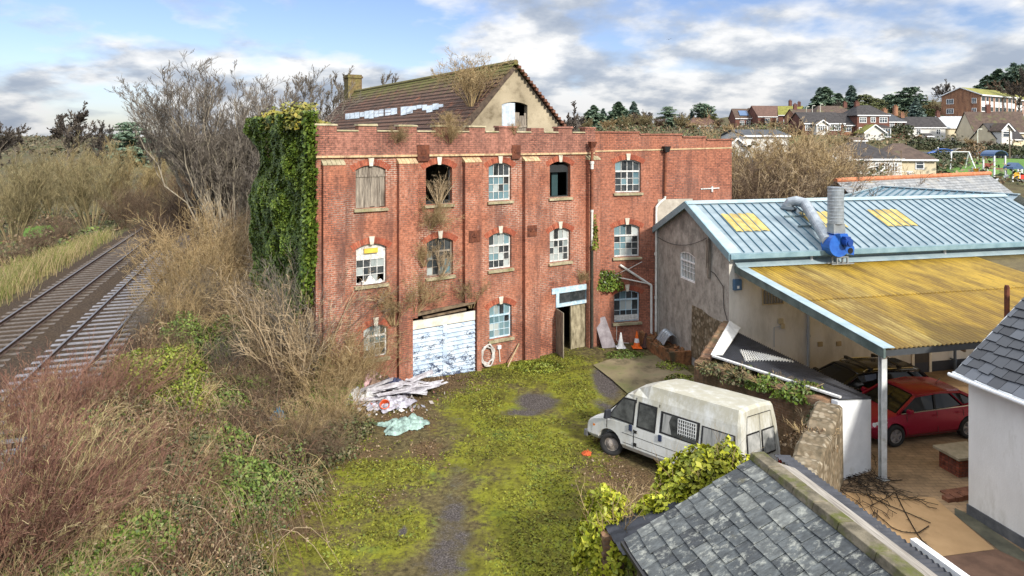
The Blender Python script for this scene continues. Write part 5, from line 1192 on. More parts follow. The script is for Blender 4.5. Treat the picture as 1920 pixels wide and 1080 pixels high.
# --- white van
s = NT('dirty_white_van_paint'); nv = s.coord(); o3 = s.sepx(nv)
c = s.ramp(s.noise(s.coord('Object', (1, 1, .6)), 1.6, 8, .7), [(.34, (0.44, 0.44, 0.41)), (.6, (0.58, 0.59, 0.575))])
dm = s.math('ADD', s.noise(s.coord('Object', (1.4, 1.4, .45)), 2.0, 9, .75), s.math('MULTIPLY', s.math('SUBTRACT', o3[2], 1.6), .17))
c = s.mix(s.ramp(dm, [(.42, 0), (.64, .75)]), c, (0.30, 0.275, 0.19))
c = s.mix(s.ramp(s.math('SUBTRACT', s.noise(s.coord('Object', (2, 2, .5), (7, 1, 3)), 2.4, 8, .75), s.math('MULTIPLY', o3[2], .10)), [(.50, 0), (.62, .6)]), c, (0.34, 0.26, 0.13))
van_m = s.out(c, .5, 0, .4)
van = thing('white_van', 'abandoned white high roof van with dirty roof and curtained windows', 'van', (4.57, 19.13, .02), 0)
van.rotation_euler = (R_(7.0), R_(2.0), R_(132.5)); van.scale = (1.09, 1.07, .985); van.location = (4.68, 18.99, -.02)
def vst(x, zb, ws, zs, wb, zbelt, ww, zw, wf, zf, wr, zr, zc, dx=0.0):
    return [(x, 0, zb), (x, ws * .92, zb), (x, ws, zs), (x + dx*.3, wb, zbelt), (x + dx*.75, ww, zw), (x + dx*.85, wf, zf), (x + dx, wr, zr), (x + dx, wr * .5, zc - .01), (x + dx, 0, zc)]
ST = [vst(-2.38, .42, .93, .52, .94, 1.08, .87, 1.80, .85, 1.92, .74, 2.24, 2.28, .18),
      vst(-2.30, .36, .96, .48, .97, 1.08, .89, 1.82, .88, 1.94, .78, 2.30, 2.35, .18),
      vst(-1.0, .36, .965, .48, .975, 1.08, .90, 1.82, .88, 1.94, .79, 2.30, 2.37),
      vst(.35, .36, .965, .48, .975, 1.08, .90, 1.82, .88, 1.94, .77, 2.28, 2.35),
      vst(.80, .36, .965, .48, .975, 1.08, .895, 1.82, .87, 1.93, .68, 2.10, 2.17),
      vst(1.06, .36, .965, .48, .97, 1.07, .86, 1.80, .80, 1.88, .6, 1.93, 1.95),
      vst(1.42, .36, .965, .48, .965, 1.05, .86, 1.42, .80, 1.47, .6, 1.50, 1.51),
      vst(1.80, .36, .96, .48, .95, 1.0, .88, 1.07, .80, 1.09, .6, 1.11, 1.12),
      vst(2.12, .36, .95, .46, .93, .90, .86, .95, .78, .97, .6, .985, .99),
      vst(2.30, .38, .92, .46, .89, .76, .82, .83, .74, .85, .6, .86, .865),
      vst(2.37, .42, .86, .48, .84, .66, .78, .70, .7, .72, .55, .73, .735)]
mb = MB(); loft(mb, ST); body = mb.build('body', van_m, van)
cut = []
for x in (1.50, -1.35):
    for sy in (-1, 1):
        c_ = MB(); c_.tube([(x, sy * .62, .36), (x, sy * 1.3, .36)], .41, 24); cut.append(c_.build('cutter', van_m, van))
bpy.context.view_layer.update(); boolean_cut(body, cut)
bm = bmesh.new(); bm.from_mesh(body.data); bmesh.ops.recalc_face_normals(bm, faces=bm.faces[:]); bm.to_mesh(body.data); bm.free()
b_ = body.modifiers.new('bev', 'BEVEL'); b_.width = .02; b_.segments = 2; b_.angle_limit = R_(25)
def side_y(z, off=.012):
    return (.975 + (.90 - .975) * (z - 1.08) / .74 if z > 1.08 else .965 + .01 * (z - .48) / .6) + off
van_rub = m_plain('window_rubber', (0.012, 0.012, 0.013), .6)
curt = m_two('grey_curtain', (0.14, 0.145, 0.14), (0.36, 0.36, 0.345), 3, .6, stretch=(8, 1, .4))
vglass = m_two('dusty_van_glass', (0.02, 0.022, 0.023), (0.10, 0.105, 0.10), 2.5, .15)
def van_window(name, quad, mat, sy=1, extra=None, parent=van):
    cx_ = sum(q[0] for q in quad) / 4; cz2 = sum(q[1] for q in quad) / 4
    def P(q, off, gr): x = cx_ + (q[0] - cx_) * gr; z = cz2 + (q[1] - cz2) * gr; return (x, sy * side_y(z, off), z)
    mb = MB(); mb.add([P(q, .006, 1.12 if abs(q[0]-cx_) > .3 else 1.17) for q in quad], [(0, 1, 2, 3)]); r = mb.build(name, van_rub, parent)
    mb = MB(); mb.add([P(q, .012, 1.0) for q in quad], [(0, 1, 2, 3)]); mb.build('pane', mat, r); return r
wz0, wz1 = 1.16, 1.74
for sy in (1, -1):
    van_window('door_window', [(1.52, wz0), (.76, wz0), (.76, wz1 + .02), (1.12, wz1)], vglass, sy)
    van_window('side_window', [(.58, wz0 - .02), (.08, wz0 - .02), (.08, wz1), (.58, wz1)], vglass, sy)
    w = van_window('side_window', [(-.14, wz0 + .02), (-1.14, wz0 + .02), (-1.14, wz1 - .04), (-.14, wz1 - .04)], vglass, sy)
    if sy > 0:
        mb = MB(); 
        for i in range(9): x = -.62 - i * .062; mb.box(x, x + .014, side_y(1.45, .008), side_y(1.45, .03), wz0 + .04, wz1 - .06)
        for j in range(6): z = wz0 + .06 + j * .09; mb.box(-1.12, -.62, side_y(1.45, .008), side_y(1.45, .032), z, z + .014)
        mb.build('wire_guard', m_plain('white_wire', (0.55, 0.56, 0.56), .5), w)
        mb = MB(); mb.add([(-.16, side_y(wz0 + .04, .014), wz0 + .04), (-.44, side_y(wz0 + .04, .014), wz0 + .04), (-.34, side_y(1.5, .014), 1.5), (-.40, side_y(wz1 - .06, .014), wz1 - .06), (-.16, side_y(wz1 - .06, .014), wz1 - .06)], [(0, 1, 2, 3, 4)]); mb.build('curtain', curt, w)
    van_window('side_window', [(-1.30, wz0), (-2.12, wz0), (-2.08, wz1 - .08), (-1.30, wz1 - .08)], curt, sy)
    mb = MB(); ln = m_plain('dark_seam', (0.035, 0.033, 0.03), .8) if sy == 1 else ln
    for x, z0, z1 in ((.70, .50, 1.88), (-.02, .50, 1.88), (.70, .50, 1.0), (1.60, .78, 1.06)): 
        mb.add([(x - .012, sy * side_y(z0, .004), z0), (x + .012, sy * side_y(z0, .004), z0), (x + .012, sy * side_y(z1, .004), z1), (x - .012, sy * side_y(z1, .004), z1)], [(0, 1, 2, 3)])
    for x0, x1, z in ((1.08, -2.15, .80), (1.04, -2.2, .54)): mb.add([(x0, sy * side_y(z, .004), z), (x1, sy * side_y(z, .004), z), (x1, sy * side_y(z + .014, .004), z + .014), (x0, sy * side_y(z + .014, .004), z + .014)], [(0, 1, 2, 3)])
    mb.build('door_seam', ln, van)
    for x in (.80, -.12 if sy > 0 else .80):
        mb = MB(); mb.box(x - .045, x + .045, sy * side_y(1.0, .0), sy * side_y(1.0, .035), .94, 1.10); mb.build('door_handle', m_plain('blue_black_handle', (0.02, 0.03, 0.07), .5), van)
    mb = MB(); mb.box(.60, .68, sy * side_y(1, 0), sy * side_y(1, .03), .92, .99); mb.box(.60, .70, sy * side_y(.6, 0), sy * side_y(.6, .02), .56, .64); mb.build('fuel_flap', black_t, van)
    mb = MB(); mb.hexa([(1.46, sy*.98, 1.10), (1.56, sy*.98, 1.10), (1.56, sy*1.20, 1.10), (1.46, sy*1.20, 1.10)], [(1.46, sy*.98, 1.36), (1.54, sy*.98, 1.36), (1.54, sy*1.18, 1.36), (1.46, sy*1.18, 1.36)]); mb.build('mirror', m_plain('dark_mirror_case', (0.02, 0.022, 0.03), .5), van, bevel=.02)
    mb = MB(); mb.box(2.02, 2.10, sy * .90, sy * .945, .70, .76); mb.build('side_indicator', m_plain('amber_lens', (0.6, 0.18, 0.02), .3), van)
    mb = MB(); mb.box(2.315, 2.385, sy * .52, sy * .80, .60, .74); mb.build('headlight', m_plain('headlight_glass', (0.4, 0.42, 0.42), .15), van)
    for x in (1.50, -1.35): make_wheel(van, x, sy * .83, .325, .19, steel_m, 0, 0.35 if x > 0 else 0)
# windscreen, grille, bumpers, rear
mb = MB(); mb.add([(1.78, .80, 1.14), (1.78, -.80, 1.14), (1.10, -.72, 1.90), (1.10, .72, 1.90)], [(0, 1, 2, 3)]); mb.build('windscreen', vglass, van)
mb = MB(); mb.box(2.36, 2.39, -.5, .5, .52, .70); mb.build('grille', black_t, van)
mb = MB(); mb.box(2.30, 2.44, -.93, .93, .30, .50); mb.build('front_bumper', m_plain('grey_bumper', (0.10, 0.10, 0.10), .7), van, bevel=.03)
mb = MB(); mb.box(-2.48, -2.36, -.93, .93, .34, .50); mb.build('rear_bumper', m_plain('grey_bumper2', (0.16, 0.16, 0.16), .7), van, bevel=.03)
def rear_x(z): return -2.38 + .18 * (.3 * (z - .5) / .58 if z < 1.08 else .3 + .45 * (z - 1.08) / .72 if z < 1.8 else .75 + .25 * (z - 1.8) / .42) - .014
for y0, y1 in ((.07, .66), (-.66, -.07)):
    mb = MB(); mb.add([(rear_x(1.1), y0 - .04, 1.08), (rear_x(1.1), y1 + .04, 1.08), (rear_x(1.7), y1 + .01, 1.72), (rear_x(1.7), y0 - .03, 1.72)], [(0, 1, 2, 3)]); r = mb.build('rear_window', van_rub, van)
    mb = MB(); mb.add([(rear_x(1.12) - .006, y0, 1.12), (rear_x(1.12) - .006, y1, 1.12), (rear_x(1.68) - .006, y1 - .03, 1.68), (rear_x(1.68) - .006, y0, 1.68)], [(0, 1, 2, 3)]); mb.build('pane', curt, r)
mb = MB()
for y in (-.006, .80, -.80): mb.add([(rear_x(.5) - .002, y - .007, .5), (rear_x(.5) - .002, y + .007, .5), (rear_x(1.08) - .002, y*.98 + .007, 1.08), (rear_x(1.08) - .002, y*.98 - .007, 1.08)], [(0, 1, 2, 3)]); mb.add([(rear_x(1.08) - .002, y*.98 - .007, 1.08), (rear_x(1.08) - .002, y*.98 + .007, 1.08), (rear_x(2.1) - .002, y*.72 + .007, 2.12), (rear_x(2.1) - .002, y*.72 - .007, 2.12)], [(0, 1, 2, 3)])
mb.bar((rear_x(2.1) - .004, .56, 2.13), (rear_x(2.1) - .004, -.56, 2.13), .015, .015); mb.build('rear_door_seam', ln, van)
for y in (.86, -.86): mb = MB(); mb.box(-2.385, -2.34, y - .05, y + .05, .62, .92); mb.build('tail_light', m_plain('red_lens', (0.35, 0.02, 0.015), .3), van)

# --- cars
def make_car(name, label, paint, L=4.35, estate=False, group=None, simple=False):
    th = thing(name, label, 'car', (0, 0, 0), 0, group); h = L / 2; k = L / 4.35
    def cst(x, zb, w, ztop, wt): return [(x*k, 0, zb), (x*k, w*.86, zb), (x*k, w*.97, zb + .14), (x*k, w, .62 if ztop > .7 else ztop - .08), (x*k, wt, ztop - .03), (x*k, wt*.9, ztop), (x*k, 0, ztop + .03)]
    st = [cst(-2.17, .40, .66, .86, .60), cst(-2.08, .30, .80, .99, .72), cst(-1.75, .22, .88, 1.04, .80), cst(-1.0, .20, .905, 1.01, .82), cst(0, .20, .91, .98, .83), cst(.7, .20, .91, .96, .83), cst(1.15, .20, .90, .95, .82), cst(1.55, .20, .885, .86, .76), cst(1.92, .22, .83, .75, .66), cst(2.1, .28, .70, .64, .55), cst(2.18, .38, .52, .54, .42)]
    mb = MB(); loft(mb, st); b = mb.build('body', paint, th)
    cut = []
    for x in (1.36*k, -1.30*k):
        for sy in (-1, 1): c_ = MB(); c_.tube([(x, sy*.60, .33), (x, sy*1.2, .33)], .37, 22); cut.append(c_.build('cutter', paint, th))
    bpy.context.view_layer.update(); boolean_cut(b, cut)
    b.data.polygons.foreach_set('use_smooth', [True] * len(b.data.polygons)); m = b.modifiers.new('bev', 'BEVEL'); m.width = .025; m.segments = 2; m.angle_limit = R_(28)
    try: b.data.set_sharp_from_angle(angle=R_(35))
    except Exception: pass
    # greenhouse
    xr, xe = (-1.25, -2.06) if not estate else (-1.72, -2.10)
    def gst(x, zt, wb, wt): return [(x*k, 0, .93), (x*k, wb, .93), (x*k, wt + (wb - wt)*.15, zt - .06), (x*k, wt*.9, zt), (x*k, 0, zt + .025)]
    gs = [gst(xe, 1.02, .70, .68), gst(xr, 1.40, .78, .57), gst(-.5, 1.455, .82, .60), gst(.25, 1.43, .82, .60), gst(.5, 1.36, .81, .59), gst(1.22, .955, .76, .74)]
    mb = MB(); loft(mb, gs); mb.build('window_glass', car_glass, th)
    mb = MB()
    rp = [gst(x, z + .012, 0.8, w) for x, z, w in ((xr - .04, 1.395, .585), (-.5, 1.455, .615), (.25, 1.43, .615), (.46, 1.385, .60))]
    rows = [[(p[2][0], p[2][1] + .012, p[2][2]), (p[3][0], p[3][1], p[3][2] + .004), p[4], (p[3][0], -p[3][1], p[3][2] + .004), (p[2][0], -p[2][1] - .012, p[2][2])] for p in rp]
    vs = [q for r in rows for q in r]; mb.add(vs, [(i*5+j, i*5+j+1, (i+1)*5+j+1, (i+1)*5+j) for i in range(3) for j in range(4)]); rf_ = mb.build('roof', paint, th, smooth=True); so_ = rf_.modifiers.new('sol', 'SOLIDIFY'); so_.thickness = .025
    for sy in (-1, 1):
        mb = MB(); mb.bar((1.20*k, sy*.775, .95), (.46*k, sy*.625, 1.36), .07, .05); mb.bar((.46*k, sy*.632, 1.36), (-.45*k, sy*.655, 1.42), .05, .06); mb.bar((-.45*k, sy*.655, 1.42), (xr*k, sy*.615, 1.35), .05, .06)
        mb.bar((xr*k, sy*.60, 1.36), (xe*k, sy*.71, 1.0), .10, .08); mb.bar(((xr + .42)*k, sy*.645, 1.37), ((xr - .0)*k, sy*.80, .96), .05, .04); mb.build('pillar', paint, th)
        mb = MB(); mb.bar((-.12*k, sy*.83, .96), (-.22*k, sy*.655, 1.40), .05, .03); mb.build('door_pillar', black_t, th)
        mb = MB(); mb.bar((1.12*k, sy*.835, .955), (-1.70*k, sy*.825, 1.005), .02, .025); 
        if estate: mb.bar((1.0*k, sy*.76, 1.05), (.42*k, sy*.645, 1.37), .018, .018); mb.bar((.42*k, sy*.645, 1.37), (-.45*k, sy*.665, 1.435), .018, .018); mb.bar((-.45*k, sy*.665, 1.435), (-1.5*k, sy*.65, 1.35), .018, .018); mb.bar((-1.5*k, sy*.65, 1.35), (-1.78*k, sy*.82, 1.005), .018, .018)
        mb.build('window_trim', chrome, th)
        if simple: pass
        mb = MB(); mb.hexa([(.82*k, sy*.86, .97), (1.0*k, sy*.86, .97), (.98*k, sy*1.03, .99), (.84*k, sy*1.03, .99)], [(.82*k, sy*.86, 1.10), (.96*k, sy*.86, 1.10), (.94*k, sy*1.02, 1.11), (.84*k, sy*1.02, 1.11)]); mb.build('mirror', paint, th, bevel=.02)
        mb = MB()
        for x in (.95, -.15, -1.05): mb.bar((x*k, sy*.912, .30), (x*k - (.0 if x > -1 else .1), sy*.86, .93), .010, .008)
        mb.bar((1.0*k, sy*.905, .30), (-1.0*k, sy*.905, .30), .012, .012); mb.build('door_seam', black_t, th)
        mb = MB(); mb.bar((.05*k, sy*.905, .83), (-.12*k, sy*.905, .835), .02, .03); mb.bar((-.85*k, sy*.905, .84), (-1.02*k, sy*.905, .845), .02, .03); mb.build('door_handle', paint, th)
        mb = MB(); mb.hexa([(1.85*k, sy*.60, .60), (2.12*k, sy*.50, .58), (2.0*k, sy*.75, .60), (1.70*k, sy*.86, .64)], [(1.80*k, sy*.58, .745), (2.02*k, sy*.50, .68), (1.92*k, sy*.73, .70), (1.62*k, sy*.85, .77)]); mb.build('headlight', m_plain('clear_lamp', (0.5, 0.52, 0.53), .1), th)
        mb = MB(); mb.hexa([(-2.12*k, sy*.56, .80), (-2.02*k, sy*.56, .80), (-1.72*k, sy*.885, .82), (-2.05*k, sy*.78, .80)], [(-2.10*k, sy*.56, .95), (-2.02*k, sy*.56, .95), (-1.78*k, sy*.86, .96), (-2.03*k, sy*.74, .95)]); mb.build('tail_light', m_plain('red_tail_lens', (0.45, 0.015, 0.015), .2), th)
        for x in (1.36*k, -1.30*k): make_wheel(th, x, sy*.80, .325, .21, alloy_m, 0 if simple else 5)
    mb = MB(); mb.box(2.10*k, 2.20*k, -.45, .45, .30, .44); mb.build('grille', black_t, th)
    mb = MB(); mb.tube([(-.95*k, 0, 1.43), (-1.15*k, 0, 1.58)], .01, 5); mb.build('aerial', black_t, th)
    if estate:
        for sy in (-1, 1): mb = MB(); mb.tube([(.25*k, sy*.60, 1.43), (.15*k, sy*.60, 1.50), (-1.5*k, sy*.60, 1.46), (-1.62*k, sy*.60, 1.39)], .018, 6); mb.build('roof_rail', chrome, th)
        for x in (.0, -1.1): mb = MB(); mb.box(x - .05, x + .05, -.68, .68, 1.545, 1.57); mb.box(x - .05, x + .06, -.66, -.54, 1.48, 1.545); mb.box(x - .05, x + .06, .54, .66, 1.48, 1.545); mb.build('roof_bar', black_t, th)
    return th
def paint(name, c, met=.4): 
    s = NT(name); return s.out(s.mix(s.ramp(s.noise(s.coord(), 40, 4, .7), [(.5, 0), (.7, .35)]), c, tuple(min(1, x * 1.8 + .03) for x in c)), .25, met * .5, .5)
red = make_car('red_car', 'metallic red hatchback parked behind the galvanised post', paint('metallic_red_paint', (0.24, 0.004, 0.026)))
fw_ = gnd(1676, 838); a_ = WS.ang + math.pi
red.rotation_euler = (0, 0, a_); fdir = Vector((math.cos(a_), math.sin(a_), 0)); ldir = Vector((-fdir.y, fdir.x, 0))
red.location = fw_ - fdir * 1.36 - ldir * .80 + Vector((0, 0, .03))
blk_car = make_car('black_estate_car', 'black estate car with roof bars under the yellow canopy', paint('black_car_paint', (0.012, 0.012, 0.013), .2), 4.75, True)
tl = at(1742, 719, 22.9); tl.z = .03
blk_car.rotation_euler = (0, 0, a_ - R_(2)); blk_car.location = tl + fdir * 2.2 - ldir * .75

# ------------------------------------------------------------------ pipes on the mill and wing
th = thing('rusty_downpipe', 'rusty and white downpipe with hopper at the corner of mill and wing', 'downpipe', MF.w(0, 0, 0), MF.ang)
up = MF.u(1109, -.3); red_p = m_two('red_brown_pipe', (0.10, 0.03, 0.018), (0.26, 0.09, 0.04), 5, .7); dk_p = m_two('black_wet_pipe', (0.012, 0.012, 0.010), (0.05, 0.045, 0.03), 5, .7)
mb = MB(); mb.hexa([(up-.10, -.42, 8.95), (up+.10, -.42, 8.95), (up+.10, -.25, 8.95), (up-.10, -.25, 8.95)], [(up-.17, -.50, 9.22), (up+.17, -.50, 9.22), (up+.17, -.25, 9.22), (up-.17, -.25, 9.22)]); mb.build('hopper', rust_m, th)
for z0, z1, m_, r in ((8.35, 8.95, red_p, .065), (8.0, 8.35, pipe_w, .075), (6.2, 8.0, red_p, .06), (4.6, 6.2, pipe_w, .055), (.05, 4.6, dk_p, .065)):
    mb = MB(); mb.tube([(up, -.34, z0), (up, -.34, z1)], r, 10); mb.tube([(up, -.34, z1 - .12), (up, -.34, z1 - .01)], r * 1.3, 10); mb.build('pipe', m_, th)
th = thing('red_downpipe', 'red brown downpipe with black hopper that turns into a white pipe on the wing', 'downpipe', WF.w(0, 0, 0), WF.ang)
mb = MB(); mb.hexa([(3.42, -.25, 8.72), (3.60, -.25, 8.72), (3.60, -.002, 8.72), (3.42, -.002, 8.72)], [(3.36, -.32, 9.0), (3.66, -.32, 9.0), (3.66, -.002, 9.0), (3.36, -.002, 9.0)]); mb.build('hopper', black_t, th)
mb = MB(); mb.tube([(3.5, -.12, 8.72), (3.46, -.12, 6.7)], .055, 10); mb.build('pipe', red_p, th)
mb = MB(); mb.tube([(3.46, -.12, 6.7), (3.44, -.12, 6.58), (3.2, -.12, 6.42), (3.03, -.12, 6.22), (3.02, -.12, 5.9), (3.0, -.12, .05)], .055, 10); mb.tube([(3.0, -.12, 4.0), (3.0, -.12, 4.12)], .075, 10); mb.tube([(3.0, -.12, 2.0), (3.0, -.12, 2.12)], .075, 10); mb.build('lower_pipe', pipe_w, th)
th = thing('waste_pipe', 'white waste pipes with slanting branches beside the ground floor wing window', 'waste pipe', WF.w(0, 0, 0), WF.ang)
p = lambda px, py: (WF.uz(px, py)[0], -.10, WF.uz(px, py)[1])
mb = MB(); mb.tube([(2.78, -.11, .05), (2.78, -.11, 2.6), p(1219, 534), p(1161, 496)], .055, 10); mb.build('pipe', pipe_w, th)
mb = MB(); mb.tube([p(1219, 532), p(1195, 527), p(1156, 519), p(1122, 511)], .03, 8); mb.build('branch_pipe', pipe_w, th)
mb = MB(); mb.tube([p(1152, 514), p(1180, 502), p(1202, 490)], .012, 5); mb.build('wire', pipe_w, th)
mb = MB(); mb.tube([(1.12, -.05, .95), (1.1, -.06, .2), (1.25, -.15, .12), (1.6, -.3, .12)], .012, 5); mb.build('hanging_wire', pipe_w, th)

# ------------------------------------------------------------------ cones and odds and ends
def cone(label, px, py, cm, sm, tilt=(0, 0, 0), h=.72):
    th = thing('traffic_cone', label, 'traffic cone', gnd(px, py) + Vector((0, 0, .10)), .4, 'traffic cones by the wing wall'); th.rotation_euler = tilt
    mb = MB(); mb.box(-.21, .21, -.21, .21, 0, .035); mb.build('base', cm, th, bevel=.012)
    mb = MB(); mb.lathe([(.165, .036), (.115, .24*h/.72)], 20); mb.lathe([(.08, .42*h/.72), (.028, h), (.015, h)], 20); mb.build('body', cm, th, smooth=False)
    mb = MB(); mb.lathe([(.1165, .2402*h/.72), (.0815, .4198*h/.72)], 20); mb.build('sleeve', sm, th)
    return th
oc = m_plain('orange_cone', (0.72, 0.13, 0.015), .5); wc = m_two('faded_white_cone', (0.55, 0.56, 0.56), (0.72, 0.72, 0.72), 5, .6); dc = m_two('dirty_dark_cone', (0.03, 0.015, 0.012), (0.09, 0.04, 0.03), 6, .8)
cone('bright orange traffic cone with a white band', 1194, 656, oc, wc); cone('faded all white traffic cone beside a leaning board', 1164, 656, wc, wc, h=.66); cone('dirty dark traffic cone beside the white pipes', 1210, 655, dc, dc, (0, .06, .4), .62)
mb = MB(); rr = random.Random(6); pts = []
for i in range(24 * 5 + 1):
    g = 2 * math.pi * i / 24; r = .33 + .05 * math.sin(i * .41) + .02 * math.sin(i * 1.7); pts.append((r * .85 * math.sin(g), -.06 - .035 * abs(math.sin(i * .21)), r * 1.15 * math.cos(g) + .03 * math.sin(i * .13)))
mb.tube(pts, .028, 7); u, z = MF.uz(912, 665); o = mb.build('hose_coil', m_two('grey_white_hose', (0.30, 0.28, 0.26), (0.60, 0.58, 0.55), 5, .6), smooth=True); o.location = MF.w(u, -.02, z); o.rotation_euler = (0, 0, MF.ang); tag(o, 'coiled pale hose hanging on the mill wall beside the garage door', 'hose')
u, z = MF.uz(934, 650); th = thing('standpipe', 'small white tap box with pipe on the mill wall under a window', 'standpipe', MF.w(u, 0, z), MF.ang)
mb = MB(); mb.box(-.08, .08, -.12, -.002, -.07, .07); mb.build('box', wc, th)
mb = MB(); mb.tube([(.02, -.05, -.07), (.06, -.05, -.62)], .022, 7); mb.build('pipe', pipe_w, th)
def stick(label, p, q, r, mat, name='leaning_pole', cat='pole'):
    mb = MB(); c_ = Vector(p); mb.tube([(0, 0, 0), tuple((Vector(q) - c_) * .5 + Vector((0, 0, .01))), tuple(Vector(q) - c_)], [r, r * .95, r * .9], 7); o = mb.build(name, mat); o.location = c_; return tag(o, label, cat)
wood_p = m_two('weathered_pole', (0.26, 0.19, 0.10), (0.46, 0.36, 0.22), 6, .85)
a = MF.w(MF.u(952, -.5), -.5, .08); b = MF.w(MF.u(973, -.08), -.08, .78); stick('pale pole leaning on the mill wall right of the hose', a, b, .03, wood_p)
u0, z0 = MF.uz(995, 535); u1, z1 = MF.uz(1014, 524); 
stick('thin stick wedged across the brick wall left of the doorway', MF.w(u0, -.26, z0), MF.w(u1, -.03, z1), .012, wood_p, 'stick', 'stick')
mb = MB(); mb.raw = False; mb.hexa([(-.22, -.03, 0), (.42, -.03, 0), (.42, .01, 0), (-.22, .01, 0)], [(-.42, .50, 1.15), (.10, .50, 1.25), (.10, .54, 1.25), (-.42, .54, 1.15)]); o = mb.build('leaning_board', m_two('grey_lilac_board', (0.14, 0.12, 0.13), (0.27, 0.245, 0.26), 3, .8)); o.location = gnd(1138, 655) + Vector((0, 0, .07)); o.rotation_euler = (0, 0, WF.ang); tag(o, 'grey board leaning on the wing wall right of the doorway', 'board')

# ------------------------------------------------------------------ rubbish heap
def crumple(name, label, cat, c, sx, sy, h, mat, seed, rot=0, group=None, fold=1.0):
    rr = np.random.RandomState(seed); n = 26; a = np.linspace(-.5, .5, n); A, B = np.meshgrid(a, a)
    Z = np.zeros_like(A)
    for k in range(14):
        g = rr.uniform(0, math.pi); f = rr.uniform(6, 24); Z += rr.uniform(.3, 1) / (f ** .5) * np.abs(np.sin((A * math.cos(g) + B * math.sin(g)) * f + rr.uniform(0, 6)))
    Z = (Z - Z.min()) / (Z.max() - Z.min()); edge = np.clip(1.15 - (np.maximum(np.abs(A), np.abs(B)) * 2) ** 2, .12, 1)
    th_ = np.arctan2(B, A); wob = 1 + .16 * np.sin(th_ * 3 + seed) + .10 * np.sin(th_ * 7 + seed * 2)
    V = np.stack([A * sx * wob, B * sy * wob, Z * h * edge * fold + rr.normal(0, .008, Z.shape)], -1).reshape(-1, 3); I = np.arange(n*n).reshape(n, n)
    F = np.stack([I[:-1, :-1], I[:-1, 1:], I[1:, 1:], I[1:, :-1]], -1).reshape(-1, 4)
    o = mesh_np(name, V, F, mat); o.location = c; o.rotation_euler = (0, 0, rot); o.scale = (1.2, 1.2, 1.3); return tag(o, label, cat, group)
def yg(px, py, dz=0.0):
    p = gnd(px, py); z = yard_h(p.x, p.y); p = gnd(px, py, z); p.z = yard_h(p.x, p.y) + dz; return p
cl = {k: m_two('cloth_' + k, tuple(x * .25 for x in v), tuple(min(1, x * 1.0) for x in v), 7, .8) for k, v in dict(white=(.62, .62, .62), green=(.45, .55, .46), pink=(.56, .36, .37), grey=(.34, .36, .40), turq=(.34, .48, .43), blue=(.10, .38, .62), lilac=(.56, .54, .62), navy=(.07, .08, .16), brown=(.22, .14, .10)).items()}
crumple('crumpled_sheet', 'pale green crumpled sheet at the back left of the rubbish heap', 'sheet', yg(650, 722), 1.3, .9, .55, cl['green'], 3, .5)
crumple('crumpled_sheet', 'grey plastic sheet at the left end of the rubbish heap', 'sheet', yg(622, 728), 1.0, .8, .4, cl['grey'], 5, 1.2)
crumple('clothes', 'pink and red bundle of clothes in the middle of the rubbish heap', 'clothes', yg(690, 725), .9, .7, .6, cl['pink'], 7, .9)
crumple('clothes', 'dark navy bundle of clothes among the white panels', 'clothes', yg(735, 732, .15), .7, .5, .35, cl['navy'], 8, .2)
crumple('crumpled_sheet', 'white crumpled plastic at the front of the rubbish heap', 'sheet', yg(672, 748), 1.0, .8, .38, cl['white'], 9, .3)
crumple('crumpled_sheet', 'lilac white plastic beneath the broken panels', 'sheet', yg(735, 755), 1.3, .9, .25, cl['lilac'], 12, .8)
crumple('tarpaulin', 'turquoise tarpaulin lying alone in front of the rubbish heap', 'tarpaulin', yg(757, 800), 1.15, .75, .26, cl['turq'], 14, .4)
crumple('plastic_bag', 'bright blue plastic bag caught in the brambles', 'bag', yg(522, 808, .35), .35, .3, .35, cl['blue'], 15)
crumple('cardboard', 'brown cardboard in the rubbish heap under the clothes', 'cardboard', yg(715, 728), 1.0, .8, .4, cl['brown'], 16, .2)
pan = m_two('lilac_white_panel', (0.22, 0.20, 0.22), (0.60, 0.59, 0.62), 4, .6)
rr = random.Random(21)
for i in range(28):
    px = 700 + i * 4.2 + rr.uniform(-8, 8); py = 754 - i * .8 + rr.uniform(-14, 9)
    mb = MB(); L_ = rr.uniform(.7, 1.3); w = rr.uniform(.07, .34)
    mb.hexa([(-L_/2, -w/2, 0), (L_/2, -w/2*.8, 0), (L_/2, w/2, 0), (-L_/2, w/2, 0)], [(-L_/2, -w/2, .015), (L_/2, -w/2*.8, .015), (L_/2, w/2, .015), (-L_/2, w/2, .015)])
    o = mb.build('broken_panel', pan); o.location = yg(px, py, rr.uniform(.12, .40)); o.rotation_euler = (rr.uniform(-.45, .45), rr.uniform(-.35, .12), rr.uniform(-.3, .75)); tag(o, 'lilac white broken panel fanned out at the right of the rubbish heap', 'panel', 'broken panels in the rubbish heap')
th = thing('plastic_tub', 'orange red plastic tub at the front of the rubbish heap', 'tub', yg(721, 764), 0)
mb = MB(); mb.lathe([(.12, 0), (.16, .26), (.175, .27), (.175, .29), (.15, .29), (.11, .03)], 18); mb.build('tub', m_plain('orange_red_plastic', (0.62, 0.09, 0.02), .4), th); th.rotation_euler = (.7, .2, 0)
mb = MB(); mb.tube([(.165, 0, .27), (.12, .12, .36), (0, .17, .40), (-.12, .12, .36), (-.165, 0, .27)], .008, 5); mb.build('handle', chrome, th)
crumple('rag', 'orange rag on the ground beside the front wheel of the van', 'rag', yg(1100, 852), .22, .16, .10, m_plain('orange_rag', (0.42, 0.08, 0.02), .8), 31)
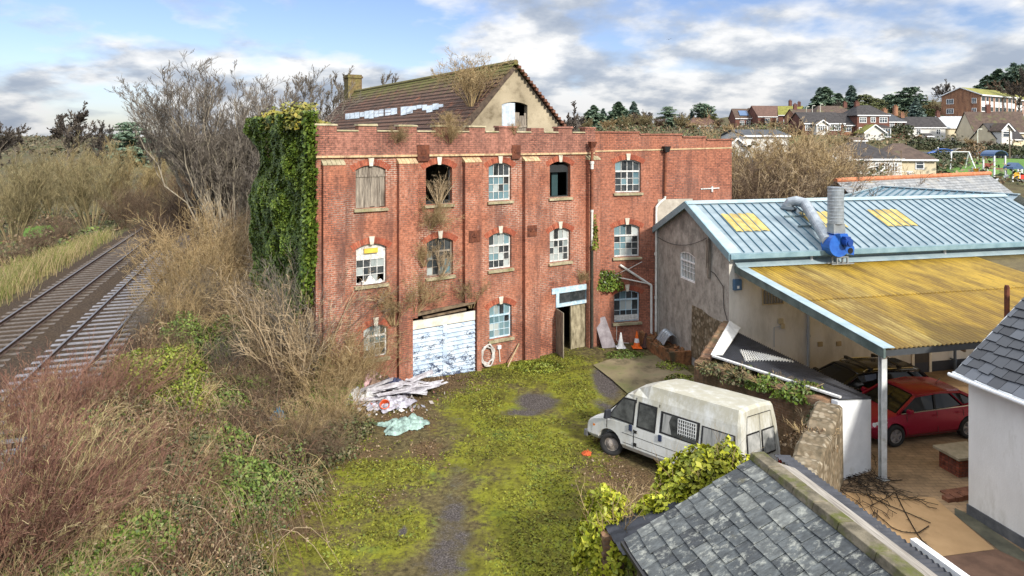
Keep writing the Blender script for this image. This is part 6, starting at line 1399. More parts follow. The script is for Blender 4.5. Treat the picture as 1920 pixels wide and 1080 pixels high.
# loose scraps
rs = np.random.RandomState(77); N = 420; V = []; 
for i in range(N):
    px, py = rs.normal(705, 55), rs.normal(745, 18); p = yg(px, max(700, py)); s_ = rs.uniform(.03, .13); a = rs.normal(size=3); a /= np.linalg.norm(a); b = np.cross(a, rs.normal(size=3)); b /= np.linalg.norm(b)
    c = np.array([p.x, p.y, p.z + rs.uniform(.02, .12)]); V += [c + a*s_, c + b*s_*.5, c - a*s_, c - b*s_*.5]
F = np.arange(len(V)).reshape(-1, 4)
o = mesh_np('litter_scraps', np.array(V), F, m_leaf('litter', [(.55, .55, .56), (.10, .08, .06), (.62, .60, .58), (.35, .10, .07), (.3, .34, .4), (.2, .14, .09), (.6, .6, .62)])); tag(o, 'loose scraps of litter strewn round the rubbish heap', 'litter', kind='stuff')

# ------------------------------------------------------------------ plant makers
def unit(v): return v / np.maximum(np.linalg.norm(v, axis=-1, keepdims=True), 1e-9)
def tubes_np(P, R, sides=3):
    n, k, _ = P.shape
    T = np.empty_like(P); T[:, 1:-1] = P[:, 2:] - P[:, :-2]; T[:, 0] = P[:, 1] - P[:, 0]; T[:, -1] = P[:, -1] - P[:, -2]; T = unit(T)
    ref = np.where(np.abs(T[:, :1, 2:3]) < .9, np.array([0, 0, 1.0]), np.array([1.0, 0, 0])); ref = np.broadcast_to(ref, T.shape)
    A = unit(np.cross(T, ref)); B = np.cross(A, T)
    g = 2 * np.pi * np.arange(sides) / sides
    V = P[:, :, None, :] + (A[:, :, None, :] * np.cos(g)[None, None, :, None] + B[:, :, None, :] * np.sin(g)[None, None, :, None]) * R[:, :, None, None]
    base = (np.arange(n) * k * sides)[:, None, None]; i = np.arange(k - 1)[None, :, None] * sides; j = np.arange(sides)[None, None, :]; j2 = (j + 1) % sides
    F = np.stack([base + i + j, base + i + j2, base + i + sides + j2, base + i + sides + j], -1).reshape(-1, 4)
    return V.reshape(-1, 3), F
def kids(rs, P, R, m, ratio, spread, up=0.0, t0=.3, k=4, curve=.0, thin=.6, wob=.06, gauss=False):
    """m shoots from every branch"""
    n, kk, _ = P.shape; idx = np.repeat(np.arange(n), m); N = len(idx)
    t = rs.uniform(t0, 1.0, N); f = t * (kk - 1); i = np.minimum(f.astype(int), kk - 2); w = (f - i)[:, None]
    a, b = P[idx, i], P[idx, i + 1]; pos = a * (1 - w) + b * w; tan = unit(b - a)
    rad = R[idx, i] * (1 - w[:, 0]) + R[idx, i + 1] * w[:, 0]
    L0 = np.linalg.norm(np.diff(P, axis=1), axis=-1).sum(1)[idx]
    rnd = rs.normal(size=(N, 3)); perp = unit(rnd - (rnd * tan).sum(1, keepdims=True) * tan)
    sp = rs.uniform(.5, 1.3, N)[:, None] * spread
    d = unit(tan * np.cos(sp) + perp * np.sin(sp) + np.array([0, 0, up]))
    L = L0 * ratio * rs.uniform(.55, 1.2, N) * (1.15 - .5 * t)
    s_ = np.linspace(0, 1, k)[None, :, None]
    Q = pos[:, None, :] + d[:, None, :] * L[:, None, None] * s_ + np.array([0, 0, 1.0]) * (curve * L)[:, None, None] * s_ ** 2 + rs.normal(size=(N, k, 3)) * (L * wob)[:, None, None] * s_
    r0 = np.minimum(rad * thin, rad); RR = r0[:, None] * np.linspace(1, .35, k)[None, :]
    return Q, RR
def stems(rs, n, h, spread, r, k=6, base_r=.3, bend=.35, lean=(0, 0), wob=.05):
    g = rs.uniform(0, 2*np.pi, n); q = rs.uniform(0, 1, n) ** .6; dirv = np.stack([np.cos(g), np.sin(g)], -1)
    base = dirv * (q * base_r)[:, None]; hh = h * rs.uniform(.6, 1.05, n); out = dirv * (q * spread)[:, None] + np.array(lean)
    s_ = np.linspace(0, 1, k)[None, :]
    P = np.zeros((n, k, 3)); P[:, :, :2] = base[:, None, :] + out[:, None, :] * (s_ ** (1 + bend))[:, :, None]; P[:, :, 2] = hh[:, None] * (s_ - .12 * q[:, None] * s_ ** 2)
    P += rs.normal(size=P.shape) * (hh * wob / 2)[:, None, None] * s_[:, :, None]
    R = r * rs.uniform(.6, 1.2, n)[:, None] * np.linspace(1, .35, k)[None, :]
    return P, R
def leaf_quads(rs, C, size, out=None, flat=.5, asp=.6):
    n = len(C); nrm = rs.normal(size=(n, 3)); 
    if out is not None: nrm = unit(nrm) * flat + out * 1.0
    nrm = unit(nrm + np.array([0, 0, .25])); a = unit(np.cross(nrm, rs.normal(size=(n, 3)))); b = np.cross(nrm, a)
    s_ = (size * rs.uniform(.55, 1.25, n))[:, None]
    V = np.stack([C + a * s_, C + b * s_ * asp + nrm * s_ * .18, C - a * s_, C - b * s_ * asp + nrm * s_ * .18], 1).reshape(-1, 3)
    return V, np.arange(n * 4).reshape(n, 4)
def join_vf(parts):
    V, F, o = [], [], 0
    for v, f in parts: V.append(v); F.append(f + o); o += len(v)
    return np.concatenate(V), np.concatenate(F)
def vnoise(p, sc_):
    """cheap smooth value noise on points (n,3) -> 0..1"""
    q = p / sc_; i = np.floor(q).astype(np.int64); f = q - i; f = f * f * (3 - 2 * f)
    def h(a): 
        x = (a[..., 0] * 374761393 + a[..., 1] * 668265263 + a[..., 2] * 974634777) & 0x7fffffff
        x = ((x ^ (x >> 13)) * 1274126177) & 0x7fffffff; return ((x ^ (x >> 16)) & 0xffff) / 65535.0
    r = 0
    for dx in (0, 1):
        for dy in (0, 1):
            for dz in (0, 1):
                w = (f[..., 0] if dx else 1 - f[..., 0]) * (f[..., 1] if dy else 1 - f[..., 1]) * (f[..., 2] if dz else 1 - f[..., 2])
                r = r + w * h(i + np.array([dx, dy, dz]))
    return r

tw = dict(
    tan=m_leaf('tan_twigs', [(0.15, 0.095, 0.045), (0.32, 0.225, 0.11), (0.48, 0.36, 0.20), (0.24, 0.175, 0.075)], .9),
    pale=m_leaf('pale_twigs', [(0.38, 0.28, 0.165), (0.55, 0.43, 0.28), (0.26, 0.175, 0.09)], .9),
    olive=m_leaf('olive_twigs', [(0.12, 0.10, 0.05), (0.21, 0.175, 0.085), (0.33, 0.28, 0.15), (0.17, 0.12, 0.065)], .9),
    gold=m_leaf('gold_twigs', [(0.17, 0.125, 0.055), (0.28, 0.21, 0.095), (0.38, 0.30, 0.15)], .9),
    red=m_leaf('red_twigs', [(0.10, 0.045, 0.036), (0.19, 0.085, 0.062), (0.30, 0.17, 0.115), (0.16, 0.095, 0.055)], .8),
    brown=m_leaf('brown_twigs', [(0.055, 0.035, 0.022), (0.13, 0.085, 0.055), (0.20, 0.145, 0.095)], .9),
    grey=m_leaf('grey_twigs', [(0.085, 0.07, 0.06), (0.17, 0.145, 0.12), (0.26, 0.23, 0.19)], .9),
    dark=m_leaf('dark_twigs', [(0.035, 0.03, 0.028), (0.08, 0.065, 0.055), (0.12, 0.10, 0.08)], .9),
    canes=m_leaf('dry_canes', [(0.22, 0.165, 0.07), (0.34, 0.265, 0.13), (0.44, 0.36, 0.20), (0.26, 0.21, 0.08)], .85))
bark = m_two('bark', (0.06, 0.05, 0.04), (0.20, 0.17, 0.13), 6, .95, stretch=(1, 1, .3)); pbark = m_two('pale_bark', (0.22, 0.19, 0.14), (0.40, 0.35, 0.27), 5, .95, stretch=(1, 1, .3))
lf = dict(
    ivy=m_leaf('ivy_leaves', [(0.035, 0.06, 0.010), (0.085, 0.14, 0.018), (0.165, 0.215, 0.032), (0.055, 0.10, 0.015)], .4),
    ivytop=m_leaf('ivy_sunlit_tops', [(0.10, 0.12, 0.015), (0.22, 0.21, 0.03), (0.30, 0.24, 0.04), (0.12, 0.14, 0.02)], .5),  # ivy crown leaves with the yellow of sunlight put into their colour
    yellow=m_leaf('yellow_green_leaves', [(0.15, 0.19, 0.014), (0.36, 0.38, 0.025), (0.48, 0.47, 0.045), (0.24, 0.29, 0.025)], .45),
    green=m_leaf('green_leaves', [(0.045, 0.085, 0.014), (0.11, 0.165, 0.026), (0.18, 0.225, 0.045), (0.07, 0.115, 0.024)], .5),
    lime=m_leaf('lime_leaves', [(0.09, 0.125, 0.016), (0.17, 0.21, 0.025), (0.26, 0.28, 0.04), (0.06, 0.09, 0.014)], .5),
    bramble=m_leaf('bramble_leaves', [(0.028, 0.045, 0.016), (0.07, 0.095, 0.03), (0.13, 0.135, 0.045), (0.11, 0.07, 0.036), (0.19, 0.165, 0.09), (0.045, 0.07, 0.024)], .6),
    dead=m_leaf('dead_leaves', [(0.045, 0.027, 0.015), (0.11, 0.066, 0.033), (0.19, 0.12, 0.06), (0.30, 0.23, 0.15), (0.07, 0.04, 0.02)], .85),
    conifer=m_leaf('hazy_conifer_needles', [(0.075, 0.12, 0.085), (0.125, 0.185, 0.125), (0.20, 0.26, 0.165)], .6),  # distance haze put into the needle colours: paler and bluer
    conifer2=m_leaf('hazy_blue_needles', [(0.10, 0.155, 0.14), (0.16, 0.225, 0.20), (0.24, 0.30, 0.25)], .6),  # bluer needles, haze put into the colour here too
    conifer3=m_leaf('olive_conifer_needles', [(0.075, 0.092, 0.036), (0.13, 0.145, 0.055), (0.19, 0.20, 0.08)], .6),
    hedge=m_leaf('hedge_leaves', [(0.018, 0.03, 0.012), (0.045, 0.06, 0.022), (0.08, 0.085, 0.04), (0.06, 0.05, 0.03)], .6))

def make_shrub(name, seed, h, spread, mat, n=40, m1=7, m2=6, r=.02, ratio=(.42, .40), sp=(.55, .7), up=(.25, .15), bend=.35, lean=(0, 0), base_r=.35, curve=0.0, m3=0, thin=.55, min_r=.004):
    rs = np.random.RandomState(seed); P, R = stems(rs, n, h, spread, r, base_r=base_r, bend=bend, lean=lean)
    parts = [tubes_np(P, R, 4)]
    P1, R1 = kids(rs, P, R, m1, ratio[0], sp[0], up[0], .2, 5, curve, thin); parts.append(tubes_np(P1, R1))
    P2, R2 = kids(rs, P1, R1, m2, ratio[1], sp[1], up[1], .15, 4, curve, .65); R2 = np.maximum(R2, min_r); parts.append(tubes_np(P2, R2))
    if m3: P3, R3 = kids(rs, P2, R2, m3, .5, .7, .1, .1, 3, 0, .7); parts.append(tubes_np(P3, np.maximum(R3, min_r)))
    V, F = join_vf(parts); return mesh_np(name, V, F, mat)
def make_tree(name, seed, h, r, tmat, cmat, stemsn=1, spread=1.0, m=(9, 8, 7, 4), ratio=(.55, .45, .45, .5), sp=(.75, .7, .7, .7), up=(.3, .25, .2, .1), t0=(.3, .25, .2, .1), lean=(0, 0), bend=.4, min_r=.008):
    rs = np.random.RandomState(seed); th = thing(name, None, 'tree')
    P, R = stems(rs, stemsn, h, spread, r, 8, .15 * spread + .05, bend, lean, .03) if stemsn > 1 else stems(rs, 1, h * .8, .3, r, 8, .01, .3, lean, .05)
    P1, R1 = kids(rs, P, R, m[0], ratio[0], sp[0], up[0], t0[0], 6, .05, .55)
    V, F = join_vf([tubes_np(P, R, 7), tubes_np(P1, R1, 5)]); mesh_np('trunk', V, F, tmat, th)
    parts = []; Q, S = P1, R1
    src = [(P1, R1)]
    for l in range(1, len(m)):
        Q, S = kids(rs, Q, S, m[l], ratio[l], sp[l], up[l], t0[l], 5 if l < 3 else 3, .03, .6); S = np.maximum(S, min_r); parts.append(tubes_np(Q, S, 3))
    V, F = join_vf(parts); mesh_np('crown', V, F, cmat, th)
    return th
def place(o, p, s=1.0, rot=0.0, label=None, group=None, cat=None, first=None, tilt=(0, 0)):
    """a copy of a plant at a place"""
    c = copy_tree(o); c.location = p; c.rotation_euler = (tilt[0], tilt[1], rot); c.scale = (s, s, s) if not hasattr(s, '__len__') else s
    tag(c, label, cat, group); return c
PROTO = []
def proto(o): PROTO.append(o); return o
def top_of(o):
    h = -1e9
    for q in [o] + list(o.children):
        if q.type == 'MESH':
            co = np.empty(len(q.data.vertices) * 3, np.float32); q.data.vertices.foreach_get('co', co); h = max(h, float(np.percentile(co[2::3], 99.7)))
    return h
TOPS = {}
def place_top(o, px, D, top, rot, label, group, cat, wide=1.0, lo=.2, sink=.1):
    X = (px - CXP) / FPX * D; z = tz(X, D); k_ = o.name
    if k_ not in TOPS: TOPS[k_] = top_of(o)
    s_ = max(lo, (CAM_H + (HYP - top) / FPX * D - z) / TOPS[k_]); return place(o, Vector((X, D, z - sink)), (s_ * wide, s_ * wide, s_), rot, label, group, cat)
def finish_protos():
    def rm(o):
        for ch in list(o.children): rm(ch)
        bpy.data.objects.remove(o)
    for o in PROTO: rm(o)

# ------------------------------------------------------------------ ivy on the side of the mill
def ivy_wall():
    rs = np.random.RandomState(2); th = thing('ivy_curtain', 'thick dark ivy covering the left side wall of the mill, sunlit yellow along its top', 'ivy', MF.w(0, 0, 0), MF.ang)
    n = 46000; v = rs.uniform(-.12, 7.2, n); z = rs.uniform(2.0, 10.2, n)
    front = -.35 + np.clip((5.6 - z) * .30, 0, 3) + .5 * vnoise(np.stack([z, z*0, z*0], -1), .7)
    keep = v > front * 1.0
    v, z = v[keep], z[keep]; p = np.stack([v*0, v, z], -1)
    bul = .08 + .65 * vnoise(p, 1.4) + .30 * vnoise(p, .42) + np.clip(z - 8.5, 0, 2) * .12
    nc = 2600; zc = rs.uniform(3.4, 10.3, nc); vc = rs.uniform(-.16, .22, nc) + np.clip(5.2 - zc, 0, 3) * .25; bc = rs.uniform(-.04, .45, nc); bul = bul * np.clip((v + .5) / 1.8, .25, 1)
    v = np.concatenate([v, vc]); z = np.concatenate([z, zc]); bul = np.concatenate([bul, bc])
    C = np.stack([LEFT - bul, v, z], -1); o = np.array([-1.0, -.15, .25])
    V, F = leaf_quads(rs, C, .092, np.broadcast_to(o, C.shape), .75); mesh_np('foliage', V, F, lf['ivy'], th)
    n = 2600; v = rs.uniform(.1, 7.2, n); p = np.stack([v, v*0, v*0], -1); z = 9.7 + rs.uniform(0, 1, n) ** 1.5 * (.45 + .55 * vnoise(p, .8)); u = LEFT - .45 + rs.uniform(-.35, .75, n) + .0 * v
    C = np.stack([u, v, z], -1); V, F = leaf_quads(rs, C, .10, np.broadcast_to(np.array([-.2, -.4, .8]), C.shape), .9)
    n2 = 900; u = rs.uniform(LEFT, LEFT + 1.3, n2) ; v2 = rs.uniform(2.2, 4.2, n2); z2 = 9.75 + rs.uniform(0, .45, n2) * (1.2 - (u - LEFT) / 1.6)
    C2 = np.stack([u, v2, z2], -1); V2, F2 = leaf_quads(rs, C2, .09, np.broadcast_to(np.array([-.2, -.4, .8]), C2.shape), .9)
    V, F = join_vf([(V, F), (V2, F2)]); mesh_np('top_growth', V, F, lf['ivytop'], th)
ivy_wall()
def leaf_mound(name, label, cat, c, rx, ry, h, mat, n, size, seed, twig=None, group=None, lumps=.7, kind=None, base=0.0, fill=.35):
    rs = np.random.RandomState(seed); d = unit(rs.normal(size=(n, 3))); d[:, 2] = np.abs(d[:, 2]) * 1.0 - .12
    nz = vnoise(d + seed * 3.3, .55) * lumps + vnoise(d + seed * 7.7, .22) * lumps * .5
    r = (1 - rs.uniform(0, 1, n) ** 2 * fill) * (.62 + nz * .62)
    C = d * r[:, None] * np.array([rx, ry, h]); C[:, 2] += base
    V, F = leaf_quads(rs, C, size, d, .9)
    o = mesh_np(name, V, F, mat) if twig is None else thing(name, None, None)
    if twig is not None:
        mesh_np('foliage', V, F, mat, o); P, R = stems(rs, 26, h * .95, max(rx, ry) * .8, .018, base_r=.25); P[:, :, 0] *= rx / max(rx, ry); P[:, :, 1] *= ry / max(rx, ry)
        P1, R1 = kids(rs, P, R, 7, .4, .7, .1); V, F = join_vf([tubes_np(P, R), tubes_np(P1, R1)]); mesh_np('stems', V, F, twig, o)
    o.location = c; return tag(o, label, cat, group, kind)

# ivy over the garden wall in front of the van: bright yellow green
leaf_mound('yellow_ivy', 'large bright yellow green ivy mass on the garden wall in front of the van', 'ivy', (4.0, 13.35, 1.2), 1.45, .85, 2.25, lf['yellow'], 9500, .082, 3, tw['tan'])
leaf_mound('yellow_ivy', 'low trailing yellow green ivy on the garden wall between two taller ivy clumps', 'ivy', (2.85, 13.0, 1.3), 1.05, .6, 1.15, lf['yellow'], 4200, .075, 6, tw['tan'])
leaf_mound('yellow_ivy', 'yellow green ivy clump over the broken brick pillar', 'ivy', (1.9, 12.95, 1.2), .68, .65, 1.5, lf['yellow'], 3600, .075, 9, tw['tan'])
leaf_mound('hanging_ivy', 'ivy hanging down between the brick pillar and the slate shed', 'ivy', (2.35, 12.35, .9), .32, .35, .95, lf['lime'], 900, .06, 12, tw['brown'])
# ivy and brambles along the brick boundary wall
for i, (t, h, n, m) in enumerate(((.18, .35, 700, 'bramble'), (.38, .45, 900, 'bramble'), (.58, .42, 900, 'ivy'), (.80, .5, 1000, 'ivy'))):
    c = Vector((6.12, 21.9, 1.9)).lerp(Vector((8.75, 18.28, 2.0)), t)
    leaf_mound('wall_ivy', ('leftmost', 'second', 'third', 'rightmost')[i] + ' clump of dark ivy on top of the brown boundary wall behind the van', 'ivy', c, .75, .45, h, lf[m], n, .06, 40 + i, tw['tan'])
leaf_mound('wall_ivy', 'ivy trailing down the stone end of the boundary wall beside the white end wall', 'ivy', (8.35, 18.3, .9), .4, .45, 1.2, lf['bramble'], 900, .06, 51, tw['pale'])
leaf_mound('wall_ivy', 'rusty orange bramble on the tumbledown rubble wall', 'bramble', (7.6, 17.0, 1.55), .7, .5, .5, lf['dead'], 700, .05, 52, tw['tan'])
leaf_mound('weeds', 'bright green weeds at the foot of the workshop wall behind the red car', 'weeds', WS.w(10.9, -.7, 0), 1.2, .45, .45, lf['lime'], 700, .09, 53)
leaf_mound('wing_ivy', 'dark ivy spreading across the wing wall from the downpipe to the lower window', 'ivy', WF.w(.55, -.12, 2.6), .85, .22, .95, lf['ivy'], 1500, .06, 54, tw['brown'])
leaf_mound('pipe_ivy', 'thin strip of bright ivy climbing the rusty downpipe', 'ivy', MF.w(1.62, -.42, 4.6), .16, .14, 1.5, lf['lime'], 380, .055, 55)
for i, (px, py, rx, h, lab) in enumerate(((1010, 690, 1.1, .28, 'low green weeds on the moss left of the doorway'), (1260, 690, .7, .3, 'green weeds along the foot of the brick trough'), (1275, 715, .6, .32, 'green weeds between the concrete apron and the boundary wall'), (1170, 668, .9, .2, 'low weeds behind the concrete apron under the cones'), (1095, 1045, .28, .4, 'tuft of grass left of the brick pillar'))):
    leaf_mound('weeds', lab, 'weeds', yg(px, py), rx, rx * .7, h, lf['lime' if i != 3 else 'green'], int(500 * rx + 150), .05, 60 + i)

# dead buddleias rooted in the mill
bud = proto(make_shrub('buddleia', 5, 1.5, 1.0, tw['tan'], 30, 7, 6, .013, bend=.15, base_r=.15, ratio=(.5, .5), sp=(.7, .8), up=(.1, 0), m3=2)); bud2 = proto(make_shrub('buddleia', 8, 1.5, 1.0, tw['pale'], 20, 5, 5, .014, bend=.2, base_r=.12))
q = slope_pt(888, 196); pw = MF.w(q.x - .1, q.y, q.z - .1)
place(bud, pw, 1.45, .3, 'dead bushy buddleia growing from the barn roof near the gable', cat='dead shrub')
def fac(px, py, v=-.1): u, z = MF.uz(px, py, v); return MF.w(u, v, z)
for px, py, s_, o_, lab, tl_ in ((843, 268, .62, bud, 'dead twigs sprouting from the parapet above the second window column', .5), (822, 388, .85, bud2, 'pale dead stems filling the open top floor window', .25), (808, 430, .7, bud, 'dead shrub on the wall below the open top floor window', .8),
    (745, 268, .4, bud, 'small dead tuft on the parapet above the boarded window', .7), (775, 590, 1.0, bud, 'dead shrub growing above the left end of the garage lintel', .4), (884, 578, .75, bud, 'dead shrub on the pilaster right of the garage lintel', .3), (828, 520, .8, bud2, 'dead creeper stems over the dark first floor window', .4), (795, 500, .6, bud, 'dead twigs on the wall left of the dark first floor window', .3),
    (965, 252, .3, bud, 'tiny dead tuft on the parapet right of the barn gable', .5), (840, 236, .35, bud, 'dead weeds on the battlement below the barn roof', .1), (1088, 530, .35, bud, 'dead twigs above the blue fanlight', .5), (740, 610, 1.0, bud, 'dead shrub between the ground floor window and the garage door', .3)):
    place(o_, fac(px, py), s_, px * .7, lab, 'dead shrubs rooted in the mill walls', 'dead shrub', tilt=(tl_ * .9 * math.cos(MF.ang) * 1, tl_ * .5))

# ------------------------------------------------------------------ yard cover: moss tufts and fallen leaves
def mask_at(M, x, y):
    i = np.clip(((x - yx[0]) / .14).astype(int), 0, M.shape[1] - 1); j = np.clip(((y - yy[0]) / .14).astype(int), 0, M.shape[0] - 1); return M[j, i]
def yz_at(x, y): return mask_at(yz, x, y)
rs = np.random.RandomState(9)
n = 90000; x = rs.uniform(-7, 4.6, n); y = rs.uniform(9.5, 29.5, n); p3 = np.stack([x, y, x*0], -1)
nzv = .6 * vnoise(p3, .5) + .4 * vnoise(p3, .17); k = (mask_at(moss, x, y) - 1.1 * mask_at(grav, x, y)) * 1.1 + nzv - .5 > rs.uniform(.32, .75, n)
k &= ~((x > 3.2) & (y < 22) & (y > 15)); x, y = x[k], y[k]; C = np.stack([x, y, yz_at(x, y) + .012], -1)
V, F = leaf_quads(rs, C, .042, np.broadcast_to(np.array([0, 0, 1.0]), C.shape), 1.1, .5)
tag(mesh_np('moss_tufts', V, F, m_leaf('moss_blades', [(0.08, 0.068, 0.015), (0.14, 0.135, 0.018), (0.21, 0.215, 0.024), (0.11, 0.145, 0.03)], .9)), 'tufts of yellow green moss and grass across the yard', 'moss', kind='stuff')
n = 60000; x = rs.uniform(-8.4, 6.5, n); y = rs.uniform(9, 28.5, n); p3 = np.stack([x, y, x*0 + 3], -1); nzv = .5 * vnoise(p3, .6) + .5 * vnoise(p3, .2)
k = mask_at(leafy, x, y) * .8 + nzv - .5 - .5 * mask_at(moss, x, y) > rs.uniform(.15, .9, n); x, y = x[k], y[k]; C = np.stack([x, y, yz_at(x, y) + rs.uniform(.005, .04, len(x))], -1)
V, F = leaf_quads(rs, C, .036, np.broadcast_to(np.array([0, 0, 1.0]), C.shape), .9)
tag(mesh_np('fallen_leaves', V, F, lf['dead']), 'fallen brown leaves at the edges of the yard', 'leaf litter', kind='stuff')
# dead creeper on the tan court
rs = np.random.RandomState(12); n = 60; P = np.zeros((n, 5, 3)); c0 = gnd(1612, 905)
for i in range(n):
    a = rs.uniform(0, 6.28); L_ = rs.uniform(.4, 1.3); b = np.array([c0.x + rs.normal(0, .40), c0.y + rs.normal(0, .55)])
    for j in range(5): P[i, j, :2] = b + np.array([math.cos(a), math.sin(a)]) * L_ * j / 4 + rs.normal(0, .05, 2); P[i, j, 2] = .05 + rs.uniform(0, .05)
lng = [[(1600, 920), (1650, 945), (1700, 965), (1745, 985)], [(1680, 930), (1700, 970), (1725, 1015), (1757, 1042)], [(1640, 965), (1680, 1000), (1720, 1005), (1742, 990)], [(1600, 960), (1650, 1000), (1675, 1012)], [(1590, 985), (1620, 1010), (1640, 1000), (1645, 960)]]
Pl = np.array([[(lambda g: (g.x, g.y, .055))(gnd(*((1 - t_ % 1) * np.array(q[min(int(t_), len(q)-1)]) + (t_ % 1) * np.array(q[min(int(t_) + 1, len(q)-1)])))) for t_ in np.linspace(0, len(q) - 1.001, 8)] for q in lng])
PC, RC = kids(rs, Pl, np.full((len(Pl), 8), .012), 9, .08, .9, 0, .1, 3); PC[:, :, 2] = .06
k2, r2 = kids(rs, P, np.full((n, 5), .009), 4, .5, .9, 0, .1, 3); k2[:, :, 2] = np.clip(k2[:, :, 2], .045, .14)
V, F = join_vf([tubes_np(P, np.full((n, 5), .010)), tubes_np(Pl, np.full((len(Pl), 8), .013)), tubes_np(PC, RC), tubes_np(k2, r2)])
tag(mesh_np('dead_creeper', V, F, m_leaf('black_creeper', [(0.012, 0.009, 0.007), (0.05, 0.035, 0.022), (0.025, 0.018, 0.012)], .9)), 'dead black creeper stems lying on the tan court', 'creeper')

# ------------------------------------------------------------------ bank of brambles between the yard and the railway
rs = np.random.RandomState(21)
def bank_pts(n, tmin=7.5, tmax=44):
    l = rs.uniform(-4.7, 4.0, n); t = rs.uniform(tmin, tmax, n); x = RN[0]*l + RT[0]*t; y = RN[1]*l + RT[1]*t
    edge = np.interp(y, [8, 14, 18, 21, 23.5, 25, 26], [-4.6, -5.0, -5.9, -6.3, -6.2, -6.5, -6.8]) + (vnoise(np.stack([x, y, x*0], -1), 1.2) - .5) * 1.4
    wall = (x - MF.o.x) * MF.d.x + (y - MF.o.y) * MF.d.y < LEFT - .1       # left of the mill's side wall
    infront = (x - MF.o.x) * MF.n.x + (y - MF.o.y) * MF.n.y < -.2
    k = (x < edge) & (wall | infront); return x[k], y[k]
def mound(x, y): 
    p = np.stack([x, y, x*0], -1); return .15 + .85 * vnoise(p, 2.3) + .35 * vnoise(p, .8)
x, y = bank_pts(95000); p = np.stack([x, y, x*0 + 5], -1); hgt = mound(x, y); z = terrain(x, y) + hgt * rs.uniform(.25, 1.0, len(x)) ** .6
C = np.stack([x, y, z], -1); near = np.clip(y / 22, .5, 1.3); V, F = leaf_quads(rs, C, .056 * near, np.broadcast_to(np.array([.1, -.4, .8]), C.shape), 1.0)
sel = vnoise(p, 2.6) + .25 * rs.uniform(-1, 1, len(x)); mi = np.where(sel > .62, 1, np.where(sel < .40, 2, 0))
tag(mesh_np('bramble_cover', V, F, [lf['bramble'], lf['green'], lf['dead']], mi=mi), 'tangled bramble cover on the bank between railway and yard', 'brambles', kind='stuff')
x, y = bank_pts(5200); n = len(x); g = rs.uniform(0, 6.28, n); L_ = rs.uniform(.5, 1.8, n); s_ = np.linspace(0, 1, 6)
P = np.zeros((n, 6, 3)); P[:, :, 0] = x[:, None] + np.cos(g)[:, None] * L_[:, None] * s_; P[:, :, 1] = y[:, None] + np.sin(g)[:, None] * L_[:, None] * s_
hh = mound(x, y) * rs.uniform(.7, 1.5, n); P[:, :, 2] = terrain(x, y)[:, None] + hh[:, None] * (1 - (2 * s_ - .9) ** 2 * .8)
V, F = tubes_np(P, np.full((n, 6), .0075) * np.clip(y / 20, .7, 1.3)[:, None])
tag(mesh_np('bramble_canes', V, F, m_leaf('bramble_stems', [(0.10, 0.05, 0.035), (0.22, 0.15, 0.085), (0.36, 0.28, 0.17), (0.15, 0.07, 0.045), (0.28, 0.24, 0.10)], .85)), 'arching bramble canes over the bank beside the railway', 'brambles', kind='stuff')

# shrubs and thickets of the bank
S_tan = [proto(make_shrub('thicket', 11 + i, 4.2, 2.3, tw['tan'], 54, 7, 6, .024, m3=0, bend=.3, min_r=.0065, base_r=.7, ratio=(.40, .42), sp=(.6, .8), up=(.12, .0))) for i in range(2)]
S_pale = proto(make_shrub('thicket', 21, 4.6, 1.7, tw['pale'], 50, 6, 4, .027, min_r=.007, base_r=.7, ratio=(.38, .38), sp=(.7, .8), up=(.05, 0)))
S_grey = proto(make_shrub('thicket', 25, 4.2, 1.8, tw['grey'], 45, 8, 7, .016, base_r=.5))
S_brown = proto(make_shrub('thicket', 27, 3.0, 2.2, tw['brown'], 55, 8, 8, .014, base_r=.6, ratio=(.42, .42), sp=(.7, .9), up=(.05, 0)))
S_red = proto(make_shrub('red_thicket', 31, 1.9, 1.4, tw['red'], 60, 6, 5, .011, base_r=.8, ratio=(.36, .36), sp=(.4, .55), up=(.2, .1), lean=(.5, .2)))
S_cane = proto(make_shrub('cane_clump', 35, 1.9, 1.2, tw['canes'], 34, 6, 4, .0085, base_r=.8, ratio=(.34, .36), sp=(.6, .7), up=(.1, .05), lean=(.35, .1), bend=.4, thin=.6))
S_olive = [proto(make_shrub('willow_scrub', 41 + i, 8.5, 4.0, tw[m], 26, 11, 8, .055, base_r=.8, ratio=(.38, .38), sp=(.42, .5), up=(.3, .25), m3=2, min_r=.013, bend=.1)) for i, m in enumerate(('olive', 'gold'))]
def onbank(px, D, dz=-.1): X = (px - CXP) / FPX * D; return Vector((X, D, tz(X, D) + dz))
gb = 'winter thickets on the bank left of the mill'
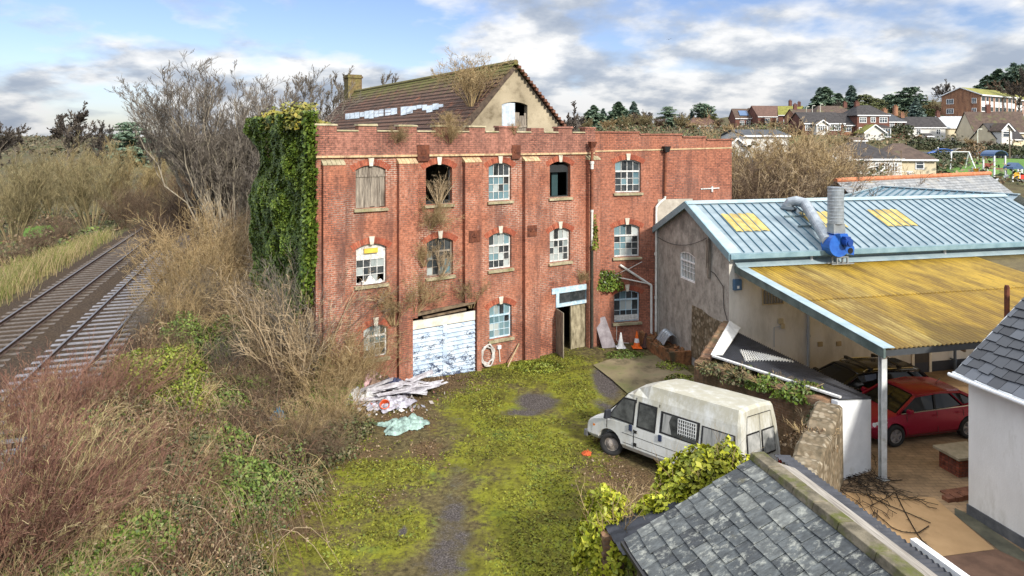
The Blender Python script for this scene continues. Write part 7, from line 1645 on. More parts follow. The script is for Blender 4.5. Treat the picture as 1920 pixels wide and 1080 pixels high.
for i, (o_, px, D, s_, lab) in enumerate((
    (S_tan[0], 392, 34, 1.15, 'tan leafless thicket overhanging the railway'), (S_tan[1], 430, 31.5, 1.0, 'tan leafless thicket between the railway and the ivy'), (S_tan[0], 345, 30.5, .9, 'spreading tan thicket at the track edge'), (S_tan[1], 475, 29, .85, 'tan thicket at the foot of the ivy'), (S_tan[0], 330, 27, .62, 'low tan thicket beside the nearer track'),
    (S_pale, 560, 23.4, 1.0, 'tall pale stemmed thicket in front of the mill corner'), (S_pale, 520, 24.6, .8, 'shorter pale stemmed thicket left of the mill corner'), (S_grey, 590, 24.2, 1.15, 'grey twiggy shrub reaching up the mill corner'), (S_tan[0], 652, 23.9, .62, 'tan shrub covering the ground floor window left of the garage'), (S_tan[1], 690, 24.6, .5, 'small tan shrub under the ground floor window'), (S_tan[1], 612, 23.0, .70, 'tan shrub at the foot of the left pilaster'),
    (S_brown, 440, 27, .9, 'dark brown thicket in the middle of the bank'), (S_brown, 505, 22.5, .7, 'dark brown thicket behind the blue bag'), (S_tan[0], 490, 26.5, .75, 'tan thicket above the dark hollow of the bank'), (S_grey, 400, 28.5, .7, 'grey twiggy shrub in the middle of the bank'), (S_grey, 430, 24, .5, 'small grey shrub above the lime ivy'), (S_tan[0], 625, 21.0, .42, 'tan stems among the brambles left of the tarpaulin'), (S_brown, 580, 18.8, .5, 'brown bramble stems at the moss edge'), (S_tan[1], 560, 19.5, .38, 'low tan shrub in front of the rubbish heap'), (S_brown, 470, 19.5, .5, 'brown shrub at the left edge of the yard'),
    (S_brown, 300, 23.5, .5, 'brown scrub on the embankment beside the nearer track'), (S_grey, 270, 25.5, .45, 'grey scrub on the embankment beside the nearer track'))):
    place(o_, onbank(px, D), s_, i * 1.9, lab, gb, 'thicket')
gr = 'red stemmed thickets by the nearer track'
for i, (px, D, s_, lab) in enumerate(((205, 19.2, .85, 'red stemmed thicket at the end of the visible track'), (300, 17.6, .62, 'red stemmed thicket below the lime ivy'), (130, 17.5, .85, 'red stemmed thicket nearest the left edge'), (235, 16.3, .75, 'red stemmed thicket behind the dry canes'), (330, 15.6, .65, 'small red stemmed thicket on the lower bank'), (60, 19.0, .7, 'red stemmed thicket in front of the sleepers'), (350, 13.2, .6, 'dull red thicket at the bottom of the bank'), (15, 17.6, 1.0, 'red stemmed thicket cut by the left edge'), (30, 12.6, 1.1, 'tall red stemmed thicket among the dry canes'), (105, 13.2, .85, 'red stemmed thicket right of the tallest canes'), (-15, 11.8, 1.0, 'red stemmed thicket in the left corner behind the canes'), (260, 14.6, .8, 'red stemmed thicket above the green bramble'), (22, 14.2, 1.2, 'red stemmed thicket in front of the last visible sleepers'), (-20, 13.6, 1.3, 'red stemmed thicket half outside the left edge'), (12, 12.9, 1.2, 'tallest red stemmed thicket at the left edge'), (100, 18.3, 1.0, 'red stemmed thicket covering the end of the nearer rail'), (160, 18.6, .95, 'red stemmed thicket beside the end of the nearer rail'))):
    place(S_red, onbank(px, D), s_, i * 1.3 + .2, lab, gr, 'thicket')
gc = 'dry canes in the foreground'
for i, (px, D, s_, lab) in enumerate(((30, 15.5, 1.05, 'tall dry canes at the left edge'), (90, 14.0, 1.0, 'dry canes left of the green bramble'), (150, 13.2, .7, 'straggling dry canes over the green bramble'), (20, 12.3, 1.25, 'dry canes in the bottom left corner'), (110, 11.8, .8, 'dry canes along the bottom edge'), (220, 12.6, .5, 'thin dry canes leaning to the right'), (60, 17.3, .8, 'dry canes standing before the red stems'), (200, 14.8, .6, 'short dry canes among the red stems'))):
    place(S_cane, onbank(px, D), s_ * 1.0, i * .35 - .6, lab, gc, 'canes')
for i, (px, D, rx, h, m, n, lab) in enumerate(((275, 20.8, 1.7, 1.9, 'lime', 4600, 'bright lime ivy mound beside the nearer track'), (345, 20.0, 1.1, 1.5, 'lime', 2200, 'smaller lime ivy mound right of the large one'), (350, 24.8, 1.4, 2.3, 'green', 3000, 'green ivy mound in the middle of the bank'), (335, 22.8, 1.2, 1.7, 'lime', 2200, 'yellowish ivy mound uphill of the lime one'), (425, 25.2, 1.3, 2.4, 'ivy', 2600, 'dark ivy bush in the hollow of the bank'),
    (250, 13.3, 1.0, 1.2, 'green', 2400, 'green bramble mound behind the dry canes'), (225, 11.6, .9, .9, 'green', 2000, 'green bramble mound at the bottom edge'), (330, 14.4, 1.2, 1.1, 'bramble', 2600, 'dark bramble mound right of the dry canes'), (360, 17.6, 1.3, 1.2, 'bramble', 2600, 'dark bramble mound between red stems and blue bag'), (300, 12.2, 1.0, .9, 'bramble', 2000, 'dark bramble mound near the bottom edge'), (400, 20.8, 1.3, 1.1, 'green', 2600, 'green bramble mound in the middle of the bank'), (460, 22.8, 1.2, 1.3, 'green', 2400, 'green bramble mound uphill of the blue bag'), (395, 18.2, 1.3, 1.2, 'green', 2600, 'leafy bramble mound above the moss edge'), (330, 16.2, 1.2, 1.2, 'bramble', 2400, 'dark bramble mound below the red stems'), (180, 12.4, 1.0, 1.0, 'green', 2200, 'leafy bramble mound among the dry canes at the bottom'), (435, 16.4, 1.5, 1.4, 'green', 3600, 'dark green bramble mound at the yard edge'), (470, 18.3, 1.0, .9, 'bramble', 1900, 'bramble mound below the blue bag'), (420, 13.6, 1.0, .8, 'bramble', 1900, 'bramble mound near the bottom of the bank'), (600, 20.6, 1.0, .8, 'bramble', 1800, 'bramble mound in front of the rubbish heap'), (540, 20.0, .9, .9, 'bramble', 1500, 'bramble mound behind the rubbish heap left end'), (655, 24.3, .9, .9, 'green', 1500, 'green shrub under the left ground floor window'), (700, 24.6, .8, .7, 'bramble', 1100, 'dark green shrub at the left of the garage door'), (600, 23.4, .8, 2.4, 'ivy', 1500, 'dark ivy at the foot of the mill corner'), (650, 21.2, 1.1, .95, 'bramble', 2000, 'bramble mound between turquoise tarpaulin and rubbish heap'), (590, 19.4, 1.3, 1.0, 'bramble', 2400, 'broad bramble mound at the edge of the moss'), (545, 17.6, 1.1, .8, 'bramble', 1900, 'low bramble mound lower down the moss edge'), (615, 22.4, 1.0, 1.3, 'green', 1600, 'leafy green bramble against the left end of the rubbish heap'))):
    X = (px - CXP) / FPX * D; leaf_mound('ivy_mound' if m in ('lime', 'ivy') else 'bramble_mound', lab, 'ivy' if m in ('lime', 'ivy') else 'bramble', (X, D, tz(X, D) - .1), rx, rx * .9, h, lf[m], int(n * 1.5), .052, 70 + i, tw['tan'])

# ------------------------------------------------------------------ trees and scrub west of the railway and behind the mill
T_fan = make_tree('fan_tree', 3, 13.4, .06, pbark, tw['grey'], 62, 4.5, (7, 6, 5, 3), (.42, .46, .48, .5), (.24, .36, .45, .5), (.35, .35, .3, .25), (.35, .2, .15, .1), bend=-.02, lean=(.3, 0), min_r=.009)
T_fan.location = onbank(440, 45); T_fan.scale = (1.3, 1.1, .80); tag(T_fan, 'large fan shaped bare tree with many pale stems beside the ivy', 'tree')
T_bare = [proto(make_tree('bare_tree', 7 + i, 14, .28, bark, tw['dark'], 1, 1, (12, 8, 7, 5), min_r=.042)) for i in range(2)]
T_tall = proto(make_tree('bare_tree', 12, 14, .12, bark, tw['grey'], 16, 3.0, (6, 7, 6, 4), (.36, .40, .42, .5), (.25, .35, .4, .5), (.4, .4, .3, .2), min_r=.02))
place_top(T_tall, 612, 60, 142, .5, 'bare tree with upright stems behind the barn chimney', 'bare trees behind the mill', 'tree'); place_top(T_tall, 690, 66, 135, 2.5, 'bare treetop showing right of the barn chimney', 'bare trees behind the mill', 'tree'); place_top(T_tall, 562, 56, 150, 4.1, 'bare tree between the fan tree and the ivy', 'bare trees behind the mill', 'tree')
place_top(T_bare[0], 1052, 62, 192, 1.0, 'bare treetop behind the right slope of the barn', 'bare trees behind the mill', 'tree')
gw = 'willow scrub west of the railway'
for i, (o_, px, D, s_, lab) in enumerate(((0, 172, 62, 1.0, 'large olive willow scrub beside the railway'), (1, 235, 72, .95, 'golden willow scrub farther along the railway'), (0, 25, 56, .95, 'olive willow scrub at the left edge'), (0, 100, 70, .8, 'olive willow scrub behind the green field corner'), (1, 300, 84, .8, 'golden scrub at the end of the railway'), (0, 60, 84, .85, 'olive scrub beyond the field'), (1, 140, 95, .8, 'golden scrub beyond the large willow'), (0, -15, 66, .9, 'olive scrub cut by the left edge'))):
    place(S_olive[o_], onbank(px, D), s_ * .88, i * 2.1, lab, gw, 'willow')
S_purp = proto(make_shrub('thicket', 51, 4.0, 2.6, tw['brown'], 50, 8, 8, .025, base_r=.8))
for i, (px, D, s_, lab) in enumerate(((235, 60, .85, 'dark brown thicket right of the large willow'), (262, 68, .9, 'dark brown thicket where the tracks vanish'), (70, 47, .6, 'dark brown thicket left of the dry grass'), (20, 42, .55, 'dark brown thicket at the left edge by the track'), (120, 53, .6, 'dark brown thicket above the dry grass'), (300, 60, .9, 'brown thicket overhanging the far end of the track'), (340, 55, 1.1, 'brown thicket left of the fan tree'), (390, 50, 1.1, 'brown thicket below the fan tree'), (300, 46, .8, 'brown thicket above the nearer track'), (440, 42, 1.0, 'brown thicket at the foot of the fan tree'), (350, 72, 1.3, 'tall brown thicket beyond the fan tree'), (400, 64, 1.4, 'tall brown thicket behind the fan tree'), (460, 60, 1.3, 'brown thicket between the fan tree and the ivy'))):
    place(S_purp, onbank(px, D), s_, i * 1.7, lab, 'brown thickets along the railway', 'thicket')
for i, (px, D, top, o_, lab) in enumerate(((125, 112, 193, 0, 'dark spreading bare tree standing above the scrub'), (-12, 95, 195, 1, 'bare tree cut by the left edge'), (190, 125, 226, 1, 'small bare tree right of the spreading one'), (30, 190, 238, 0, 'small far bare tree on the left skyline'), (292, 130, 236, 0, 'bare tree right of the dark cedar'))):
    place_top(T_bare[o_], px, D, top, i * 1.1, lab, 'bare trees on the left skyline', 'tree')
# dry grass along the far side of the tracks
rs = np.random.RandomState(31); n = 12000; l = rs.normal(-14.0, .75, n); t = rs.uniform(22, 62, n); x = RN[0]*l + RT[0]*t; y = RN[1]*l + RT[1]*t; s_ = np.linspace(0, 1, 4)
g = rs.uniform(0, 6.28, n); hh = rs.uniform(.4, 1.15, n) * (.5 + vnoise(np.stack([x, y, x*0], -1), 2.0)); P = np.zeros((n, 4, 3)); P[:, :, 0] = x[:, None] + np.cos(g)[:, None] * .35 * s_ ** 2 * hh[:, None]; P[:, :, 1] = y[:, None] + np.sin(g)[:, None] * .35 * s_ ** 2 * hh[:, None]; P[:, :, 2] = terrain(x, y)[:, None] + hh[:, None] * s_
V, F = tubes_np(P, np.full((n, 4), .013) * np.linspace(1, .5, 4)); tag(mesh_np('dry_grass', V, F, m_leaf('dry_grass_blades', [(0.30, 0.22, 0.11), (0.46, 0.36, 0.20), (0.22, 0.22, 0.06), (0.14, 0.19, 0.04)], .9)), 'strip of tall dry grass along the far side of the railway', 'grass', kind='stuff')
x, y = [], []
n = 26000; l = rs.uniform(-34, -13.2, n); t = rs.uniform(20, 85, n); x = RN[0]*l + RT[0]*t; y = RN[1]*l + RT[1]*t; p = np.stack([x, y, x*0 + 9], -1); hgt = .2 + 1.7 * vnoise(p, 4.5) * np.clip((-13.5 - l) / 3, .1, 1)
field = (np.abs(x + 42) < 4) & (np.abs(y - 57) < 9); C = np.stack([x, y, terrain(x, y) + hgt * rs.uniform(.2, 1, n)], -1)[~field]
V, F = leaf_quads(rs, C, .15, np.broadcast_to(np.array([.1, -.3, .9]), C.shape), 1.0); tag(mesh_np('scrub_cover', V, F, [lf['bramble'], lf['dead'], lf['green']], mi=np.where(vnoise(C + 4, 5.0) > .55, 1, np.where(vnoise(C + 9, 4.0) > .62, 2, 0))), 'low bramble scrub west of the railway', 'scrub', kind='stuff')
mb = MB(); f = [(px, py) for px, py in ((35, 452), (50, 430), (95, 428), (104, 440), (75, 452))]; pp = [drop(px, py) for px, py in f]; mb.add([(p.x, p.y, p.z + .3) for p in pp], [tuple(range(5))]); struct(mb.build('field', m_two('bright_grass', (0.09, 0.20, 0.02), (0.15, 0.28, 0.03), 2, .9)))

# ------------------------------------------------------------------ houses on the hillside
hb_red = m_brick('hill_red_brick', [(0.19, 0.072, 0.05), (0.13, 0.05, 0.038), None], [(0.10, 0.07, 0.06), (0.16, 0.12, 0.1)])
hb_or = m_brick('hill_orange_brick', [(0.42, 0.21, 0.115), (0.33, 0.155, 0.085), None], [(0.2, 0.13, 0.1), (0.26, 0.19, 0.14)])
h_white = m_plain('hill_white_wall', (0.60, 0.59, 0.56), .9, var=.06, scale=.6); h_cream = m_plain('hill_cream_wall', (0.62, 0.54, 0.38), .9, var=.08, scale=.6); h_stone = m_two('hill_stone_wall', (0.26, 0.20, 0.13), (0.42, 0.34, 0.24), 2.5, .95)
r_dark = m_two('dark_slate_tiles', (0.026, 0.023, 0.024), (0.052, 0.047, 0.047), 1.5, .9); r_brown = m_two('brown_roof_tiles', (0.055, 0.036, 0.028), (0.105, 0.07, 0.053), 1.5, .85, c3=(0.10, 0.10, 0.04), scale3=.6, lo3=.55, hi3=.7); r_moss = m_two('moss_covered_roof', (0.14, 0.13, 0.03), (0.25, 0.25, 0.06), 1.2, .95); r_pale = m_two('pale_grey_roof', (0.34, 0.37, 0.40), (0.48, 0.50, 0.52), 1.0, .6); r_red = m_two('red_roof_tiles', (0.085, 0.047, 0.037), (0.14, 0.08, 0.06), 1.5, .85); r_slateb = m_two('blue_grey_roof', (0.038, 0.042, 0.05), (0.075, 0.08, 0.09), 1.5, .9)
h_glass = m_plain('far_window_glass', (0.05, 0.065, 0.08), .12, 0, .7); h_frame = m_plain('far_white_frame', (0.78, 0.79, 0.80), .5)
def hwindow(parent, u, z, w, h, y=0.0, bars=1, axis='x', sx=0):
    mb = MB(); mf = MB()
    if axis == 'x':
        mb.box(u, u + w, y - .03, y - .004, z, z + h); g = mb.build('window', h_glass, parent); t = .11
        for a, b, c, d in ((u - t, u, z - t, z + h + t), (u + w, u + w + t, z - t, z + h + t), (u, u + w, z - t, z - .001), (u, u + w, z + h, z + h + t)): mf.box(a, b, y - .07, y - .002, c, d)
        for i in range(bars): x = u + w * (i + 1) / (bars + 1); mf.box(x - .045, x + .045, y - .06, y - .031, z, z + h)
        mf.box(u, u + w, y - .058, y - .0312, z + h * .62, z + h * .62 + .07)
    else:
        mb.box(sx - .03, sx - .004, u, u + w, z, z + h) if sx <= 0 else mb.box(sx + .004, sx + .03, u, u + w, z, z + h); g = mb.build('window', h_glass, parent); t = .11
        xa, xb = (sx - .07, sx - .002) if sx <= 0 else (sx + .002, sx + .07)
        for a, b, c, d in ((u - t, u, z - t, z + h + t), (u + w, u + w + t, z - t, z + h + t), (u, u + w, z - t, z - .001), (u, u + w, z + h, z + h + t)): mf.box(xa, xb, a, b, c, d)
        for i in range(bars): yq = u + w * (i + 1) / (bars + 1); mf.box(xa, xb, yq - .045, yq + .045, z, z + h)
    mf.build('frame', h_frame, g); return g
def house(name, label, px, D, yaw, w, d, hw, rh, wall, roof, wins=(), chim=(), hip=0.0, cat='house', z=None, swins=(), group=None, over=.35, gable_front=False, chm=None):
    X = (px - CXP) / FPX * D; zb = tz(X, D) if z is None else z
    th = thing(name, label, cat, (X, D, zb), R_(yaw), group)
    mb = MB(); mb.box(-w/2, w/2, 0, d, -2.5, hw)
    if not hip:
        if gable_front: mb.add([(-w/2, 0.0, hw), (w/2, 0.0, hw), (0, 0.0, hw + rh)], [(0, 1, 2)]); mb.add([(-w/2, d, hw), (w/2, d, hw), (0, d, hw + rh)], [(0, 1, 2)])
        else: mb.add([(-w/2, 0, hw), (-w/2, d, hw), (-w/2, d/2, hw + rh)], [(0, 1, 2)]); mb.add([(w/2, 0, hw), (w/2, d, hw), (w/2, d/2, hw + rh)], [(0, 1, 2)])
    mb.build('wall', wall, th)
    mb = MB(); o = over; k = rh / (d/2) if not gable_front else rh / (w/2); e = hw - o * k * .8 + .05; top = hw + rh + .06
    if gable_front:
        for sx in (-1, 1): mb.hexa(*[[(sx*(w/2 + o), -o, e + q), (sx*(w/2 + o), d + o, e + q), (0, d + o, top + q), (0, -o, top + q)] for q in (0, .14)])
    elif hip:
        a = -w/2 + hip; b = w/2 - hip; W = w/2 + o
        vs = [(-W, -o, e), (W, -o, e), (W, d + o, e), (-W, d + o, e), (a, d/2, top), (b, d/2, top)]
        mb.add(vs, [(0, 1, 5, 4), (2, 3, 4, 5), (1, 2, 5), (3, 0, 4), (3, 2, 1, 0)])
    else:
        for y0, y1 in ((-o, d/2), (d + o, d/2)): mb.hexa(*[[(-w/2 - o*.5, y0, e + q), (w/2 + o*.5, y0, e + q), (w/2 + o*.5, y1, top + q), (-w/2 - o*.5, y1, top + q)] for q in (0, .14)])
    r = mb.build('roof', roof, th)
    mb = MB()
    if not gable_front: mb.box(-w/2 - o*.5, w/2 + o*.5, -o - .06, -o - .005, e - .12, e + .10)
    else:
        for sx in (-1, 1): mb.bar((sx*(w/2 + o), -o - .04, e + .02), (0, -o - .04, top + .04), .06, .22)
    mb.build('fascia', h_frame, r)
    for (u, v, ch) in chim:
        zc = hw + rh * (1 - abs(v - d/2) / (d/2)) if not gable_front else hw + rh * (1 - abs(u) / (w/2))
        mb = MB(); mb.box(u - .45, u + .45, v - .35, v + .35, zc - .5, zc + ch); mb.box(u - .52, u + .52, v - .42, v + .42, zc + ch + .002, zc + ch + .14); mb.tube([(u - .2, v, zc + ch + .14), (u - .2, v, zc + ch + .5)], .12, 8); mb.tube([(u + .2, v, zc + ch + .14), (u + .2, v, zc + ch + .5)], .12, 8); mb.build('chimney', chm or hb_red, r)
    for q in wins: hwindow(th, *q)
    for (sx, v, z_, w_, h_) in swins: hwindow(th, v, z_, w_, h_, bars=1, axis='y', sx=sx * w / 2)
    return th
# flats: gable to the left, long balconied front to the right
def flats(px, D, label, lw=24):
    X = (px - CXP) / FPX * D; th = thing('flats', label, 'block of flats', (X, D, tz(X, D)), R_(34), 'brick blocks of flats on the hill')
    hw, d = 8.3, 9.6
    mb = MB(); mb.box(0, lw, 0, d, -6, hw); mb.add([(0, 0, hw), (0, d, hw), (0, d/2, hw + 2.1)], [(0, 1, 2)]); mb.build('wall', hb_or, th)
    mb = MB()
    for y0 in (-.5, d + .5): mb.hexa(*[[(-.25, y0, hw - .2 + q), (lw + .3, y0, hw - .2 + q), (lw + .3, d/2, hw + 2.1 + q), (-.25, d/2, hw + 2.1 + q)] for q in (.02, .2)])
    r = mb.build('roof', r_moss, th); mb = MB(); mb.box(-.25, lw + .3, -.62, -.51, hw - .35, hw + .0); mb.bar((-.3, -.5, hw - .1), (-.3, d/2, hw + 2.2), .08, .25); mb.bar((-.3, d + .5, hw - .1), (-.3, d/2, hw + 2.2), .08, .25); mb.build('fascia', h_frame, r)
    for z in (.7, 3.4, 6.1):
        hwindow(th, 1.0, z, .9, 1.2, axis='y', bars=1); hwindow(th, 6.6, z, 1.6, 1.2, axis='y', bars=2)
    for i in range(int(lw / 2.9)):
        x = .6 + i * 2.9; w_ = 1.7 if i % 3 else 2.3
        mb = MB(); mb.box(x, x + w_, -.06, -.003, .2, hw - .4); b = mb.build('white_panel', h_frame, th)
        for z in (1.2, 3.9, 6.6): 
            mb = MB(); mb.box(x + .15, x + w_ - .15, -.09, -.062, z, z + 1.15); mb.build('window', h_glass, b)
    return th
flats(1838, 180, 'nearer three storey brick block of flats with moss green roof'); flats(1897, 208, 'farther brick block of flats with moss green roof, half behind trees', 18)
W2 = lambda us, z, w, h, b=1: [(u, z, w, h, 0, b) for u in us]
h = house('red_brick_house', 'dark red brick house with dark hipped roof and white conservatory', 1637, 150, 6, 7.6, 7, 4.9, 2.3, hb_red, r_dark, W2((-3.2, ), 3.2, 1.5, 1.1, 2) + W2((-.5,), 3.3, 1.0, 1.0) + W2((1.6,), 3.2, 1.7, 1.1, 2) + W2((-3.3,), .7, 1.9, 1.3, 2), [(-1.6, 3.5, .6)], hip=2.2)
mb = MB(); mb.hexa([(-.7, -2.4, -1.5), (2.6, -2.4, -1.5), (2.6, -.01, -1.5), (-.7, -.01, -1.5)], [(-.7, -2.4, 1.9), (2.6, -2.4, 1.9), (2.6, -.01, 1.9), (-.7, -.01, 1.9)]); cons = mb.build('conservatory', h_frame, h)
for i in range(5): mb = MB(); mb.box(-.55 + i*.62, -.05 + i*.62, -2.43, -2.405, .1, 1.75); mb.build('pane', h_glass, cons)
mb = MB(); mb.add([(-.9, -2.6, 1.92), (2.8, -2.6, 1.92), (2.4, -.02, 2.7), (-.4, -.02, 2.7)], [(0, 1, 2, 3)]); mb.build('roof', r_dark, cons)
house('brick_house', 'red brick house wing with tall orange chimney right of the hipped house', 1672, 156, 4, 6.5, 6, 4.7, 2.0, hb_red, r_slateb, W2((-2.2, -.4, 1.5), 3.2, .9, 1.1), [(-1.6, 0.2, 2.6), (2.9, 3, 1.6)], hip=1.6, chm=hb_or)
house('bungalow', 'low brick bungalow with white gabled porch and long dark roof', 1545, 150, 5, 9.5, 7, 2.5, 2.4, hb_red, r_dark, W2((-4.3, 1.2, 2.6), .9, 1.2, 1.1, 2))
house('bungalow', 'small brick bungalow end with white barge board', 1590, 151, -12, 4.2, 6, 2.4, 2.6, hb_or, r_dark, W2((-.8,), .9, 1.4, 1.1, 2), gable_front=False)
house('porch', 'white gabled porch front on the low bungalow', 1542, 148, 5, 2.7, 2, 2.2, .9, h_white, r_dark, W2((-1.0,), .8, 2.0, 1.1, 3), gable_front=True, cat='porch')
house('house', 'house with broad moss brown roof behind the bungalow', 1572, 182, 4, 13, 9, 2.6, 3.6, hb_red, r_brown, W2((-4, 2), .9, 1.4, 1.1), [(4.5, 4.5, .9)], hip=3.2)
house('house', 'pale brick house low behind lamp posts on the hill', 1522, 185, 4, 9, 7, 3.2, 2.2, hb_or, r_brown, W2((-3, 1), 1.1, 1.3, 1.1), [(-3, 3.5, 1.4)])
house('house', 'long red roofed house with a black flue on the skyline', 1462, 215, 8, 15, 8, 3.0, 3.4, hb_red, r_red, W2((-5, -1, 3), 1, 1.5, 1.2), [(6, 4, 1.8)])
house('house', 'red roofed house with a moss green gable on the skyline', 1483, 205, -20, 7, 6, 3.8, 2.6, hb_red, r_moss, W2((-2, 1), 1, 1.2, 1.2), [(2.5, 3, 1.2)])
for px, lab in ((1397, 'left one of two brick houses with blue solar panels'), (1428, 'right one of two brick houses with blue solar panels')):
    h = house('house', lab, px, 218, 2, 6.4, 6, 3.0, 3.0, hb_red, r_brown, W2((-1.6, .5), .7, 1.2, 1.3), group='houses with solar panels')
    mb = MB(); mb.hexa([(-1.6, .35, 3.75), (1.3, .35, 3.75), (1.3, 2.0, 5.4), (-1.6, 2.0, 5.4)], [(-1.6, .25, 3.85), (1.3, .25, 3.85), (1.3, 1.9, 5.5), (-1.6, 1.9, 5.5)]); mb.build('solar_panel', m_plain('blue_solar_panel', (0.07, 0.13, 0.24), .2), h)
house('house', 'dark red roofed house among the bushes beyond the mill wing', 1322, 250, 6, 12, 8, 2.2, 3.2, hb_red, r_red, W2((-3, 2), .8, 1.3, 1.1), [(3, 4, 1.0)], hip=3); house('house', 'low dark roofed house left of the other roof beyond the mill wing', 1268, 262, -6, 10, 8, 2.0, 2.6, hb_red, r_dark, W2((-3, 2), .8, 1.3, 1.1), hip=3)
# row of cottages
house('cottage', 'stone cottage with dark slate roof at the left end of the row', 1678, 164, 3, 8.6, 6, 4.6, 2.0, h_stone, r_slateb, W2((-2.9, 1.8), 3.0, 1.0, 1.1) + W2((-2.9, 1.8), .6, 1.0, 1.1), [(-4, 3, .9)], chm=hb_or)
house('cottage', 'white cottage with dark slate roof in the middle of the row', 1738, 163, 3, 9.4, 6, 4.6, 2.4, h_white, r_dark, W2((-2.6, 2.4), 2.9, .95, 1.1) + W2((-2.6, 2.4), .5, .95, 1.2), [(-4.3, 3, 1.0)], chm=hb_or)
house('porch', 'white flat fronted porch on the middle cottage', 1742, 160.5, 3, 1.8, 2.3, 2.3, .5, h_white, r_dark, W2((-.45,), .9, .8, .9), cat='porch')
house('cottage', 'cream cottage with pale grey sheet roof', 1805, 164, 2, 9.4, 6, 4.4, 2.6, h_cream, r_pale, W2((2.2,), 3.1, 1.0, .9) + W2((-2.8,), .4, 1.4, 1.4, 2), [(-4.2, 3, 1.2), (4.5, 3, 1.2)], chm=hb_red)
house('cottage', 'brown tiled cottage roof at the right edge below the flats', 1880, 152, -8, 12, 8, 3.4, 4.6, h_cream, r_brown, W2((-3, 2), 1, 1.2, 1.2), [(-1, 4, 1.6)], chm=hb_red)
house('cottage', 'cream gabled cottage with dark roof and dormer at the right edge', 1893, 143, 12, 7, 6, 1.8, 3.2, h_cream, r_dark, W2((-2.6,), .4, .9, .9))
house('dormer', 'white gabled dormer on the cream cottage', 1888, 141, 6, 2.4, 3, 3.6, 1.3, h_white, r_brown, W2((-.9,), 2.2, 1.6, 1.1, 0), gable_front=True, cat='dormer')
house('shed', 'small white gable ended shed with sloping roof above the gardens', 1640, 146, 0, 4.4, 4, 1.3, 1.6, h_white, r_moss, (), cat='shed', gable_front=True)
house('greenhouse', 'little wooden greenhouse shed below the white gable', 1612, 138, 4, 2.8, 3, 1.7, .5, m_plain('shed_wood', (0.17, 0.12, 0.08), .9), r_brown, W2((-1.2, .1), .4, 1.0, 1.0), cat='greenhouse')
# white bungalows in the valley
house('white_bungalow', 'white bungalow with broad dark hipped roof', 1638, 86, 4, 7.6, 8, 2.5, 2.1, h_white, r_dark, W2((-2.6,), .9, 1.2, 1.0) + W2((.3, 1.5, 2.5), .9, .6, 1.0), hip=2.9)
house('white_bungalow', 'cream bungalow wing with brown hipped roof and a small blue window', 1702, 87, -14, 6.6, 8, 2.5, 2.0, h_cream, r_brown, W2((1.0,), 1.3, .8, .8, 0), hip=2.7)
house('white_house', 'white house with dark roof close behind the end of the mill wing', 1400, 66, 8, 6.5, 6, 4.8, 1.6, h_white, r_dark, W2((-1.6, 1.2), 2.9, 1.0, 1.0), z=.8)
house('white_house', 'long white rendered hall behind the bare thicket', 1436, 88, 6, 6.2, 7, 6.0, .7, h_white, r_slateb, (), z=3.8)
house('white_house', 'small white gabled house at the left of the long white hall', 1383, 84, -10, 2.6, 5, 4.6, 1.2, h_white, r_brown, W2((-.6,), 2.8, .9, .9), z=3.6, gable_front=True)
house('white_garage', 'low white flat garage behind the bare thicket', 1548, 84, 4, 6.0, 4, 2.5, .3, h_white, h_white, (), cat='garage')

# ------------------------------------------------------------------ playground, street and cars
pw_ = m_plain('white_play_post', (0.72, 0.74, 0.76), .4); pb = m_plain('blue_play_roof', (0.05, 0.10, 0.20), .5); py_ = m_plain('yellow_play_panel', (0.75, 0.38, 0.03), .5); pr_ = m_plain('red_play_panel', (0.60, 0.05, 0.03), .5)
grassp = m_two('mown_grass', (0.06, 0.14, 0.018), (0.105, 0.21, 0.028), .5, .95, c3=(0.09, 0.14, 0.03), scale3=.2)
def patch_grid(name, x0, x1, y0, y1, mat, dz, cond=None, n=40):
    X, Y = np.meshgrid(np.linspace(x0, x1, n), np.linspace(y0, y1, n)); Z = terrain(X, Y) + dz; I = np.arange(n*n).reshape(n, n); F = np.stack([I[:-1, :-1], I[:-1, 1:], I[1:, 1:], I[1:, :-1]], -1).reshape(-1, 4)
    o = mesh_np(name, np.stack([X, Y, Z], -1).reshape(-1, 3), F, mat, smooth=True); return struct(o)
patch_grid('playground_lawn', 63, 104, 74, 119, grassp, .12)
patch_grid('street', 60, 115, 122.5, 131, m_two('asphalt', (0.045, 0.045, 0.048), (0.07, 0.07, 0.072), 2, .9), .15)
def hp(px, D, dz=0.0): X = (px - CXP) / FPX * D; return Vector((X, D, tz(X, D) + dz))
th = thing('swing_frame', 'white A frame swing beside the hedge', 'swing', hp(1783, 100), .1)
mb = MB()
for x in (0, 2.9):
    for sy in (-1, 1): mb.tube([(x + (-1.0 if x == 0 else .25), sy * 1.1, -.2), (x + (.1 if x == 0 else 0), 0, 2.6)], .09, 6)
mb.build('frame', pw_, th); mb = MB(); mb.tube([(.1, 0, 2.6), (2.9, 0, 2.6)], .06, 6); mb.build('top_bar', pw_, th)
for x in (.9, 1.9): 
    mb = MB(); mb.box(x, x + .45, -.1, .1, .5, .55); mb.tube([(x + .03, 0, .55), (x + .03, 0, 2.6)], .015, 4); mb.tube([(x + .42, 0, .55), (x + .42, 0, 2.6)], .015, 4); mb.build('seat', black_t, th)
th = thing('climbing_frame', 'white tube climbing frame below the cream bungalow', 'climbing frame', hp(1698, 84), 0)
mb = MB()
for x in (-.9, .3, .7): mb.tube([(x, 0, -.3), (x + (.2 if x < 0 else 0), 0, 1.0)], .04, 6)
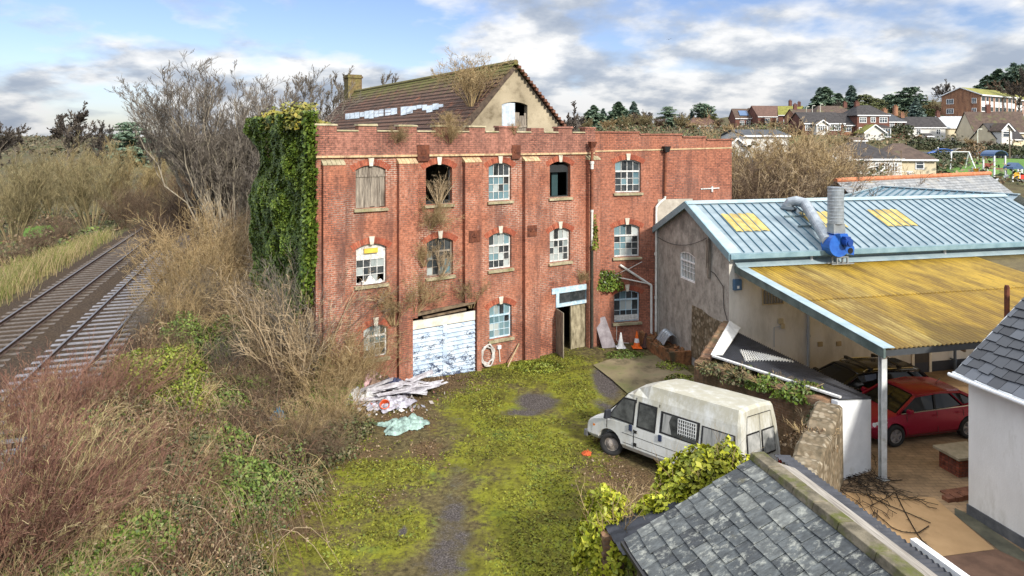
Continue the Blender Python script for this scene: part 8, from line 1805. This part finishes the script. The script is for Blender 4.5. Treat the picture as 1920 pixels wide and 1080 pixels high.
mb.tube([(-.7, 0, 1.0), (.9, 0, 1.0), (1.2, 0, -.2)], .04, 6); mb.build('frame', pw_, th); mb = MB(); mb.box(.3, .6, -.2, .2, .5, .9); mb.build('seat', pw_, th)
th = thing('play_tower', 'tall play tower with arched blue roof and white posts', 'play tower', hp(1864, 88), .2)
mb = MB()
for x in (-.85, .85): 
    for y in (-.8, .8): mb.box(x - .08, x + .08, y - .08, y + .08, -.3, 2.9)
mb.build('post', pw_, th); mb = MB(); g = np.linspace(0, math.pi, 9); pr2 = [(-1.15 * math.cos(a), 2.85 + .75 * math.sin(a)) for a in g]; mb.prism(pr2 + [(x * .93, 2.85 + (z - 2.85) * .9) for x, z in pr2[::-1]], 1, -1.0, 1.0); mb.build('roof', pb, th)
mb = MB(); mb.box(-.8, .8, -.75, .75, 1.15, 1.25); mb.box(-.8, .8, .78, .84, 1.3, 1.9); mb.build('platform', m_plain('dark_red_panel', (0.22, 0.06, 0.04), .6), th)
th = thing('play_bridge', 'low play bridge with orange panels and white rails', 'play bridge', hp(1838, 90), .15)
mb = MB()
for x in (-1.2, -.2, .6, 1.1): mb.box(x - .06, x + .06, -.06, .06, -.3, 1.35)
mb.tube([(1.1, 0, 1.2), (2.4, 0, 1.1)], .05, 6); mb.build('post', pw_, th); mb = MB(); mb.box(-1.1, -.3, -.05, .05, .5, 1.15); mb.box(.0, .6, -.05, .05, .3, .9); mb.build('panel', py_, th); mb = MB(); mb.box(-1.2, 1.1, -.6, .6, .2, .3); mb.build('deck', pr_, th)
th = thing('play_house', 'small play house with blue roof, yellow panel and slide', 'play house', hp(1903, 79), .1)
mb = MB()
for x in (-.7, .2, .8, 1.3): mb.box(x - .06, x + .06, -.5, -.4, -.3, 1.5); mb.box(x - .06, x + .06, .4, .5, -.3, 1.5)
mb.build('post', pw_, th); mb = MB(); mb.prism([(-.95, 1.5), (.5, 1.5), (.45, 1.75), (-.2, 2.25), (-.85, 1.75)], 1, -.7, .7); mb.build('roof', pb, th)
mb = MB(); mb.box(-.6, .1, -.52, -.46, .4, 1.1); mb.build('yellow_panel', py_, th); mb = MB(); mb.box(.25, 1.3, -.52, -.46, .3, .9); mb.build('red_panel', pr_, th)
mb = MB(); mb.grid(lambda a, b: (-.7 - 1.7 * a, -.3 + .6 * b, .75 - .65 * a ** .7 + .15 * abs(2*b - 1) ** 3), 10, 6); mb.build('slide', m_plain('slide_steel', (0.5, 0.52, 0.54), .3, .5), th)
lampm = m_plain('lamp_post_paint', (0.62, 0.60, 0.52), .5)
def lamp(px, D, h_, lab):
    th = thing('street_lamp', lab, 'street lamp', hp(px, D), 0, 'street lamps on the hill'); mb = MB(); mb.tube([(0, 0, -.5), (0, 0, h_ * .5), (0, 0, h_ - .3), (.1, 0, h_), (.35, 0, h_ + .1)], [.11, .09, .07, .06, .05], 8); mb.build('post', lampm, th); mb = MB(); mb.box(.25, .75, -.12, .12, h_ + .02, h_ + .16); mb.build('lamp_head', lampm, th)
lamp(1833, 118, 5.2, 'street lamp by the hedge right of the blue cars'); lamp(1512, 178, 6.2, 'left one of three street lamps near the pale brick house'); lamp(1523, 176, 6.6, 'middle one of three street lamps near the pale brick house'); lamp(1538, 182, 6.4, 'right one of three street lamps near the pale brick house')
th = thing('telegraph_pole', 'brown telegraph pole before the hedge at the right edge', 'pole', hp(1893, 116), 0); mb = MB(); mb.tube([(0, 0, -.5), (0, 0, 5.4)], [.13, .09], 8); mb.build('pole', m_plain('brown_pole', (0.16, 0.12, 0.09), .9), th); mb = MB(); mb.box(-.5, .5, -.05, .05, 5.0, 5.1); mb.build('cross_arm', bark, th)
cars = (('bright blue car parked left of the hedge', (0.02, 0.11, 0.42), 1763, 125, 172), ('beige car half hidden behind the round hedge', (0.30, 0.26, 0.20), 1803, 126, 8), ('silver blue car right of the street lamp', (0.20, 0.27, 0.36), 1853, 124, -10))
for lab, c_, px, D, yaw in cars:
    t = make_car('parked_car', lab, paint(lab.split()[0] + '_car_paint', c_, .3), 4.2, False, 'cars parked along the street', True); t.location = hp(px, D, .17); t.rotation_euler = (0, 0, R_(yaw))
# person walking on the street
rs_ = [(0, 0, .92), (0, 0, 1.15), (0, 0, 1.40), (0, 0, 1.50), (0, .02, 1.66), (.19, 0, 1.38), (.27, .05, 1.12), (.25, .18, .92), (-.19, 0, 1.38), (-.28, -.06, 1.12), (-.27, .02, .88), (.10, 0, .88), (.13, .16, .48), (.12, .05, .06), (.12, .20, .04), (-.10, 0, .88), (-.12, -.06, .48), (-.13, -.28, .10), (-.13, -.14, .04)]
ed = [(0, 1), (1, 2), (2, 3), (3, 4), (2, 5), (5, 6), (6, 7), (2, 8), (8, 9), (9, 10), (0, 11), (11, 12), (12, 13), (13, 14), (0, 15), (15, 16), (16, 17), (17, 18)]
rad = [.15, .15, .17, .06, .11, .08, .055, .04, .08, .055, .04, .10, .075, .05, .04, .10, .075, .05, .04]
me = bpy.data.meshes.new('person'); me.from_pydata(rs_, ed, []); pers = bpy.data.objects.new('person', me); col.objects.link(pers)
s = NT('walker_clothes'); o3 = s.sepx(s.coord('Object')); me.materials.append(s.out(s.ramp(s.math('DIVIDE', o3[2], 2.0), [(0, (0.35, 0.33, 0.30)), (.44, (0.03, 0.035, 0.06)), (.755, (0.45, 0.28, 0.2))], 'CONSTANT'), .8))
sk = pers.modifiers.new('skin', 'SKIN'); pers.modifiers.new('sub', 'SUBSURF').levels = 1
for i, v in enumerate(me.skin_vertices[0].data): v.radius = (rad[i], rad[i]); v.use_root = (i == 0)
pers.location = hp(1759, 121, .2); pers.rotation_euler = (0, 0, .6); tag(pers, 'person in dark jacket and white cap walking past the blue car', 'person')
mb = MB(); mb.lathe([(.135, 1.66), (.13, 1.74), (.08, 1.80), (.01, 1.82)], 12, (0, .02, 0)); mb.build('cap', pw_, pers)
mb = MB(); p0_ = at(1254, 74, 80)
mb.add([(0, .18, 0), (.05, 0, .02), (0, -.25, 0), (-.05, 0, .02), (0, 0, -.03), (.42, .02, .16), (.20, -.12, .10), (-.40, .04, -.02), (-.20, -.12, .0)], [(0, 1, 3), (1, 2, 3), (0, 4, 1), (1, 4, 2), (0, 3, 4), (3, 2, 4), (1, 5, 6), (1, 6, 2), (3, 8, 7), (3, 2, 8)]); o = mb.build('bird', m_plain('dark_feathers', (0.03, 0.03, 0.035), .8)); o.location = p0_; tag(o, 'dark bird gliding high in the sky above the mill wing', 'bird')

# ------------------------------------------------------------------ trees and hedges on the hillside
def make_conifer(name, seed, h, w, mat, style):
    rs = np.random.RandomState(seed); th = thing(name, None, 'tree'); mb = MB(); mb.tube([(0, 0, -.5), (.1, 0, h * .5), (0, 0, h * .97)], [.035 * h, .022 * h, .003 * h], 7); mb.build('trunk', bark, th)
    br, C = [], []
    nl = 26 if style == 'fir' else 16
    for i in range(nl):
        f = i / (nl - 1)
        if style == 'fir': z = h * (.10 + .88 * f); L0 = w * (1 - f) ** .8 + .15; dr = -.18
        elif style == 'cedar': z = h * (.22 + .72 * f); L0 = w * (.55 + .45 * math.sin(f * 2.4 + .5)) * (1 - .45 * f); dr = .12
        else: z = h * (.45 + .48 * f); L0 = w * math.sin(.5 + f * 2.3); dr = .25
        for j in range(7):
            g = rs.uniform(0, 6.28); L = L0 * rs.uniform(.55, 1.1); k = 5; s_ = np.linspace(0, 1, k)
            P = np.stack([np.cos(g) * L * s_, np.sin(g) * L * s_, z + rs.uniform(-.3, .3) + dr * L * s_ + (-.10 if style != 'pine' else .05) * L * s_ ** 2], -1); br.append(P)
            m = int(14 + L * 9); t = rs.uniform(.25, 1.05, m); p = P[0] + (P[-1] - P[0]) * t[:, None]; p[:, 2] = np.interp(t, s_, P[:, 2]); sd = (.10 + .22 * (1 - t)) * L
            p[:, :2] += rs.normal(size=(m, 2)) * sd[:, None] * .7; p[:, 2] += rs.normal(size=m) * (.05 if style == 'cedar' else .12) * (1 + .15 * L); C.append(p)
    Pm = np.array(br); V, F = tubes_np(Pm, np.full(Pm.shape[:2], .012 * h / 3)); mesh_np('limbs', V, F, bark, th)
    C = np.concatenate(C); V, F = leaf_quads(rs, C, .055 * h * (.8 if style == 'fir' else .62), np.broadcast_to(np.array([0, -.35, .8]), C.shape), 1.1, .55); mesh_np('crown', V, F, mat, th); return th
CF = dict(fir=proto(make_conifer('fir_tree', 1, 12, 2.9, lf['conifer2'], 'fir')), cedar=proto(make_conifer('cedar_tree', 2, 12, 6.0, lf['conifer'], 'cedar')), pine=proto(make_conifer('pine_tree', 3, 12, 4.2, lf['conifer'], 'pine')), yew=proto(make_conifer('yew_tree', 4, 9, 4.6, lf['conifer3'], 'cedar')), cypress=proto(make_conifer('conifer', 5, 12, 4.6, lf['conifer'], 'fir')))
gk = 'evergreens on the hill'
for i, (k_, px, D, top, h, lab) in enumerate((('cypress', 1548, 205, 163, 12, 'dark broad conifer, tallest above the bungalow roof'), ('fir', 1537, 212, 164, 12, 'dark conifer leaning on the left of the broadest one'), ('cypress', 1572, 215, 175, 12, 'dark conifer right of the broadest one'), ('fir', 1596, 215, 160, 12, 'slim blue green fir with drooping branches'), ('yew', 1625, 212, 176, 9, 'olive green rounded yew behind the hipped house'), ('yew', 1645, 222, 184, 9, 'low green yew behind the house chimney'), ('pine', 1672, 232, 176, 12, 'dark umbrella shaped pine left of the cedar'), ('cedar', 1704, 212, 163, 12, 'spreading cedar above the cottages'), ('fir', 1718, 190, 183, 12, 'blue green conifer below the cedar'), ('cypress', 1730, 196, 203, 12, 'dark round conifer right of the blue green one'),
    ('cypress', 1872, 240, 130, 12, 'dark conifer behind the flats'), ('fir', 1900, 250, 118, 12, 'tall dark conifer at the right edge behind the flats'), ('cypress', 1850, 250, 142, 12, 'dark conifer left of the group behind the flats'), ('pine', 1918, 235, 120, 12, 'pine cut by the right edge'),
    ('cypress', 1113, 255, 197, 12, 'dark conifer nearest the barn gable'), ('fir', 1131, 258, 203, 12, 'slim conifer right of the one nearest the barn'), ('cypress', 1160, 255, 191, 12, 'broad dark conifer above the mill parapet'), ('fir', 1188, 260, 190, 12, 'narrow dark fir right of the broad one'), ('cedar', 1254, 262, 199, 12, 'flat topped cedar above the mill wing'), ('pine', 1317, 255, 193, 12, 'tall umbrella pine above the wing parapet'), ('fir', 1297, 258, 208, 12, 'small fir left of the umbrella pine'), ('yew', 1336, 258, 212, 9, 'low green tree right of the umbrella pine'), ('cypress', 1384, 225, 214, 12, 'dark evergreen beside the houses with solar panels'), ('cedar', 245, 150, 228, 12, 'dark purple cedar on the left skyline'), ('fir', 1775, 195, 205, 12, 'dark evergreen left of the flats'), ('yew', 1745, 190, 203, 9, 'green bush like yew between cedar and flats'), ('yew', 1765, 186, 215, 9, 'low green yew left of the flats'))):
    place_top(CF[k_], px, D, top, i * 1.37, lab, gk, 'tree', 1.9 if k_ == 'cypress' else 1.5 if k_ == 'fir' else 1.15, .2, .2)
S_far = [proto(make_shrub('hill_bush', 61 + i, 5, 3.0, tw[m], 34, 8, 7, .07, base_r=.6, m3=3, bend=.3, min_r=.028)) for i, m in enumerate(('olive', 'brown', 'tan'))]
rr = random.Random(17); gh = 'leafless bushes on the hillside'
fb_ = [(1095, 230, 218, 0), (1140, 225, 222, 2), (1175, 215, 214, 0), (1210, 215, 212, 0), (1235, 225, 220, 1), (1280, 220, 212, 0), (1300, 200, 226, 2), (1345, 230, 222, 1), (1365, 180, 232, 2), (1375, 140, 246, 1), (1405, 150, 248, 2), (1440, 130, 252, 1), (1475, 160, 238, 2), (1500, 150, 240, 2), (1450, 190, 226, 2), (1515, 135, 250, 0), (1530, 120, 262, 2), (1560, 125, 255, 0), (1590, 120, 262, 0), (1612, 118, 268, 1), (1578, 220, 196, 2), (1600, 225, 200, 0), (1655, 205, 200, 0), (1690, 200, 205, 2), (1740, 215, 182, 0), (1500, 200, 214, 1), (1525, 195, 220, 1), (1700, 150, 262, 1), (1720, 148, 268, 1), (1820, 140, 258, 2), (1850, 138, 262, 1), (1905, 230, 150, 1), (1200, 250, 212, 1), (1065, 240, 224, 1), (1540, 100, 282, 0), (1500, 100, 276, 2), (1470, 100, 278, 1), (1760, 205, 196, 1), (1885, 130, 270, 1)]
for i, (px, D, top, m) in enumerate(fb_):
    near_ = ('olive', 'brown', 'tan')[m]
    place_top(S_far[m], px, D, top, i * 1.9, near_ + ' leafless bush among the hillside houses and gardens', gh + ', ' + near_, 'bush')
place_top(T_bare[0], 1778, 200, 148, 1.2, 'wide bare tree on the skyline left of the flats', 'bare trees on the hill', 'tree'); place_top(T_bare[1], 1912, 185, 128, 2.2, 'bare tree in front of the flats at the right edge', 'bare trees on the hill', 'tree'); place_top(T_bare[1], 1573, 190, 188, .2, 'pale bare tree beneath the dark conifers', 'bare trees on the hill', 'tree'); place_top(T_bare[0], 1215, 262, 205, 3.2, 'bare tree between the firs and the cedar', 'bare trees on the hill', 'tree'); place_top(T_bare[1], 1278, 258, 210, 4.2, 'bare tree right of the flat topped cedar', 'bare trees on the hill', 'tree')
# the bare thicket between the wing and the roofs
gt = 'bare thicket behind the workshop'
S_th = [proto(make_shrub('thicket', 81 + i, 6.5, 3.2, tw[m], 34, 9, 7, .035, base_r=1.0, m3=3, min_r=.009, ratio=(.40, .42), sp=(.65, .8), up=(.12, .05), bend=.15)) for i, m in enumerate(('tan', 'brown', 'pale'))]
for i, (o_, px, D, top, lab) in enumerate(((1, 1405, 44, 300, 'dark twiggy thicket beside the end of the wing'), (0, 1450, 47, 262, 'tallest tan thicket in the middle of the bare clump'), (1, 1500, 46, 285, 'dark thicket in the middle of the bare clump'), (2, 1480, 52, 250, 'pale upright stems above the bare clump'), (0, 1540, 48, 292, 'tan thicket at the right of the bare clump'), (1, 1580, 47, 315, 'dark thicket left of the orange ridge'), (0, 1420, 56, 285, 'tan thicket in front of the white house'), (2, 1425, 43, 305, 'pale stems rising beside the wing'), (1, 1550, 54, 285, 'brown thicket behind the slate roof'), (0, 1510, 58, 262, 'tan stems in front of the garage'), (1, 1460, 43, 320, 'low dark thicket above the blue roof'), (1, 1530, 42, 330, 'low dark thicket left of the rear workshop'), (0, 1470, 50, 240, 'tall tan stems above the white hall'), (2, 1560, 50, 270, 'pale stems before the bungalow'), (1, 1400, 41, 322, 'dark thicket against the end of the wing'), (0, 1600, 51, 300, 'tan thicket beside the white bungalow'))):
    place_top(S_th[o_], px, D, top - 14, i * 1.57, lab, gt, 'thicket')
leaf_mound('evergreen_bush', 'dark evergreen bush low beside the end of the wing', 'bush', hp(1400, 45, -.2), 2.0, 1.8, 4.2, lf['hedge'], 2600, .13, 201, tw['brown'])
leaf_mound('evergreen_bush', 'dark evergreen bush among the bare stems behind the workshop ridge', 'bush', hp(1470, 42, -.2), 3.0, 2.0, 3.6, lf['hedge'], 3200, .13, 202, tw['brown'])
# hedges
def hedge(label, p, q, h_, w_, seed, mat='hedge', n=None, size=.16, twm='brown'):
    rs = np.random.RandomState(seed); p, q = np.array(p), np.array(q); L = np.linalg.norm(q - p); n = n or int(L * h_ * 90); t = rs.uniform(0, 1, n); d = (q - p) / L; nr = np.array([-d[1], d[0]])
    th_ = rs.uniform(0, np.pi, n); r = 1 - rs.uniform(0, 1, n) ** 2 * .4; hh = h_ * (.75 + .5 * vnoise(np.stack([t * L, t * 0, t * 0], -1), 2.2)); off = np.cos(th_) * r * w_ / 2; zz = np.sin(th_) ** .6 * r * hh
    xy = p + (q - p) * t[:, None] + nr * off[:, None]; C = np.stack([xy[:, 0], xy[:, 1], terrain(xy[:, 0], xy[:, 1]) + zz], -1); C[:, :2] += rs.normal(0, .08, (n, 2)); out = np.stack([nr[0] * np.cos(th_), nr[1] * np.cos(th_), np.sin(th_)], -1)
    V, F = leaf_quads(rs, C, size, out, .9); o = mesh_np('hedge', V, F, lf[mat]); tag(o, label, 'hedge'); return o
def xy(px, D): return ((px - CXP) / FPX * D, D)
hedge('long dark hedge behind the parked cars', xy(1700, 136), xy(1925, 132), 1.9, 3, 1, size=.26); hedge('trimmed hedge between the lawn and the street at the right', xy(1842, 119), xy(1960, 117), 2.2, 2, 2, size=.2); hedge('round topped hedge in front of the beige car', xy(1795, 113), xy(1845, 112), 2.6, 4, 3, 'dead', size=.2); hedge('brown hedge between cream bungalow and playground', xy(1722, 90), xy(1800, 108), 2.6, 2.4, 4, 'hedge', size=.18); hedge('clipped green hedge on the hill below the yews', xy(1738, 175), xy(1775, 178), 2.0, 3, 5, 'green', size=.25); hedge('dark hedge above the bungalow gardens', xy(1500, 190), xy(1560, 192), 4, 4, 6, 'hedge', size=.3); hedge('green bushes in front of the stone cottage', xy(1665, 150), xy(1712, 148), 2.6, 3, 7, 'hedge', size=.25)
# far woodland reading as one mass
rs = np.random.RandomState(55); n = 24000; a = rs.uniform(-.80, .22, n); D = rs.uniform(260, 620, n); x = a * D; y = D; hgt = 6 * vnoise(np.stack([x, y, x*0], -1), 26) + 2 * vnoise(np.stack([x, y, x*0], -1), 8) 
k = vnoise(np.stack([x, y, x*0 + 7], -1), 60) > .40; x, y, hgt = x[k], y[k], hgt[k]; C = np.stack([x, y, terrain(x, y) + hgt * rs.uniform(.1, 1, len(x))], -1); V, F = leaf_quads(rs, C, 1.1, np.broadcast_to(np.array([0, -.4, .7]), C.shape), 1.0)
tag(mesh_np('far_wood', V, F, m_leaf('far_twigs', [(0.07, 0.055, 0.04), (0.13, 0.105, 0.065), (0.06, 0.07, 0.04), (0.17, 0.14, 0.09)], .9)), 'far leafless woodland on the low hills behind the mill', 'wood', kind='stuff')
rs = np.random.RandomState(56); n = 34000; a = rs.uniform(.06, .80, n); D = rs.uniform(62, 270, n); x = a * D; y = D; hgt = .5 + 3.2 * vnoise(np.stack([x, y, x*0 + 2], -1), 9)
k = (vnoise(np.stack([x, y, x*0 + 17], -1), 16) > .40) & ~((x > 58) & (y > 72) & (y < 134)) & ~((a < .2) & (D < 90)); x, y, hgt = x[k], y[k], hgt[k]; C = np.stack([x, y, terrain(x, y) + hgt * rs.uniform(.1, 1, len(x))], -1); V, F = leaf_quads(rs, C, .35, np.broadcast_to(np.array([0, -.4, .7]), C.shape), 1.0)
tag(mesh_np('garden_scrub', V, F, [lf['bramble'], lf['dead'], lf['hedge']], mi=rs.randint(0, 3, len(C))), 'low brown scrub and garden growth on the hillside', 'scrub', kind='stuff')
finish_protos()
